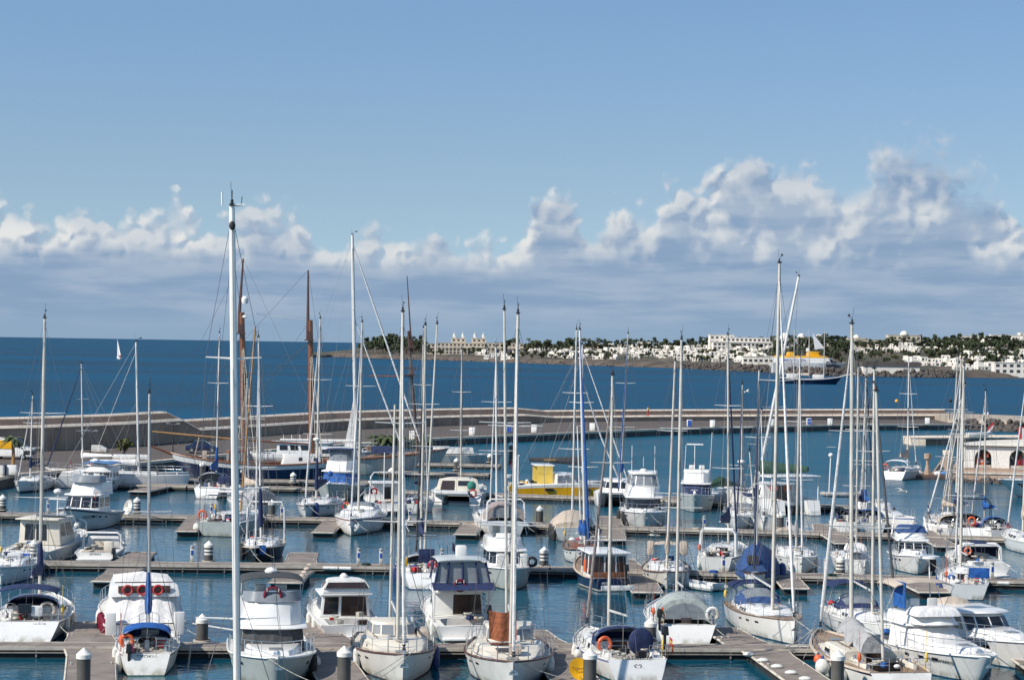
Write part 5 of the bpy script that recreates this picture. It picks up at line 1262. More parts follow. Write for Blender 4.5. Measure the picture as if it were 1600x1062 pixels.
g = MB(); g.tube([(-1.2, -3.4, b.fz), (-1.2, -3.6, b.fz + 2.2)], .03, 6); g.lathe([(.2, 0), (.5, .05), (.5, .16), (.2, .2)], (-1.2, -3.6, b.fz + 2.2), 12); g.build('radar_post', M['white'], b.e)
b.flag((-1.75, -5.4, 1.6), ('red', 'whitecv', 'bluecv'), 1.3, .4, .8)
b = cruiser('white motor cruiser cut by the right edge, with cream cockpit hood and blue trim', 'the edge cruiser with cream hood', 1606, 1046, 'bow', 12, 9.5, 3.3, 'white', fb=(1.9, 1.5, 1.3), fly=None, house=(-.28, .10), hz=1.1, rf=1.0, trunk=(.1, .36, .4), side=((.1, .9, .3, .85),))
b.hood(-2.4, -4.2, 1.25, 1.5, 'beigecv', 1.05, 'cockpit_hood', False); b.block('side_curtain', -1.3, -3.2, 1.7, .08, 1.6, .9, 'navycv', .02); b.fenders([(-1, .25), (-1, .4), (-1, .6)], 'bluefender', 'blue', 1.1)

# ---- far side of the first pontoon
b = sailboat('white sloop with navy bimini, navy sail cover and cream lifebuoy at far left', 'the navy bimini sloop', 36, 1005, 'stern', -7, 10.5, 3.75, (70, 497), foot=62, mr=.088, mastmat='mastbeige', genoa=None, cover='navycv', coverh=.55, hood='navycv', hoodh=.8, bim='navycv', bimz=2.0, rs=-.85, sw=.86, wheels=2, boomL=3.7, boomz=1.35, clut=9, wrap=1.6, cab=(.28, .67, .44))
b.buoy((.95, -4.4, 1.75), 'cream lifebuoy on the rail of the navy bimini sloop', 'beigecv', False, .34); b.transom_text('LA FLOR', .16, .86, 'letterblue', .7); b.fenders([(1, .6), (1, .8)], size=1.2); b.block('liferaft_case', .5, -4.75, 1.42, .55, .35, .5, 'white', .08); b.block('solar_panel', -.05, -4.98, 1.55, .62, .05, .45, 'glass', 0)
b = cruiser('white flybridge cruiser under white cockpit canvas with red lifejackets, maroon fenders at its side', 'the canvas covered cruiser', 226, 1004, 'stern', 8, 10.2, 4.1, 'white', fb=(1.9, 1.5, 1.2), house=(-.20, .16), hz=1.05, fly=None, rf=1.0, roof=False, back=None)
z = b.hz1; b.tier('hardtop', -4.0, 2.2, 1.75, 1.5, z + .003, z + .58, 1.0, .25, .12, .8, 'white', bevel=.12)
b.block('lifejacket_locker', 0, -3.93, z + .38, 2.5, .1, .34, 'brown', .02); 
for k, x in enumerate((-.8, -.1, .65)):
    g = MB(); g.torus((x, -4.02, z + .36), .22, .05, 'y', 14, 6); g.build('red_lifejacket', M['red'], b.e)
g = MB(); R = []
for u in range(6):
    u /= 5; hw_ = lerp(1.62, 1.92, u); yy = lerp(-3.75, -5.0, u); zz = lerp(z + .02, .95, u); R.append([(hw_ * q, yy + .05 * math.sin(q * 14 + u) + (.9 * (abs(q) ** 6)), zz) for q in [k / 10 - 1 for k in range(21)]])
g.loft(R, closed=False, cap0=False, cap1=False); g.build('cockpit_canvas', M['whitecv'], b.e, smooth=60)
g = MB(); R = []
for u in range(6):
    u /= 5; R.append([(sx * 1.5 * (1 - u * .9), lerp(-2.8, -1.2, 0) , z + .62 + .95 * (u)) for sx in (-1, 1)])
g.add([(-1.45, -2.9, z + .63), (1.45, -2.9, z + .63), (1.35, .5, z + .63), (-1.35, .5, z + .63), (0, -2.6, z + 1.12), (0, -.2, z + .85)], [(0, 1, 4), (1, 2, 5, 4), (2, 3, 5), (3, 0, 4, 5)]); g.build('bridge_cover', M['whitecv'], b.e, smooth=0, bevel=.05)
for sd in (-1, 1): b.block('quarter_post', sd * 1.62, -5.15, .95, .5, .35, 1.1, 'white', .05)
b.fenders([(-1, .72), (-1, .8), (-1, .88), (-1, .94)], 'maroon', 'maroon', 1.6); b.fenders([(-1, .58), (-1, .66)], size=1.4); b.text('DALILA', .12, (1.35, -5.12, .62), (math.pi / 2, 0, 0), 'letter')
g = MB(); g.tube([(1.75, -5.05, 1.0), (4.3, -5.6, .62)], .045, 6); g.build('gangway_pole', M['white'], b.e)
b = cruiser('small white flybridge cruiser with dark brown rear windows, stern to the viewer', 'the small brown window cruiser', 549, 1003, 'stern', 8, 8.6, 3.15, 'white', fb=(1.75, 1.4, 1.15), house=(-.22, .15), hz=1.1, fly=(-.27, .02, .22), back=[(.06, .36, .12, .9, 'window', 'glass'), (.42, .94, .04, .92, 'cabin_door', 'brownglass')], seats=False, side=((.06, .94, .3, .85),), rf=.9)
b.tier('bridge_hood', -2.4, -.2, 1.25, 1.1, b.fz, b.fz + .45, .5, .15, .3, .4, 'white2', bevel=.12, front=(.2, .8), back=[(.06, .94, .1, .72, 'rear_window', 'brownglass')], sides=((.1, .9, .15, .75),), glass='brownglass'); b.bow_rail(.6)
g = MB(); g.lathe([(.18, 0), (.2, .1), (.1, .2), (.03, .22)], (0, -1.2, b.fz + .45), 10); g.build('radar_dome', M['white'], b.e); b.block('transom_door', .55, -4.24, .72, .55, .06, .75, 'brownglass', .02); b.fenders([(-1, .5), (-1, .7)], size=1.0)
b = cruiser('white cruiser with navy framed bridge enclosure and navy awning, stern to the viewer', 'the navy bridge cruiser', 730, 1006, 'stern', 5, 9.8, 3.2, 'white', fb=(1.85, 1.5, 1.2), house=(-.18, .16), hz=1.15, fly=(-.3, .04, .5), back=[(.38, .96, .04, .9, 'cabin_door', 'brownglass')], side=((.06, .94, .35, .85),), rf=1.0)
zf = b.fz; b.arch(.80, 1.7, 'white', .06, .92); b.buoy((-.15, -3.1, zf - .12), 'red lifebuoy under the bridge rail of the navy bridge cruiser', 'maroon', False, .26)
g = MB(); 
for (x, y) in ((-1.3, -2.9), (-.75, -2.95), (0, -2.95), (.75, -2.95), (1.3, -2.9), (1.25, -.6), (-1.25, -.6)): g = MB(); g.tube([(x * 1.05, y, zf), (x * .9, y * .95, zf + 1.0)], .06, 6); g.build('curtain_post', M['navycv'], b.e)
b.tier('bridge_curtain', -2.85, -.3, 1.3, 1.1, zf, zf + .96, .4, .1, .15, .4, 'greyglass', bevel=0); b.bimini(-2.95, -.4, 1.25, zf + 1.15, 'greywhite', legs=False, name='bridge_roof', sag=.06)
R = [[(x, -2.9 - .9 * u, zf + .0 - .28 * u) for x in (-1.55, -.8, 0, .8, 1.55)] for u in (0, .5, 1)]; g = MB(); g.loft(R, closed=False, cap0=False, cap1=False); g.build('cockpit_awning', M['navycv'], b.e); b.block('tender_engine_cover', .1, -1.5, zf + 1.45, .55, .45, .55, 'white', .12); b.outboard(1.0, 1.5); b.fenders([(-1, .72), (-1, .85), (1, .8)], size=1.3)
b = sailboat('white yacht with a grey green cockpit tent and a white horseshoe buoy', 'the grey tent yacht', 1072, 1008, 'stern', 3, 10.8, 3.5, (1065, 530), foot=1057, mr=.075, mastmat='mastbeige', genoa=None, cover=None, tent='tentcv', rs=-.5, wheels=0, sw=.84, boomL=3.6, clut=0, mt=.44)
b.buoy((1.35, -4.9, 1.65), 'white horseshoe buoy on the grey tent yacht', 'white', True, .3); b.block('companion_door', .05, -5.0, 1.05, .5, .05, .42, 'brownglass', .01); b.outboard(-1.3, 1.3); b.flag((-1.2, -5.1, 1.6), ('red', 'yellow', 'red'), .9, .5, .3)
b = sailboat('white sloop with navy sprayhood and teak deck, bow pointing right towards the viewer', 'the navy hood sloop', 1240, 1007, 'bow', 17, 9.8, 3.1, (1218, 411), foot=1207, rail=('wood2', .03), deck='teak', mr=.088, mastmat='mastbeige', genoa='whitecv', gr=.085, cover=None, hood='midblue', hoodh=1.0, bim='navycv', bimz=1.6, wheels=1, rs=-.6, rb=.25, cab=(.32, .70, .38), win=[(.52, .60, .3, .8), (.63, .71, .3, .8), (.74, .84, .3, .8)], fb=(1.5, 1.25, 1.2), boomL=4.2)
b.fenders([(-1, .55), (-1, .75)], 'bluefender', 'blue', 1.1); mooring(b, (.2, 5.1, 1.45), 1330, 1010)
b = sailboat('white sloop with black furled headsail and navy bimini behind the grey boom cover', 'the black trimmed sloop', 1400, 1012, 'bow', 16, 9.6, 3.0, (1366, 576), foot=1363, mr=.075, mastmat='mastbeige', genoa='darkcv', gr=.07, cover=None, hood='navycv', bim='navycv', bimz=1.9, rs=-.4, rb=.3, boomL=4, win=[(.5, .6, .3, .8), (.64, .74, .3, .8)])
b.clutter(3, .8, .9, 5, ('lightblue', 'bluecv')); b.fenders([(-1, .4), (-1, .6)], size=1.1)

# ---- near side of the second pontoon
b = sailboat('white yacht with a bluish fender cut by the left edge, bow to the viewer', 'the left edge yacht', 2, 914, 'bow', 0, 8, 2.8, False, wheels=0, mr=.06, genoa='whitecv', cover=None, clut=2)
b = sailboat('white ketch crowded with gear, wind generator and red horseshoe buoy, stern to the viewer', 'the crowded ketch', 667, 921, 'stern', -1, 9.5, 3.2, (665, 508), foot=657, hull='white', bottom='antifoul_blue', mr=.07, mastmat='mastbeige', genoa='darkcv', cover='navycv', rs=-.75, sw=.82, wheels=1, clut=18, mt=.42, name='ketch', hood='greycv', boomL=3, boomz=1.6)
b.mast(.72, (683, 506), None, .06, 'mastbeige', 1, stays=False, name='mizzen_mast'); b.arch(.93, 2.0); b.buoy((1.25, -5.05, 1.7), 'red horseshoe buoy on the stern rail of the crowded ketch', 'red', True, .3); b.buoy((.35, -5.15, 1.6), 'small red and white ring on the crowded ketch', 'red', False, .2)
b.solar(-.3, -4.3, 3.1, 1.8, .7); b.block('navy_dodger_panel', .0, -4.6, 1.95, .95, .08, .8, 'navycv', .02); b.block('jerrycan', -1.3, -4.9, 1.6, .3, .25, .5, 'yellow', .05); b.fenders([(-1, .35), (-1, .6), (-1, .8)], 'bluefender', 'blue', 1.4)
g = MB(); z = 3.0
for k in range(6): a = k * math.pi / 3; g.tube([(-1.3, -4.9, z + .8), (-1.3 + .45 * math.cos(a), -4.9, z + .8 + .45 * math.sin(a))], .035, 4)
g.tube([(-1.3, -4.85, 1.3), (-1.3, -4.85, z + .8)], .03, 6); g.build('wind_generator', M['white'], b.e); b.flag((1.5, -5.0, 1.8), ('navycv', 'navycv'), 1.9, .8, .5)
b.transom_text('ULTIMA', .18, .62, 'letter')
b = cruiser('pale green hulled flybridge cruiser with dark windscreen, bow to the viewer, behind tall masts', 'the pale green flybridge cruiser', 800, 922, 'bow', 2, 8.8, 3.1, 'greygreen', 'antifoul_black', cove=None, fb=(1.9, 1.55, 1.4), house=(-.26, .14), hz=1.0, front=(.28, .92), frontn=4, trunk=None, fly=(-.3, .08, .62), rf=.35, seats=True)
anchor(b); b.bimini(-3.0, -.4, 1.5, b.fz + .8, 'greywhite', foot=b.fz, sag=.05); b.fenders([(1, .4), (1, .55)], 'dark', 'black', 1.5)
for x in (-.75, .6): b.block('folded_chair', x, 2.9, b.zs(.2) + .45, .45, .2, .8, 'white2', .04)
g = MB(); g.torus((-1.3, 2.5, b.zs(.25) + .35), .25, .1, 'y', 14, 6); g.build('tyre_fender', M['dark'], b.e)
b = Boat('trawler_boat', 'small navy blue wooden trawler with white wheelhouse and brown windows', 'the blue trawler', 'motor boat', 954, 924, 'stern', 8, 6.8, 2.45, (1.5, .85, .8), .86, .5, .7, .1, .6, 'motor')
b.hull('navy', 'antifoul_black', 'white'); b.deck('teak', .72, .95, .4, .7, 'teak'); b.rail_cap('beigecv', .06, 'rubbing_strake'); b.bow_rail(.4)
b.tier('wheelhouse', -3.1, .3, 1.12, 1.0, b.zs(.6) - .05, b.zs(.6) + 1.42, .1, 0, .06, .25, 'white', (.35, .9), ((.05, .3, .15, .9), (.4, .65, .35, .9), (.72, .95, .35, .9)), [(.05, .32, .1, .92, 'window', 'brownglass'), (.37, .64, .05, .92, 'cabin_door', 'brownglass'), (.69, .95, .1, .92, 'window', 'brownglass')], 'brownglass', bevel=.03)
b.tier('wheelhouse_roof', -3.3, .55, 1.3, 1.15, b.zs(.6) + 1.423, b.zs(.6) + 1.52, 0, 0, .03, .2, 'white', bevel=.02); b.block('wood_trim', 0, -3.13, b.zs(.6) + .2, 2.1, .05, .3, 'wood', .01)
g = MB(); g.tube([(0, -.3, 2.2), (0, -.35, 3.5)], .05, 6); g.tube([(-.5, -.3, 3.0), (.5, -.3, 3.0)], .025, 5); g.build('signal_mast', M['white'], b.e); b.block('orange_lifebuoy_box', -1.16, -1.6, 1.4, .08, .4, .75, 'orange', .03); b.text('MITU', .2, (-.35, -3.45, .5), (math.pi / 2, 0, .0), 'letterwhite'); b.outboard(.9, 1.2)
b = sailboat('white double ended yacht with tan cushions and brown toe rail, stern to the viewer', 'the tan cushion yacht', 1042, 921, 'bow', -8, 9.8, 3.1, (1055, 563), rail=('wood2', .05), deck='deckcream', mr=.075, mastmat='mastbeige', genoa=None, cover='beigecv', coverh=.5, wheels=0, rb=1.1, fb=(1.45, 1.0, 1.05), clut=10, mt=.36, bim='beigecv', bimz=1.7, hull='white2')
b.block('tan_bundle', -1.1, -2.6, 1.9, .5, .6, .9, 'beigecv', .15); b.block('tan_bundle', 1.0, -2.4, 1.9, .45, .5, .9, 'beigecv', .15); b.fenders([(-1, .2), (-1, .3)], size=1.1)
def dinghy(label, short, px, py, hd, L=2.6, mt='hypalon', z=0.0):
    p = at(px, py, z); e = empty('inflatable_dinghy', (p.x, p.y, z), math.radians(hd), label, 'dinghy'); g = MB(); w = .62; r = .19
    g.tube([(-w, -L / 2 - .1, .2), (-w, -L / 2, .2), (-w, L * .15, .2), (-w * .75, L * .38, .24), (0, L / 2, .32), (w * .75, L * .38, .24), (w, L * .15, .2), (w, -L / 2, .2), (w, -L / 2 - .1, .2)], [.05, r, r, r, r, r, r, r, .05], 8); g.build('buoyancy_tube', M[mt], e)
    g = MB(); g.box(0, -.05, .1, w * 2 - .2, L * .85, .06); g.build('floorboard', M['deck'], e); g = MB(); g.box(0, -L / 2 + .1, .28, w * 2 - .2, .06, .4); g.build('transom', M['white2'], e); return e
dinghy('small pale inflatable dinghy afloat beside the tan cushion yacht', '', 1100, 920, 40)
b = sailboat('white ketch wholly under a faded blue tent cover', 'the blue tented ketch', 1178, 922, 'bow', 12, 8.4, 2.7, (1186, 577), foot=1182, rail=('dark', .05), hull='white2', bottom='antifoul_blue', mr=.06, mastmat='alu', genoa='navycv', cover=None, wheels=0, clut=0, lines=False, mt=.34, cab=None, rb=.4, fb=(1.35, 1.15, 1.1))
b.mast(.72, (1171, 704), None, .05, 'mastbeige', 0, stays=False, name='mizzen_mast', head=True)
g = MB(); R = []
for t, h in ((.16, .55), (.3, 1.55), (.5, 1.75), (.72, 1.55), (.96, 1.2)):
    w = b.f(t) + .05; y = b.yt(t); z = b.zs(t); R.append([(-w, y, z - .35), (-w, y, z + .1), (-w * .55, y, z + h * .7), (0, y, z + h), (w * .55, y, z + h * .7), (w, y, z + .1), (w, y, z - .35)])
g.loft(R, closed=False, cap0=True, cap1=True); g.build('tent_cover', M['midblue'], b.e, smooth=30); b.fenders([(-1, .6)], 'bluefender', 'blue', 2.0); b.block('hatch_opening', .15, 2.85, 1.75, .7, .25, .55, 'dark', .1)
b = sailboat('white yacht with grey transom, bow pointing away left behind the big motor yacht', 'the grey transom yacht', 1512, 937, 'stern', 8, 9.5, 2.9, (1506, 570), foot=1501, hull='white', mr=.085, mastmat='mastbeige', genoa='whitecv', cover=None, wheels=1, boomL=4, sw=.78)
b.block('blue_lee_cloth', .6, -4.9, 1.65, 1.2, .08, .6, 'bluecv', .02); b.fenders([(-1, .4), (-1, .6), (-1, .75)], 'bluefender', 'blue', 1.0)

# ---- far side of the second pontoon
b = cruiser('beige cabin motor boat with dark rear panes and a blue name board', 'the beige cabin boat', 38, 881, 'stern', -14, 9.8, 3.6, 'white', fb=(2.0, 1.5, 1.15), house=(-.24, .14), hz=1.65, fly=None, back=[(.14, .38, .18, .82, 'window', 'glass'), (.42, .68, .18, .82, 'window', 'glass')], side=((.1, .4, .35, .85), (.5, .92, .35, .85)), mat_='cream', rf=.9)
b.block('solar_panel', .4, -1.2, b.hz1 + .2, 1.9, .9, .05, 'glass', 0); b.block('name_board', .25, -4.95, .6, .7, .05, .22, 'letterblue', .06); g = MB(); g.tube([(.3, 0, b.hz1), (.3, 0, b.hz1 + 1.6)], .05, 6); g.lathe([(.25, 0), (.3, .1), (.2, .25), (.03, .3)], (.3, 0, b.hz1 + 1.6), 12); g.box(.3, 0, b.hz1 + 1.2, 1.2, .15, .08); g.build('radar_mast', M['white'], b.e); b.clutter(6, .8, .95, 3)
b = cruiser('small white open sport boat with low arch windscreen, stern to the viewer', 'the small open boat', 149, 880, 'stern', -3, 6.6, 2.8, 'white', fb=(1.35, 1.1, .95), house=(-.02, .18), hz=.75, fly=None, roof=False, trunk=(.0, .36, .35), cockpit=(.5, .97), front=(.15, .9), side=((.1, .9, .2, .9),), glass='greyglass', rf=.6, back=[(.2, .8, .05, .7, 'cabin_door', 'deckcream')])
b.arch(.62, 1.0, 'white', .05, .9); b.block('stern_bench', 0, -2.6, .6, 2.0, .5, .4, 'beigecv', .08); b.block('folded_seat', .5, -1.0, .8, .6, .6, .9, 'cream', .1); b.transom_text('JACANA II', .16, .62); b.outboard(1.2, .6); b.block('windscreen_cover', 0, .6, 1.62, 1.7, .8, .12, 'navycv', .04)
b = sailboat('black hulled yacht with white arch and navy mast bag, bow to the viewer', 'the black yacht', 400, 879, 'bow', -3, 9.6, 3.0, (404, 527), hull='black', bottom='antifoul_black', deck='deckcream', rail=('beigecv', .04), mr=.065, mastmat='mastwhite', genoa='whitecv', gr=.06, cover='navycv', wheels=0, wrap=2.6, boomL=2.4, coverh=.35, clut=8, fb=(1.3, 1.0, 1.0), rb=1.0)
b.arch(.84, 2.7, 'white', .05); b.block('blue_bag', -.45, 4.4, .9, .45, .2, .6, 'bluecv', .06); b.fenders([(1, .35), (1, .25)], 'dark', 'black', 1.5); mooring(b, (.5, 3.9, 1.1), 430, 884)
b = sailboat('white classic yacht with brown deckhouse and bright blue sail covers', 'the blue mast classic yacht', 918, 884, 'bow', 8, 9.0, 2.8, (906, 515), foot=914, hull='white2', rail=('wood2', .06), deck='teak', cabmat='wood', mr=.085, mastmat='mastwhite', genoa='bluecv', gr=.10, cover='bluecv', coverh=.5, boomL=3.4, boomz=.8, boot=None, cove='navy', wheels=1, rb=1.3, fb=(1.6, 1.05, 1.25), clut=6, cab=(.34, .66, .45))
b.mast(.80, (902, 665), None, .05, 'mastwhite', 0, stays=False, name='mizzen_mast', head=False); b.boom(1.9, .8, 'mastwood', 'bluecv', 0, .4); b.fenders([(-1, .45), (-1, .6)], size=.9)
g = MB(); g.tube([(0, 4.3, 1.65), (0, 6.0, 1.95)], .07, 7); g.build('bowsprit', M['wood'], b.e)
b = sailboat('white cruising yacht with thick white stern arch and navy boom bag, port side showing', 'the white arch yacht', 1118, 893, 'stern', -8, 9.6, 3.0, (1137.5, 523), foot=1138, mr=.075, mastmat='mastbeige', genoa='navycv', gr=.07, cover='navycv', coverh=.75, boomL=3.6, boomz=1.6, wheels=1, win=[(.62, .80, .25, .85), (.84, .94, .3, .8)], cab=(.3, .72, .48), fb=(1.5, 1.25, 1.2))
b.arch(.90, 1.75, 'white', .09, .95); b.fenders([(-1, .55), (-1, .65), (-1, .75), (-1, .85), (1, .6)], size=1.0)
b = sailboat('white sloop with a tan bimini, bow pointing right, moored left of the banded pile', 'the tan bimini sloop', 1252, 897, 'bow', 5, 9.6, 3.0, (1250, 556), foot=1244, mr=.07, mastmat='mastbeige', genoa='whitecv', gr=.06, cover='greycv', bim='beigecv', bimz=1.8, wheels=1, boomL=3.4, win=[(.55, .68, .3, .8)], clut=6); b.fenders([(-1, .4), (-1, .6)], size=.9); b.ball(1, .1, 'fender', 'white', .2, .5)
b = sailboat('small white yacht with blue deck bags right of a banded pile', 'the blue bag yacht', 1350, 902, 'bow', 14, 8.4, 2.6, (1341, 572), foot=1338, mr=.065, mastmat='mastbeige', genoa=None, cover=None, wheels=0, clut=10, win=[(.55, .7, .3, .8)]); b.clutter(5, .35, .6, 8, ('bluecv', 'lightblue', 'whitecv'))
b.block('covered_tender', .2, 1.6, 1.75, 1.5, 1.9, .55, 'whitecv', .25, .7, .7)
b = cruiser('white motor cruiser with a black windscreen and blue bridge cover, bow to the viewer left', 'the black windscreen cruiser', 1434, 897, 'bow', -8, 7.2, 2.75, 'white', fb=(1.75, 1.4, 1.2), house=(-.24, .14), hz=1.0, front=(.18, .86), frontn=4, fly=(-.3, .04, .36), rf=.65, side=((.1, .92, .3, .85),), seats=False); anchor(b)
b.block('bridge_cover', 0, -1.3, b.fz + .22, 2.1, 1.9, .5, 'midblue', .2, .75, .7); g = MB()
for sd in (-1, 1): g.tube([(sd * 1.2, -1.6, b.fz - .2), (sd * 1.0, -2.1, b.fz + .95)], .06, 6)
g.build('arch_leg', M['white'], b.e); b.fenders([(-1, .2), (-1, .32), (-1, .45)], 'dark', 'black', 1.2)
b = cruiser('white sport cruiser with wide roll bar and navy hood, stern to the viewer at right', 'the roll bar cruiser', 1545, 906, 'stern', 1, 7.4, 2.95, 'white', fb=(1.7, 1.4, 1.25), house=(-.04, .16), hz=.9, fly=None, roof=False, glass='greyglass', front=(.1, .9), side=((.1, .9, .1, .9),), rf=.7, cockpit=(.5, .97), back=[(.3, .52, .1, .85, 'cabin_door', 'glass')])
b.arch(.74, 1.12, 'white', .13, .95); b.hood(-.2, -1.9, 1.3, 1.05, 'navycv', 1.25, 'cockpit_hood', False); b.block('stern_sunpad', 0, -3.0, 1.0, 2.3, 1.0, .3, 'white2', .1); b.block('cockpit_bench', .6, -2.2, .9, 1.1, .6, .6, 'greycv', .12); b.buoy((-1.5, -3.9, 1.9), 'small orange buoy on the roll bar cruiser', 'orange', False, .2); b.clutter(4, .6, .85, 4, ('greycv', 'beigecv'))
b = sailboat('white sloop with a cream sail bag, cut by the right edge', 'the right edge sloop', 1632, 868, 'stern', 28, 10, 3.2, (1607, 560), foot=1603, mr=.08, mastmat='mastbeige', genoa='whitecv', cover='beigecv', wheels=1, clut=5)

# ---- near side of the third pontoon
b = cruiser('white flybridge cruiser with lettered flared bow pointing left', 'the lettered bow cruiser', 108, 830, 'bow', -13, 8.8, 3.7, 'white', 'antifoul_black', fb=(2.5, 1.75, 1.4), house=(-.18, .15), hz=1.35, front=(.32, .90), frontn=4, trunk=None, fly=(-.26, .06, .85), rf=.55, side=((.05, .45, .35, .85), (.55, .95, .35, .85)), rb=1.3, cove=None)
b.rail_cap('navy', .05, 'gunwale_stripe', -.12); anchor(b); b.ball(-1, .04, 'fender', 'white', .3, .5); b.hull_text('FOLIOT N D', .30, .22, 1.05, -1)
g = MB(); g.tube([(-1.3, -2.3, b.fz), (-1.3, -2.6, b.fz + 1.2), (1.3, -2.6, b.fz + 1.2), (1.3, -2.3, b.fz)], .03, 6); g.tube([(0, -.2, b.fz), (0, .3, b.fz + 1.2)], .02, 5); g.build('signal_frame', M['steel'], b.e); b.tier('bridge_windscreen', -.9, .45, 1.35, 1.1, b.fz, b.fz + .5, .3, 0, .05, .4, 'greyglass', bevel=0)
b.flag((-2.0, 3.5, 2.3), ('whitecv', 'red'), 1.4, .5, .25); b.block('cockpit_chair', .9, -3.2, 1.3, .6, .5, .6, 'bluecv', .05)
b = sailboat('pale grey green steel yacht with flags and an orange horseshoe buoy, stern to the viewer', 'the grey yacht with flags', 342, 838, 'stern', -4, 10.5, 3.9, (399, 510), foot=376, hull='greygreen', bottom='antifoul_black', mr=.075, mastmat='mastwood', genoa=None, cover=None, wheels=1, clut=14, rs=.25, sw=.86, spr=1, fb=(1.6, 1.35, 1.35), boomL=3, mt=.4, stays=True, head=False)
b.arch(.86, 1.9, 'alu', .04); b.block('arch_roof', 0, -3.4, 3.25, 2.9, 1.3, .08, 'whitecv', .02); b.buoy((-1.35, -4.8, 2.1), 'orange horseshoe buoy on the grey yacht with flags', 'orange', True, .3); b.flag((-.3, -5.0, 1.6), ('yellow', 'lightblue'), 1.4, .55, .7); b.ball(-1, .9, 'fender', 'white', .33, .55)
b = sailboat('white yacht with a near vertical bow pointing left towards the viewer', 'the plumb bow yacht', 548, 837, 'bow', -16, 11.0, 3.9, (566, 503), foot=560, mr=.09, mastmat='mastbeige', genoa='whitecv', gr=.08, cover=None, rb=.25, fb=(1.62, 1.45, 1.35), wheels=2, clut=8, boomL=4, hood='whitecv', bottom='antifoul_black', boot='greygreen')
b.ball(-1, .03, 'fender', 'white', .33, .6, -.1); b.buoy((1.4, -2.6, 2.5), 'red ring buoy at the side of the plumb bow yacht', 'red', False, .28)
b = sailboat('white yacht with a taupe cockpit enclosure and radar behind the pale green cruiser', 'the taupe enclosure yacht', 790, 838, 'stern', -6, 11.5, 4.0, (775, 542), foot=776, mr=.08, mastmat='mastwhite', genoa='whitecv', cover=None, tent='taupecv', wheels=0, clut=10, fb=(1.7, 1.5, 1.4), boomL=4); b.arch(.98, 1.7, 'white', .05); b.clutter(6, .15, .4, 9)
g = MB(); g.tube([(.2, -5.3, 1.4), (.2, -5.3, 4.4)], .05, 6); g.lathe([(.3, 0), (.36, .08), (.36, .26), (.3, .3)], (.2, -5.3, 4.4), 14); g.build('radar_post', M['greywhite'], b.e)
b = cruiser('white flybridge cruiser with an enclosed bridge and dark lower windscreen, bow to the viewer', 'the enclosed bridge cruiser', 1008, 826, 'bow', -6, 10.8, 3.9, 'white', fb=(1.9, 1.6, 1.35), house=(-.24, .14), hz=1.15, front=(.16, .88), frontn=1, trunk=(.1, .34, .25), fly=(-.28, .07, .8), rf=.55, seats=False)
anchor(b); b.tier('bridge_enclosure', -2.9, .1, 1.36, 1.15, b.fz + .003, b.fz + .95, .45, .1, .2, .4, 'white2', bevel=.05, front=(.06, .86), sides=((.06, .94, .1, .85),), glass='greyglass'); b.tier('bridge_roof', -3.1, -.1, 1.3, 1.1, b.fz + .953, b.fz + 1.12, .1, 0, .1, .3, 'white', bevel=.06)
g = MB(); g.lathe([(.3, 0), (.3, .12), (.15, .22), (.03, .24)], (0, -1.4, b.fz + 1.12), 12)
for x in (-.95, .95): g.tube([(x, -1.9, b.fz + 1.1), (x, -2.0, b.fz + 3.2)], .025, 5)
g.tube([(0, -1.6, b.fz + 1.5), (0, -1.6, b.fz + 2.3)], .02, 5); g.build('radar_and_aerials', M['white'], b.e); b.fenders([(1, .3), (1, .5)], 'dark', 'black', 1.6); b.fenders([(-1, .3), (-1, .4)], size=1.2); mooring(b, (-.4, 5.0, 2.0), 966, 822)

# ---- far side of the third pontoon and the fourth pontoon
b = sailboat('white sloop with a dark navy mast bag and boom cover, bow pointing left', 'the navy boom sloop', 478, 810, 'bow', -10, 11.0, 3.5, (500.5, 497), foot=494, mr=.085, mastmat='mastbeige', genoa='whitecv', gr=.09, cover='navycv', coverh=.7, boomL=4.4, boomz=1.0, wrap=2.6, wheels=1, win=[(.4, .48, .35, .7), (.55, .63, .35, .7), (.7, .78, .35, .7)], boot='greygreen')
b.fenders([(-1, .1)], 'bluefender', 'blue', 1.8); b.fenders([(1, .8), (1, .9)], 'dark', 'black', 2.0); b.radar(5)
b = sailboat('pale grey yacht with tan covers lying just right of the tallest mast', 'the tan cover yacht', 415, 806, 'stern', -5, 9.0, 3.0, (386, 590), foot=383, hull='greywhite', mr=.05, cover='beigecv', genoa='beigecv', coverh=.6, wheels=1, clut=10, tent='greycv', spr=1); b.fenders([(1, .8)], size=1.2)
b = cruiser('white boat with raised wheelhouse and tall stern frame', 'the stern frame boat', 607, 803, 'stern', 6, 8.5, 3.2, 'white', house=(-.2, .15), hz=1.5, fly=None, back=[(.45, .7, .1, .8, 'cabin_door', 'glass')], fb=(1.7, 1.4, 1.2)); b.arch(.9, 2.6, 'white', .05); b.buoy((-1.2, -3.6, 1.9), 'red buoy on the stern frame boat', 'red', True, .26)
g = MB(); g.tube([(-.35, -3.6, 1.2), (-.35, -3.6, 5.2), (.35, -3.6, 5.2), (.35, -3.6, 1.2)], .05, 6); g.build('tall_stern_frame', M['white'], b.e)
b = sailboat('yacht with a beige deck cover left of a finger in the third row', 'the beige covered yacht', 893, 846, 'stern', 3, 11.0, 3.3, (901, 515), foot=894, hull='greywhite', mr=.08, mastmat='mastwhite', genoa=None, cover=None, wheels=0, clut=0, lines=False, fb=(1.5, 1.3, 1.3), rs=.2, boomL=3.5)
g = MB(); R = []
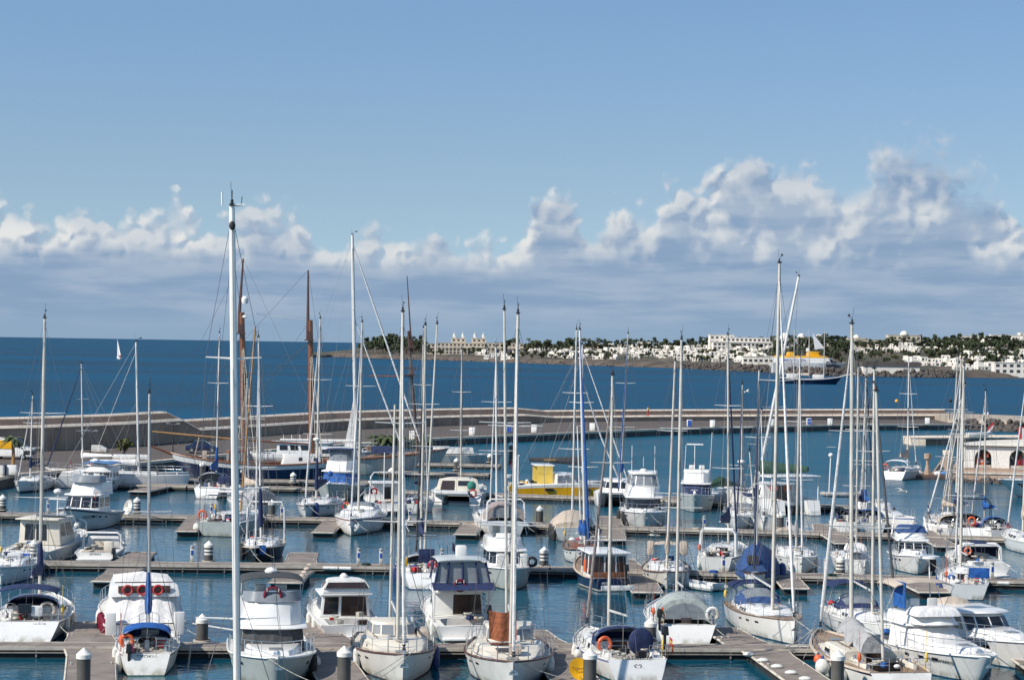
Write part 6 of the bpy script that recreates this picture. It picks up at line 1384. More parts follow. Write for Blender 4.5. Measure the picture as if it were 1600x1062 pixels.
for t, h in ((.12, .3), (.3, .75), (.55, 1.0), (.8, .9), (.98, .45)):
    w = b.f(t) + .05; y = b.yt(t); z = b.zs(t); R.append([(-w, y, z - .15), (-w * .9, y, z + .25), (-w * .45, y, z + h * .85), (0, y, z + h), (w * .45, y, z + h * .85), (w * .9, y, z + .25), (w, y, z - .15)])
g.loft(R, closed=False); g.build('deck_cover', M['beigecv'], b.e, smooth=40); b.fenders([(-1, .75), (-1, .85), (-1, .95), (1, .9)], 'dark', 'black', 1.4)
b = sailboat('small white yacht with a radar post, bow left, right of the blue screened cruiser', 'the radar post yacht', 1152, 828, 'bow', -8, 9.5, 3.1, (1160, 600), foot=1158, mr=.05, cover=None, genoa='navycv', wheels=1, clut=6, mastmat='mastbeige'); b.radar(4)
b = sailboat('white yacht with navy hood at the bend of the third pontoon', 'the pontoon bend yacht', 1318, 833, 'stern', -8, 9.5, 3.2, (1354, 574), foot=1346, mr=.075, mastmat='mastbeige', cover='navycv', genoa='navycv', hood='navycv', wheels=1, clut=8)
b = sailboat('white motor sailer with three round ports, bow to the right', 'the round port motor sailer', 1424, 834, 'bow', 15, 9.5, 3.1, False, win=[], wheels=0, clut=4, fb=(1.7, 1.45, 1.4), lines=True)
b.tier('doghouse', -2.6, .2, 1.2, 1.0, b.zs(.5), b.zs(.5) + .95, .5, 0, .12, .35, 'white', None, None, None)
for k in range(3): g = MB(); g.lathe([(.16, -.01), (.16, .02)], (-1.0 - .0, -2.0 + k * .75, b.zs(.5) + .45), 12, 0, 'x'); 
for k in range(3): g = MB(); g.lathe([(.15, -.03), (.15, .03)], (-1.135, -2.0 + k * .75, b.zs(.5) + .45), 12, 0, 'x'); g.build('porthole', M['glass'], b.e)
b.block('roof_box', 0, -1.3, b.zs(.5) + 1.1, .8, .6, .3, 'white2', .04); b.clutter(3, .5, .6, 12, ('red', 'dark')); g = MB(); g.tube([(.2, -1.2, 2.6), (.2, -1.2, 5.0)], .03, 5); g.build('aerial', M['mastbeige'], b.e)
b = sailboat('white yacht flying a blue and white flag with orange rail buoys, stern to the viewer', 'the flag yacht', 1475, 838, 'stern', 3, 11, 3.6, (1497, 556), foot=1481, mr=.075, mastmat='mastbeige', cover=None, genoa='beigecv', wheels=2, clut=12, rs=-.5); b.arch(.96, 2.0); b.flag((-1.3, -5.3, 1.6), ('navycv', 'whitecv', 'navycv'), 1.5, .7, .7)
b.buoy((1.0, -5.0, 2.3), 'orange buoy on the left rail of the flag yacht', 'orange', True, .3); b.fenders([(1, .6), (-1, .8)], size=1.1)
b = sailboat('white yacht with a dark framed stern arch behind the roll bar cruiser', 'the dark arch yacht', 1527, 845, 'stern', -4, 11, 3.7, (1502, 560), foot=1493, mr=.08, mastmat='mastbeige', cover='navycv', genoa='whitecv', wheels=2, clut=12, rs=-.7, hood='darkcv'); b.arch(.92, 2.2, 'black', .035); b.buoy((-.2, -5.0, 2.4), 'orange horseshoe buoy on the dark arch yacht', 'orange', True, .3); b.solar(0, -4.3, 3.5, 2.2, .8)

b = sailboat('white sloop with a blue sail cover and grey hood below the schooner stem', 'the blue cover sloop', 322, 779, 'stern', -5, 9.6, 3.3, (343, 520), mr=.07, mastmat='mastwhite', cover='bluecv', coverh=.9, boomL=3.6, boomz=1.2, wrap=2.0, hood='greycv', hoodh=1.3, wheels=1, rs=-.7, genoa=None, clut=7); b.block('navy_side_cover', 1.35, -3.0, 1.6, 1.0, 1.6, .7, 'navycv', .1)
b = cruiser('grey green sport fisher with blue bridge curtain, bow to the viewer left', 'the sport fisher', 515, 783, 'bow', -10, 11, 3.8, 'greygreen', 'antifoul_black', fb=(2.3, 1.7, 1.35), house=(-.22, .12), hz=1.35, front=(.08, .9), frontn=1, glass='bluecv', trunk=(.05, .3, .2), fly=(-.26, .05, .85), rf=.4, side=((.1, .9, .2, .8),))
b.bimini(-3.2, -.3, 1.45, b.fz + 1.05, 'navycv', foot=b.fz, sag=.05); b.tier('bridge_curtain', -2.9, -.4, 1.3, 1.1, b.fz, b.fz + .95, .3, 0, .1, .4, 'greyglass', bevel=0); g = MB(); g.ell((0, 4.3, 2.5), (.25, .25, .3)); g.build('covered_winch', M['bluecv'], b.e)
b = catamaran('white catamaran with beige cabin, green awning roll and stern dinghy, stern to the viewer', 'the green awning catamaran', 712, 790, 'stern', -7, 9.8, 4.9, (721.5, 545), hb=1.5, back=[(.1, .42, .1, .85, 'cabin_door', 'brownglass'), (.5, .8, .45, .85, 'window', 'glass')], cabmat='cream', mr=.075, mastmat='mastbeige', boomL=4)
g = MB(); g.ell((1.35, -4.6, 1.75), (.42, .3, .45)); g.build('green_awning_roll', M['tealcv'], b.e); b.buoy((1.5, -5.3, 1.15), 'red ring on the right stern of the green awning catamaran', 'red', False, .3)
dg = dinghy('pale dinghy slung across the stern of the green awning catamaran', '', 708, 769, 95, 3.2); dg.location = b.mw @ Vector((-.5, -5.3, .95)); dg.rotation_euler = (0, 0, b.th + math.pi / 2)
b = catamaran('small white catamaran with black window band beside the enclosed bridge cruiser', 'the small black band catamaran', 966, 793, 'bow', -10, 9.5, 5.0, (981.5, 521), hb=1.4, mr=.065, cover='bluecv', coverh=.7, genoa='bluecv', boomL=3.6, mastmat='mastbeige', rf=.8)
b = cruiser('pale flybridge cruiser with a blue wind screen curtain, bow to the viewer', 'the blue screened cruiser', 1085, 800, 'bow', -11, 9.8, 3.4, 'greywhite', fb=(2.2, 1.7, 1.35), house=(-.26, .14), hz=1.15, front=(.04, .94), frontn=1, glass='navycv', trunk=None, fly=(-.3, .09, .85), rf=.3, side=((.05, .95, .1, .9),)); anchor(b); b.block('bridge_visor', 0, -1.3, b.fz + .1, 2.3, 1.4, .25, 'white', .08)
o = b.text('MERRY', .2, (.25, b.L * .14 - .02, b.hz0 + .62), (math.pi / 2 + .2, 0, math.pi), 'letterwhite'); o.location = (.1, 1.36, b.hz0 + .6)
g = MB(); g.tube([(-1.2, -1.5, b.fz), (-1.35, -1.7, b.fz + 3.6)], .025, 5); g.tube([(1.1, -1.5, b.fz), (1.0, -1.6, b.fz + 2.4)], .025, 5); g.box(.2, -1.6, b.fz + 2.5, 1.5, .18, .12); g.tube([(.2, -1.6, b.fz), (.2, -1.6, b.fz + 2.5)], .04, 6); g.build('radar_scanner', M['white'], b.e)
b = catamaran('large white cruising catamaran with dark green sail cover and grey tender, stern to the viewer', 'the green cover catamaran', 1248, 806, 'stern', 17, 11.5, 5.2, (1248, 432), hb=1.7, mr=.14, mt=.40, cover='greencv', coverh=1.0, boomL=5.6, swing=.35, back=[(.3, .5, .05, .9, 'cabin_door', 'brownglass'), (.52, .7, .05, .9, 'window', 'brownglass')], fb=(1.7, 1.5, 1.3), cab=(-.28, .16, 1.5), rf=1.6)
b.block('hardtop', 0, -4.4, 3.4, 5.0, 3.0, .14, 'white', .05); b.buoy((-1.9, -5.4, 2.4), 'orange horseshoe buoy on the left rail of the green cover catamaran', 'orange', True, .32); b.buoy((-.6, -5.4, 2.4), 'orange horseshoe buoy by the door of the green cover catamaran', 'orange', True, .3)
g = MB()
for x in (-2.3, 2.3): g.tube([(x, -5.7, 1.3), (x, -5.7, 3.4)], .05, 6)
g.build('hardtop_post', M['white'], b.e); dg = dinghy('grey tender on davits behind the green cover catamaran', '', 1300, 780, 60, 3.4, 'greycv'); dg.location = b.mw @ Vector((4.2, -6.4, 1.6)); dg.rotation_euler = (0, .15, b.th + 1.3)
g = MB(); g.tube([(3.2, -6.0, 1.3), (3.3, -6.1, 5.2)], .05, 6); g.ell((3.3, -6.1, 5.3), (.22, .22, .2)); g.tube([(2.9, -6.1, 6.0), (3.8, -6.1, 6.0)], .03, 5); g.build('aerial_post', M['white'], b.e)
b = catamaran('bright yellow catamaran with yellow deck awning and black boom cover, bow to the right', 'the yellow catamaran', 893, 773, 'c', -86, 11.6, 6.0, (910, 538), hull='yellow', hb=1.5, fb=(1.15, 1.25, 1.0), cab=(-.17, .09, 1.05), topband='white', mr=.10, mt=.41, spr=2, cover='darkcv', coverh=.7, boomL=5.2, genoa='whitecv', mastmat='mastwhite', bottom='antifoul_black', rs=-.3, band=(.2, .85), sides=((.08, .46, .2, .85), (.54, .92, .2, .85)), glass='greyglass', rf=.9)
g = MB(); g.box(0, -2.9, 2.95, 3.0, 1.9, .1, 0, 0, .95, .95); g.build('awning_roof', M['white'], b.e, bevel=.03); g = MB()
for x in (-1.45, 1.45): g.box(x, -2.9, 2.05, .05, 1.5, 1.75)
g.build('yellow_awning', M['yellowcv'], b.e); base, ax, H = b.m
g = MB(); q = Vector((-1.0, 5.0, 1.3)); g.tube([q, q + (base + ax * (H * .62) - q) * .5, base + ax * (H * .72)], [.1, .09, .04], 7); g.build('inner_furled_sail', M['whitecv'], b.e)
for y in (-2.7, .9, 2.9):
    g = MB(); g.box(b.B / 2 - .03, y, .72, .12, .85, .24); g.build('hull_window', M['glass'], b.e, bevel=.05)
g = MB(); g.tube([(1.2, -5.5, 1.0), (1.2, -5.5, 3.9)], .05, 6); g.tube([(.2, -5.5, 3.7), (1.6, -5.5, 3.9)], .08, 6); g.build('stern_davit', M['white'], b.e); b.flag((-1.5, -5.4, 1.4), ('red', 'red'), 2.2, .5, .6); b.clutter(8, .8, .95, 2, ('white2', 'yellow', 'dark'))
b.text('DESAFIO', .3, (.24, -2.2, b.m[0].z + 1.25), (math.pi / 2, 0, math.pi / 2), 'lettergold'); 
b = catamaran('long white trimaran like yacht with low green mast cover, beyond the blue screened cruiser', 'the low white multihull', 1160, 789, 'c', -78, 8.5, 4.4, None, hb=1.2, cab=(-.2, .1, .6), bottom='antifoul_blue', fb=(1.3, 1.2, 1.1)); g = MB(); g.tube([(-1.0, -3.4, 1.6), (-1.0, -1.9, 2.2), (-1.0, .6, 1.5)], [.15, .5, .15], 7); g.build('green_sail_heap', M['greencv'], b.e)

for (lab, sh, x, y, end, hd, L_, B_, kw_) in (
    ('small white yacht with a grey hood squeezed in right of the radar post yacht', 'the squeezed in yacht', 1192, 828, 'bow', 6, 8.5, 2.8, dict(hood='greycv', cover='navycv', top=(1190, 640), mr=.045)),
    ('white yacht with blue covers left of the round port motor sailer', 'the blue covers yacht', 1362, 834, 'stern', -4, 9.0, 3.0, dict(hood='bluecv', cover='bluecv', top=(1353, 590), mr=.05, foot=1352)),
    ('small white yacht with tan hood between the flag yacht and the pontoon bend', 'the tan hood yacht', 1500, 843, 'stern', 2, 8.5, 2.8, dict(hood='beigecv', cover='beigecv', top=(1508, 600), mr=.05)),
    ('small white yacht moored behind the stern frame boat', 'the yacht behind the stern frame', 640, 803, 'stern', 2, 8.0, 2.7, dict(cover='navycv', top=(662, 512), mr=.06, foot=657)),
    ('white yacht with navy hood right of the blue cover sloop', 'the navy hood berth yacht', 372, 781, 'stern', -4, 8.5, 2.9, dict(hood='navycv', cover='whitecv', top=(385, 600), mr=.05)),
    ('small white yacht with blue hood right of the lone flagged finger', 'the small blue hood yacht', 1566, 846, 'stern', -6, 8.0, 2.7, dict(hood='bluecv', cover='bluecv', top=(1512, 574), mr=.05, foot=1530))):
    if sh == 'the small blue hood yacht': kw_.update(top=(1540, 610), foot=1538)
    sailboat(lab, sh, x, y, end, hd, L_, B_, wheels=1, genoa='whitecv', clut=7, mastmat='mastbeige', **kw_)

# left quay group
b = sailboat('white sloop bow on at the left quay with pale cockpit bags', 'the left quay sloop', 30, 770, 'bow', -12, 9.2, 3.0, (51, 617), foot=47, mr=.06, mastmat='mastwhite', genoa='whitecv', gr=.06, cover='navycv', boot='navy', wheels=1, clut=6); b.hull_text('AIGLE', .22, .2, .72, -1)
b = cruiser('white motor yacht with light blue bridge canvas behind the lettered bow cruiser', 'the light blue canvas yacht', 125, 771, 'bow', -12, 11.5, 3.8, 'white', fb=(1.8, 1.55, 1.3), fly=(-.26, .05, .35), house=(-.22, .1), hz=.75, side=((.1, .3, .3, .8), (.4, .6, .3, .8), (.7, .9, .3, .8))); b.bimini(-3.2, .3, 1.5, b.fz + .42, 'lightblue', foot=b.fz, sag=.1); b.buoy((1.4, -3.6, 2.3), 'orange ring buoy on the light blue canvas yacht', 'orange', False, .36); g = MB(); g.ell((.3, -.6, b.fz + .55), (.4, .35, .22)); g.build('radar_dome', M['white'], b.e)
b = sailboat('white sloop behind the light blue canvas yacht with dark furled sail', 'the dark furl sloop', 140, 752, 'c', 60, 11, 3.4, (127, 568), mr=.065, mastmat='mastwhite', genoa='navycv', gr=.06, cover='whitecv', wheels=1, boomz=1.2, spr=2)
b = catamaran('large white day catamaran with square sides and a long white boom', 'the white day catamaran', 196, 760, 'c', -84, 12.5, 5.6, (212.5, 534), hb=1.5, cab=None, mr=.11, mastmat='mastwhite', mt=.40, boomL=4.6, cover='whitecv', coverh=.5, fb=(1.35, 1.25, 1.25), genoa=None); g = MB(); g.box(0, -1, 1.3, 4.6, 8, .2); g.build('passenger_deck', M['deck'], b.e); b.bow_rail(.9, 14)
b.flag((-2.2, -5, 2.0), ('red', 'whitecv'), 1.2, .4, .4); g = MB(); g.box(-2.2, 3.0, 1.3, .5, .8, .7); g.build('side_locker', M['dark'], b.e)

# ---------------------------------------------------------------- wooden schooner and its neighbours
def tall_mast(b, t, low_top, tip, r, mt='wood', name='lower_mast', ratl=True, box=True):
    y = b.yt(t); base = Vector((0, y, b.zs(t))); wb = b.mw @ base; inv = b.mw.inverted()
    lt = inv @ at_y(low_top[0], low_top[1], wb.y); tp = inv @ at_y(tip[0], tip[1], wb.y); g = MB(); g.tube([base, base.lerp(lt, .5), lt], [r, r * .95, r * .75], 9); m0 = g.build(name, M[mt], b.e)
    dn = base.lerp(lt, .86); g = MB(); g.tube([dn + Vector((0, .3, 0)), lt + Vector((0, .25, 0)), tp], [r * .55, r * .5, r * .25], 7); g.build('topmast', M['brown' if mt == 'wood' else mt], m0)
    if box: g = MB(); g.box(dn.x, dn.y + .15, dn.z, 1.5, 1.0, .12); g.box(dn.x, dn.y + .15, dn.z + .5, .7, .5, .9); g.build('crosstrees', M['brown'], m0)
    s = MB()
    for sd in (-1, 1):
        ch = b.pt(t, b.zs(t)); feet = [Vector((sd * ch.x, y + dy, ch.z)) for dy in (-1.1, -.4, .3)]
        for f in feet: s.tube([f, dn], .032, 3)
        if ratl:
            for k in range(1, 15):
                u = k / 16; s.tube([feet[0].lerp(dn, u), feet[1].lerp(dn, u), feet[2].lerp(dn, u)], .024, 3)
    s.build('shroud', M['rope'], b.e, smooth=0); return base, dn, lt, tp
b = Boat('wooden_schooner', 'two masted wooden schooner, dark hull with white upper strake and varnished rails', 'the wooden schooner', 'schooner', 398, 751, 'c', 92, 17.4, 4.6, (2.75, 1.75, 2.2), .62, .5, 2.3, 1.3, .5, 'sail')
b.hull('navy', 'antifoul_black', None, None, 'white')
for p in b.h.data.polygons:
    if p.material_index == 0 and p.center.z > .68 * b.zs(b.tt(max(-8.6, min(8.6, p.center.y)))) + .1: p.material_index = 4
b.deck('teak', None); b.rail_cap('wood', .10, 'bulwark_rail', .08)
b1 = tall_mast(b, .44, (378, 488), (380, 404), .36); b2 = tall_mast(b, .84 if False else .84, (485, 500), (481.5, 422), .34)
g = MB(); g.tube([(0, 8.3, 2.6), (0, 11.2, 3.7)], [.14, .09], 8); g.build('bowsprit', M['wood'], b.e)
g = MB(); g.tube([(0, 1.0, 4.2), (0, 10.6, 5.0)], [.12, .09], 8); g.build('main_boom', M['mastwood'], b.e); g = MB(); g.tube([(0, -5.4, 3.9), (0, 0.8, 4.2)], [.1, .1], 8); g.build('fore_boom', M['wood'], b.e)
g = MB(); g.tube([(0, 6.2, 2.5), (-.5, 5.8, 4.4)], .06, 6); g.tube([(0, 6.2, 2.5), (.5, 5.8, 4.4)], .06, 6); g.build('boom_crutch', M['beigecv'], b.e)
h = b.tier('deckhouse', .8, 3.0, .95, .9, 1.65, 3.2, .05, 0, .05, .3, 'wood', (.3, .8), ((.08, .3, .3, .85), (.38, .62, .3, .85), (.7, .92, .3, .85)), None, 'greyglass'); b.block('skylight', 0, -6.2, 2.3, 1.2, 1.4, .6, 'wood', .04, .6, 1); b.block('capstan_box', 0, 5.2, 2.65, .5, .5, .9, 'beigecv', .05)
b.tier('fore_deckhouse', -6.8, -2.6, 1.2, 1.1, 1.7, 2.9, .1, 0, .1, .3, 'white', None, ((.1, .2, .4, .7), (.5, .6, .4, .7)), None)
st = MB(); 
for (base, dn, lt, tp) in (b1, b2):
    st.tube([tp, Vector((0, 11.0, 3.6))], .02, 3); st.tube([dn, Vector((0, 8.5, 2.8))], .022, 3); st.tube([tp, Vector((0, -8.4, 2.4))], .02, 3); st.tube([dn, Vector((1.2, -4, 2.0))], .02, 3); st.tube([dn, Vector((-1.4, 7, 2.4))], .02, 3); st.tube([dn, Vector((1.4, 6.4, 2.4))], .02, 3); st.tube([lt, Vector((-1.8, 4.5, 2.2))], .02, 3)
st.tube([b1[2], b2[2]], .02, 3); st.build('stay', M['rope'], b.e, smooth=0); g = MB(); p = b1[2]; g.lathe([(.28, -.2), (.36, .05), (.36, .35), (.2, .55), (.03, .6)], (p.x - .9, p.y - .3, p.z + 1.1), 12); g.lathe([(.2, 0), (.3, .1), (.1, .3)], (p.x - 1.3, p.y - .3, p.z - .6), 10); g.build('satcom_dome', M['white'], b.e)
dg = dinghy('pale grey ship tender lashed on the deck of the wooden schooner', '', 430, 720, 90, 4.2); dg.location = b.mw @ Vector((.2, -1.4, 2.05)); dg.rotation_euler = (0, 0, b.th); dg.scale = (1.3, 1.0, 2.2)
# big white-masted yacht behind the schooner
b = Boat('large_ketch', 'big pale yacht with one white mast, long white boom and brown rail behind the schooner', 'the big white mast yacht', 'sailing yacht', 560, 741, 'c', -90, 14.6, 4.4, (2.6, 2.0, 1.9), .6, .5, 1.8, .8, .6, 'sail')
b.hull('greygreen', 'antifoul_black'); b.deck('teak', None); b.rail_cap('wood', .13, 'cap_rail', -.12); b.m = None
b.tier('deckhouse', -4.5, .6, 1.5, 1.3, 2.0, 3.0, .5, 0, .1, .4, 'white', (.3, .8), ((.1, .9, .35, .8),), None)
b.mast(.52, (550.5, 367), None, .21, 'mastwhite', 2, z0=2.0, genoa='whitecv', gr=.11, wide=1.7); b.boom(8.2, 1.7, 'mastwhite', None, 0, rise=.0, r=.16); base, ax, H = b.m
g = MB(); f = Vector((0, 5.0, 2.5)); g.tube([f, f.lerp(base + ax * (H * .62), .5), base + ax * (H * .63)], [.11, .1, .04], 7); g.build('staysail', M['whitecv'], b.e)
g = MB(); q = base + ax * 1.0; g.add([q + Vector((.05, -.25, 0)), q + Vector((.05, -1.25, 0.1)), q + ax * 5.2 + Vector((.02, -.2, 0)), q + Vector((-.12, -.25, 0)), q + Vector((-.12, -1.25, .1)), q + ax * 5.2 + Vector((-.12, -.2, 0))], [(0, 1, 2), (5, 4, 3), (0, 3, 4, 1), (1, 4, 5, 2), (2, 5, 3, 0)]); g.build('hanging_sail', M['whitecv'], b.e)
g = MB(); R = [[(x * .9, y, 2.4 + .8 * h) for x, h in ((-1, 0), (-.6, .8), (0, 1), (.6, .8), (1, 0))] for y in (1.4, 2.6, 4.2)]; g.loft(R, closed=False); g.build('navy_deck_cover', M['navycv'], b.e)
# brown masted ketch behind it
b = Boat('wooden_ketch', 'brown masted work boat with crow nest and ratlines behind the big white mast yacht', 'the crow nest boat', 'sailing vessel', 615, 727, 'c', -84, 13, 4.2, (2.0, 1.4, 1.5), .7, .5, 1.2, .5, .6, 'sail'); b.hull('greygreen', 'antifoul_black'); b.deck('teak', None); b.rail_cap('wood2', .1, 'cap_rail'); b.block('deck_hut', 0, -2, 1.9, 2.0, 2.6, .8, 'wood2', .05)
mm = tall_mast(b, .28, (638, 517), (636, 431), .20, 'brown'); g = MB(); p = mm[2] + Vector((0, 0, -5.2))
for dz in (0, .8):
    for (a, c) in (((-.8, -.8), (.8, -.8)), ((.8, -.8), (.8, .8)), ((.8, .8), (-.8, .8)), ((-.8, .8), (-.8, -.8))): g.tube([p + Vector((a[0], a[1], dz)), p + Vector((c[0], c[1], dz))], .05, 4)
for a in ((-.8, -.8), (.8, -.8), (.8, .8), (-.8, .8)): g.tube([p + Vector((a[0], a[1], 0)), p + Vector((a[0], a[1], .8))], .05, 4)
g.box(p.x, p.y, p.z, 1.6, 1.6, .06); g.build('crow_nest', M['brown'], b.e); g = MB(); g.tube([p + Vector((0, -4.6, -.2)), p + Vector((0, .4, -.2))], .06, 6); g.build('yard', M['browncv'], b.e)
b = Boat('low_barge', 'flat grey white barge moored by the short outer pontoon', 'the grey barge', 'barge', 718, 724, 'c', -90, 10.5, 3.6, (1.25, 1.15, 1.2), .9, .4, .8, .4, .5, 'motor'); b.hull('greywhite', 'antifoul_black'); b.deck('deck', None); b.block('barge_hold', 0, -.8, 1.6, 2.4, 5.0, .7, 'white2', .06, .9, .95)
# white ship beyond the schooner at the quay
b = cruiser('long white passenger boat with open deck and chairs at the quay behind the schooner', 'the quay passenger boat', 492, 727, 'c', -88, 14, 4.4, 'white', fb=(2.4, 2.0, 1.9), house=(-.32, .2), hz=1.3, fly=None, side=((.05, .2, .35, .8), (.25, .4, .35, .8), (.45, .6, .35, .8), (.65, .8, .35, .8)))
for k in range(5):
    g = MB(); g.box(-.6, -3.5 + k * .95, b.hz1 + .35, .5, .45, .08); g.box(-.6, -3.72 + k * .95, b.hz1 + .6, .5, .06, .5); g.build('deck_chair', M['white'], b.e)

# ---- right side
b = sailboat('lone white sloop with a beige bundled sail moored in open water at right', 'the lone white sloop', 1396, 750, 'stern', -12, 10.5, 3.4, (1420, 557), foot=1418, mr=.07, mastmat='mastwhite', genoa='whitecv', gr=.06, cover='beigecv', coverh=.9, wrap=1.5, boomL=3.5, bim='whitecv', bimz=1.6, wheels=1, rs=-.6, clut=8, spr=2); b.buoy((-1.3, -4.2, 1.8), 'orange buoy on the quarter of the lone white sloop', 'orange', True, .3)
b = cruiser('sleek white motor yacht with black side windows, cut by the right edge', 'the sleek edge yacht', 1588, 776, 'bow', -66, 16, 4.2, 'white', 'antifoul_black', fb=(2.5, 2.2, 1.8), house=(-.2, .05), hz=1.0, fly=None, trunk=(0, .25, .3), rb=3.2, rail=True)
g = MB(); P = [b.pt(t, b.zs(t) * .78) for t in (.08, .2, .32, .44, .56, .7)]; Q = [b.pt(t, b.zs(t) * .42) for t in (.12, .22, .32, .44, .56, .7)]
for k in range(5): g.panel([P[k + 1], Q[k + 1], Q[k], P[k]], .03)
for k in range(5): g.panel([Vector((-v_.x, v_.y, v_.z)) for v_ in (P[k], Q[k], Q[k + 1], P[k + 1])], .03)
g.build('hull_window_band', M['glass'], b.e, smooth=0)

# ---------------------------------------------------------------- far ships
b = Boat('navy_schooner', 'three masted navy blue sailing ship at anchor in front of the yellow ferry', 'the navy schooner', 'sailing ship', 1267, 599.5, 'c', -95, 27, 6.5, (3.6, 2.2, 2.8), .6, .5, 3.2, 1.5, .5, 'sail'); b.hull('navy', 'antifoul_black', None, 'white', None); b.deck('teak', None); b.rail_cap('white', .22, 'white_rail', -.3)
for (t, tx, ty) in ((.30, 1288.5, 517), (.53, 1264.5, 514.5), (.77, 1241.5, 516.5)): b.mast(t, (tx, ty), None, .19, 'mastbeige', 1, stays=True, head=False, wide=1.6)
for y in (-8, 3): b.block('deckhouse', 0, y, 3.1, 3, 4.6, 1.7, 'white', .1)
g = MB(); R = [[(.2, -3.5 + 6.5 * u * (1 - v), 4.4 + (18 * v) * 1) for u in (0, .5, 1)] for v in (0, .25, .5, .75, 1)]; 
g.add([(.1, 1.4, 14.6), (.1, 5.6, 15.0), (.1, .4, 21.5), (-.1, 1.4, 14.6), (-.1, 5.6, 15.0), (-.1, .4, 21.5)], [(0, 1, 2), (5, 4, 3), (0, 3, 4, 1), (1, 4, 5, 2), (2, 5, 3, 0)]); g.build('hoisted_sail', M['whitecv'], b.e)
g = MB(); g.tube([(0, 12.5, 3.4), (0, 18.5, 4.6)], .2, 6); g.build('bowsprit', M['mastwhite'], b.e); g = MB(); R = [[(x, y, 3.6 + z) for x, z in ((-1.2, 0), (0, .9), (1.2, 0))] for y in (-6, -3, -1)]; g.loft(R, closed=False); g.build('covered_boat', M['beigecv'], b.e); g = MB(); g.tube([(0, -12.5, 4.2), (0, -3.5, 4.0)], .16, 6); g.build('boom', M['mastwhite'], b.e)
b.flag((0, -13.2, 2.8), ('red', 'red'), 2.4, 1.2, .9)
b = Boat('car_ferry', 'white high speed ferry with yellow top deck and blue lettering behind the rock bank', 'the yellow topped ferry', 'ferry', 1265, 583.3, 'c', -92, 46, 11, (5.2, 5.0, 5.0), .95, .4, 5.0, .3, .55, 'motor'); b.hull('white', 'antifoul_black'); b.deck('deck', None)
b.e.scale = (1, 1, 1.3); b.tier('passenger_deck', -22, 15, 5.0, 4.4, 4.95, 7.2, 1.5, 0, .1, 3, 'white', (.2, .8), None, None); b.tier('bow_windows', 9, 19.5, 5.3, 4.4, 3.0, 5.6, 3.0, 0, .3, 4, 'glass', bevel=0); b.tier('yellow_roof', -21.5, 11.5, 4.9, 4.3, 7.203, 8.1, 1, 0, .2, 2.5, 'yellow'); b.tier('yellow_wheelhouse', -2, 7, 3.0, 2.4, 8.103, 10.2, 1.0, .6, .3, 1.5, 'yellow', (.3, .8)); b.block('funnel', -2.6, -12, 9, 2.2, 4, 1.8, 'yellow', .2, .7, .7); b.block('funnel', 2.6, -12, 9, 2.2, 4, 1.8, 'yellow', .2, .7, .7); b.block('radar_house', 0, -1.2, 11, 2.6, 2.2, 1.6, 'white', .2, .8, .8)
b.text('FRED OLSEN', 2.3, (5.12, -10.5, 6.0), (math.pi / 2, 0, math.pi / 2), 'letterblue', 'hull_lettering').scale = (1.15, 1, 1)
b = Boat('sailing_yacht', 'white yacht sailing far out on the open sea at left', 'the yacht at sea', 'sailing boat', 186.5, 561, 'c', 22, 11, 3.4, (1.4, 1.1, 1.1), .7, .56, .9, .3, .7, 'sail'); b.hull('white'); b.deck('deck', None); b.cabin(.35, .7, .5); b.mast(.42, (183, 529.5), None, .08, 'mastwhite', 0, stays=False, head=False)
base, ax, H = b.m; g = MB(); R = []
for v in [k / 6 for k in range(7)]:
    R.append([base + ax * (1.4 + (H - 1.5) * v) + Vector((.5 * math.sin(math.pi * u) * (1 - v * .5), -(4.6 * (1 - v) ** .8) * u - .05, .0)) for u in (0, .33, .66, 1)])
g.loft(R, closed=False, cap0=False, cap1=False); g.loft([[p + Vector((.03, 0, 0)) for p in r] for r in R], closed=False, cap0=False, cap1=False); g.build('mainsail', M['whitecv'], b.e, smooth=60); g = MB(); R = []
for v in [k / 6 for k in range(7)]:
    a = b.pt(0, 1.4) * 1.0; a.x = 0; lu = a.lerp(base + ax * (H * .93), v); R.append([lu + Vector((.7 * math.sin(math.pi * u) * (1 - v * .6), -(3.4 * (1 - v)) * u, .02)) for u in (0, .33, .66, 1)])
g.loft(R, closed=False, cap0=False, cap1=False); g.loft([[p + Vector((.03, 0, 0)) for p in r] for r in R], closed=False, cap0=False, cap1=False); g.build('headsail', M['whitecv'], b.e, smooth=60); b.block('red_locker', .3, -1.8, 1.7, 1.2, 1.2, .8, 'red', .1)
# ---------------------------------------------------------------- right quay with the arcade building
rq = [at(1487, 739, 1.0), at(1700, 744, 1.0), at(1720, 698, 1.0), at(1500, 700, 1.0)]
g = MB(); g.add([(p.x, p.y, -1) for p in rq] + [(p.x, p.y, 1.0) for p in rq], [(0, 1, 5, 4), (1, 2, 6, 5), (2, 3, 7, 6), (3, 0, 4, 7), (4, 5, 6, 7)]); tag(g.build('quay_terrace', M['concwarm'], smooth=0), kind='structure')
a, c = rq[0], rq[1]; g = MB(); L, q = seg_frame(a, c); m_ = (a + c) / 2; g.box(m_.x, m_.y + .3, 1.06, L, .8, .12, q); tag(g.build('quay_terrace_edge', M['conclight'], smooth=0), kind='structure')
rk = [((lerp(a.x, c.x, t), lerp(a.y, c.y, t) - rnd.uniform(.2, 1.2), rnd.uniform(-.2, .35)), rnd.uniform(.25, .5)) for t in [k / 70 for k in range(71)]]
rock_heap('quay_rocks', rk, 'pile of stones in the water below the arcade terrace', 'rocks', 9)
pL = at(1506, 734, 1.0); pR = at(1700, 738.5, 1.0); L, q = seg_frame(pL, pR)
e = empty('arcade_building', pL, q, 'long white waterside arcade with round arches and a pale sloping roof', 'building')
H = 2.75; cur = 0.0; arches = []
u_of = lambda px, py: (at(px, py, 1.0) - pL).length
